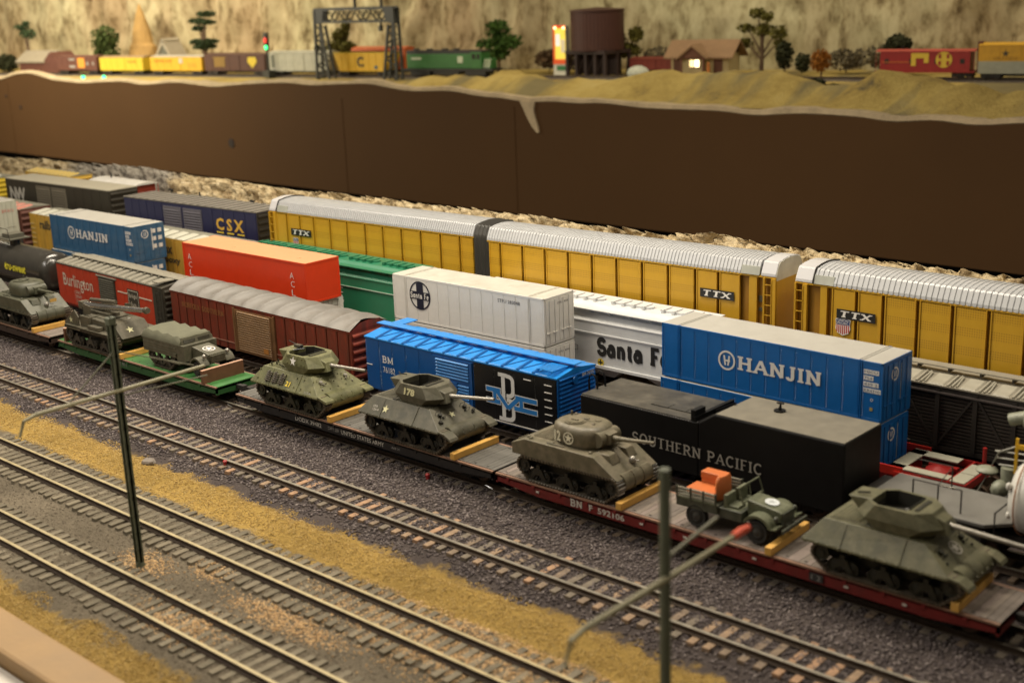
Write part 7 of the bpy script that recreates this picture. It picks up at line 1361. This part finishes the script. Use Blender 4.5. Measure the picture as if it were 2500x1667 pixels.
# small house with lit porch window
t = thing('house', 'little cream house with brown roof and one glowing porch window', 'house', (*far(-80.4, 6), BZ0 + .25), FA); hc = M('house_cream', (.50, .40, .20), rough=.7, var=.08); hb_ = M('house_brown', (.13, .05, .025), rough=.7)
q = MB(); q.box(.8, 9.9, 0, 4.4, 0, 3.0); q.build('wall', hc, t)
q = MB(); q.prism([(-1.0, 2.6), (2.2, 4.95), (5.4, 2.6), (5.4, 2.35), (2.2, 4.7), (-1.0, 2.35)], 'x', 0, 10.9); q.build('roof', M('house_roof', (.27, .165, .085), rough=.75, var=.12, vs=1), t)
q = MB(); q.prism([(2.6, 2.6), (5.0, 4.5), (7.4, 2.6), (7.4, 2.3), (5.0, 4.15), (2.6, 2.3)], 'y', -2.2, 2.0); q.build('porch_roof', M('house_roof'), t)
q = MB(); q.prism([(3.1, 2.5), (5.0, 4.0), (6.9, 2.5)], 'y', -1.95, -1.85); [q.box(a, a + .3, -2.0, -1.7, 0, 2.6) for a in (3.1, 6.6)]; q.box(1.2, 2.4, -.06, 0, .2, 2.3); q.box(7.6, 9.0, -.06, 0, .2, 2.3); q.build('porch_post', hb_, t)
q = MB(); q.box(3.6, 6.4, -1.0, 0, 0, 2.9); q.build('porch_wall', hc, t)
q = MB(); q.box(4.1, 5.9, -1.08, -1.0, 1.1, 2.3); w = q.build('window', hb_, t); q = MB(); q.box(4.25, 4.9, -1.12, -1.08, 1.2, 2.2); q.build('pane', M('window_lit', (1, .8, .45), rough=.5, emit=(1, .74, .32), es=2), w); q = MB(); q.box(5.05, 5.75, -1.12, -1.08, 1.2, 2.2); q.build('pane', M('window_lit_b', (1, .85, .55), rough=.5, emit=(1, .80, .45), es=4), w)
q = MB(); q.cyl((0, 0, 0), (0, 0, 1.0), .22, n=8); q.ell((0, 0, 1.25), .2, .2, .25, 8, 6); o = q.build('figurine', M('fig_orange', (.55, .18, .03), rough=.6), None, True); o.location = (*far(-72.6, 4), BZ0 + .7); tag(o, 'tiny orange figurine standing beside the porch of the little house', 'figurine')
# caboose and car at the right
t, L = caboose('distant bright red caboose with round yellow emblem at the upper right', -46.9, -34.4, 0, BZ0 + .35, 13.25, M('cab_red', (.30, .010, .010), rough=.4), M('cab_roof', (.42, .06, .045), rough=.5), cup=False, W=2.9, group='train on the far layout'); t.location = (*far(-46.9), BZ0 + .35); t.rotation_euler = (0, 0, FA); t.scale = (1 / cs, 1, 1)
fb(t, 4.6, 6.8, 2.6, 3.25, yelm, y=-.05); fb(t, 4.6, 5.2, 1.6, 2.6, yelm, y=-.05); fb(t, 6.2, 6.8, 2.0, 2.6, yelm, y=-.05)
q = MB(); disc(q, 8.7, 2.4, 1.02, -.05, 26); me = bpy.data.meshes.new('emblem'); me.from_pydata(q.v, [], q.f); me.materials.append(yelm); e_ = put('emblem', me, t)
q = MB(); [q.box(8.7 + a - .16, 8.7 + a + .16, -.09, -.06, 2.4 + b - .28, 2.4 + b + .28) for a, b in ((-.5, .45), (.5, .45), (-.5, -.45), (.5, -.45))]; q.build('emblem_quarter', M('cab_red'), e_)
q = MB(); q.box(.8, 4.4, -.04, -.02, 2.05, 2.15); q.build('stripe', M('cab_orange', (.55, .15, .02), rough=.5), t)
t, L, h, b = farcar('distant boxcar, golden above and silver below, at the upper right border', -34.0, -16.0, 14.1, M('two_gold', (.62, .34, .02), rough=.5)); q = MB(); q.box(.02, L - .02, -.07, -.0, b, b + 1.55); q.build('lower_side', M('two_silver', (.36, .37, .30), rough=.5), t); q = MB(); poly(q, star_pts(3.3, h - 1.35, .5), -.06); me = bpy.data.meshes.new('emblem'); me.from_pydata(q.v, [], q.f); me.materials.append(dtx); put('emblem', me, t); letter(t, text_mesh('GRANDE', .4, 3.0, mat=M('two_mark', (.35, .17, .01), rough=.6)), 1.8, b + 1.7, -.06)
q = MB(); q.box(-.3, .3, .8, 2.2, .7, 4.6); q.build('end_platform', M('end_maroon', (.10, .02, .015), rough=.5), t)

# ------------------------------------------------------------------ trees
def leaf_mat(n, c): return M(n, c, rough=.8, var=.45, vs=1.5, spec=.2)
bark = M('bark', (.12, .075, .045), rough=.9, var=.25)
def crown_mesh(clumps, nleaf, size, mat, name='crown'):
    P, F = [], []; tot = sum(c[3] * c[4] for c in clumps)
    for cx, cy, cz, rx, rz in clumps:
        n = int(nleaf * rx * rz / tot)
        for _ in range(n):
            d = Vector((random.gauss(0, 1), random.gauss(0, 1), random.gauss(0, 1))).normalized() * (random.random() ** .4); c = Vector((cx + d.x * rx, cy + d.y * rx, cz + d.z * rz)); s = size * random.uniform(.5, 1.3)
            u = Vector((random.gauss(0, 1), random.gauss(0, 1), random.gauss(0, 1))).normalized(); w = u.orthogonal().normalized(); v = u.cross(w); k = len(P)
            P += [tuple(c + w * s), tuple(c + v * s * .7), tuple(c - w * s), tuple(c - v * s * .7)]; F.append((k, k + 1, k + 2, k + 3))
    me = bpy.data.meshes.new(name); me.from_pydata(P, [], F); me.materials.append(mat); return me
def tree(label, x, k, ztop, hz0, clumps, mat, n=900, size=.35, branches=(), name='tree', cat='tree', trunk=.28, grp='model trees on the far layout'):
    t = thing(name, label, cat, (*far(x, k), BZ0), 0, grp); q = MB(); H = ztop - BZ0
    if trunk:
        q.tube([(0, 0, 0), (.15, 0, H * .35), (-.05, 0, H * .75)], [trunk, trunk * .7, trunk * .3], 6)
        for b in clumps: q.tube([(0.05, 0, min(b[2], H) * .45), (b[0] * .6, b[1] * .6, b[2] * .85), (b[0], b[1], b[2])], [trunk * .5, trunk * .3, trunk * .12], 5)
        q.build('trunk', bark, t)
    put('crown', crown_mesh([(a, b_, c, d, e) for a, b_, c, d, e in clumps], n, size, mat), t); return t
g1 = leaf_mat('leaf_green', (.06, .085, .022)); g2_ = leaf_mat('leaf_olive', (.11, .10, .02)); g5 = leaf_mat('leaf_dark', (.035, .038, .016)); g6 = leaf_mat('leaf_bluegreen', (.045, .07, .03)); g7 = leaf_mat('leaf_orange', (.30, .12, .02)); g8 = leaf_mat('leaf_grey', (.12, .10, .06)); g9 = leaf_mat('leaf_bright', (.055, .11, .02))
tree('thin distant tree with sparse olive crown at far left', -225.6, 10, 19.5, 12, [(-1.5, 0, 9.0, 1.6, .9), (.6, 0, 9.6, .9, .7), (1.6, 0, 7.6, 1.4, 1.0), (-.2, 0, 7.8, 1.2, .9)], g6, 420)
tree('rounded bushy green tree above the brown boxcar', -201.4, 9, 18, 12, [(0, 0, 6.6, 2.8, 2.4), (-1.2, 0, 5.0, 2.2, 2.0), (2.6, 0, 6.4, 1.6, .7), (.3, 0, 4.0, 2.6, 1.6)], g1, 1000, .42)
tree('tall tree with flat cloud-like layers of dark green', -174.2, 8, 20.5, 12, [(-1.4, 0, 9.6, 1.9, .45), (1.5, 0, 10.8, 2.0, .5), (1.2, 0, 9.3, 2.0, .45), (-1.2, 0, 8.2, 1.6, .5), (-1.9, 0, 5.7, 1.6, .55), (1.6, 0, 5.8, 2.0, .5), (0, 0, 4.9, 2.3, .6)], g6, 1700, .3, trunk=.5)
tree('olive tree seen through the signal bridge', -144.4, 10, 18, 12, [(0, 0, 6.4, 1.6, 1.3), (1.5, 0, 8.0, .8, 1.4), (-.4, 0, 4.5, 2.4, 1.4), (2.0, 0, 4.4, 1.6, 1.0)], g2_, 1300)
tree('small dark conifer left of the olive tree', -149.0, 10, 14, 12, [(0, 0, 3.6, 1.3, 1.4)], g5, 350)
tree('wide green tree right of the green locomotive', -114.0, 12, 18.1, 11, [(0, 0, 7.2, 2.2, 1.5), (-2.8, 0, 4.7, 1.7, .8), (3.0, 0, 5.0, 1.9, 1.3), (.4, 0, 4.6, 2.5, 1.6), (0, 0, 3.0, 2.2, 1.0)], g9, 1100, .42)
tree('two-headed olive tree right of the brown water tank', -90.0, 11, 16.5, 10, [(-2.2, 0, 5.2, 1.5, 1.3), (1.6, 0, 5.9, 1.2, 1.2), (0, 0, 3.5, 2.2, 1.2)], g2_, 1100)
tree('grey-brown brush at the foot of the backdrop beside the water tank', -86.0, 13, 13, 10, [(0, 0, 2.2, 2.8, 1.8), (3, 0, 1.8, 1.8, 1.5)], g8, 700, trunk=.1, name='bush', cat='bush')
tree('open bare-limbed tree with patchy green crown right of the little house', -68.5, 11, 19, 10, [(-.8, 0, 8.8, 1.3, .8), (1.0, 0, 8.2, 1.0, .8), (-2.8, 0, 6.6, 1.3, .7), (2.9, 0, 6.0, 1.4, 1.0), (.2, 0, 6.4, 1.6, .9), (3.0, 0, 4.4, .9, .7), (-3.0, 0, 4.5, 1.3, .7)], g2_, 1100, .3, trunk=.35)
tree('dark shrub under the bare-limbed tree', -64.5, 10, 13, 10, [(0, 0, 2.8, 1.3, 2.0), (3, 0, 1.8, 1.2, 1.4)], g5, 700, trunk=.12, name='bush', cat='bush')
tree('small orange autumn tree on the dunes', -50.2, -8, 14.2, 10, [(0, 0, 3.2, 1.35, 1.5)], g7, 700, .22, trunk=.16)
tree('dark green mat of ground bushes on the near dune', -43.8, -22, 11, 10, [(-1.5, 0, 1.2, 2.2, .55), (1.8, 0, .9, 2.2, .45), (0, 0, 1.5, 1.2, .5)], g5, 1300, .25, trunk=0, name='bush', cat='bush')
tree('round dark bush behind the red caboose', -48.0, 9, 15, 10, [(0, 0, 4.2, 1.9, 1.5)], g5, 600, trunk=.15, name='bush', cat='bush')
tree('dark round bush cut by the upper left border', -229.8, 8, 13, 9, [(0, 0, 1.9, 2.3, 1.9)], g5, 900, trunk=.1, name='bush', cat='bush')
tree('brown brush between the green tree and the lit sign', -104.5, 12, 13, 10, [(0, 0, 2.2, 2.4, 1.5), (4, 0, 2.0, 2.4, 1.4)], leaf_mat('leaf_brown', (.10, .06, .03)), 900, trunk=.1, name='bush', cat='bush')
tree('grey brush on the dune right of the orange tree', -57.0, 13, 13, 10, [(0, 0, 2.0, 3.4, 1.5), (6, 0, 2.4, 3.2, 1.8), (10, 0, 2.0, 3, 1.4)], g8, 1300, trunk=.1, name='bush', cat='bush')
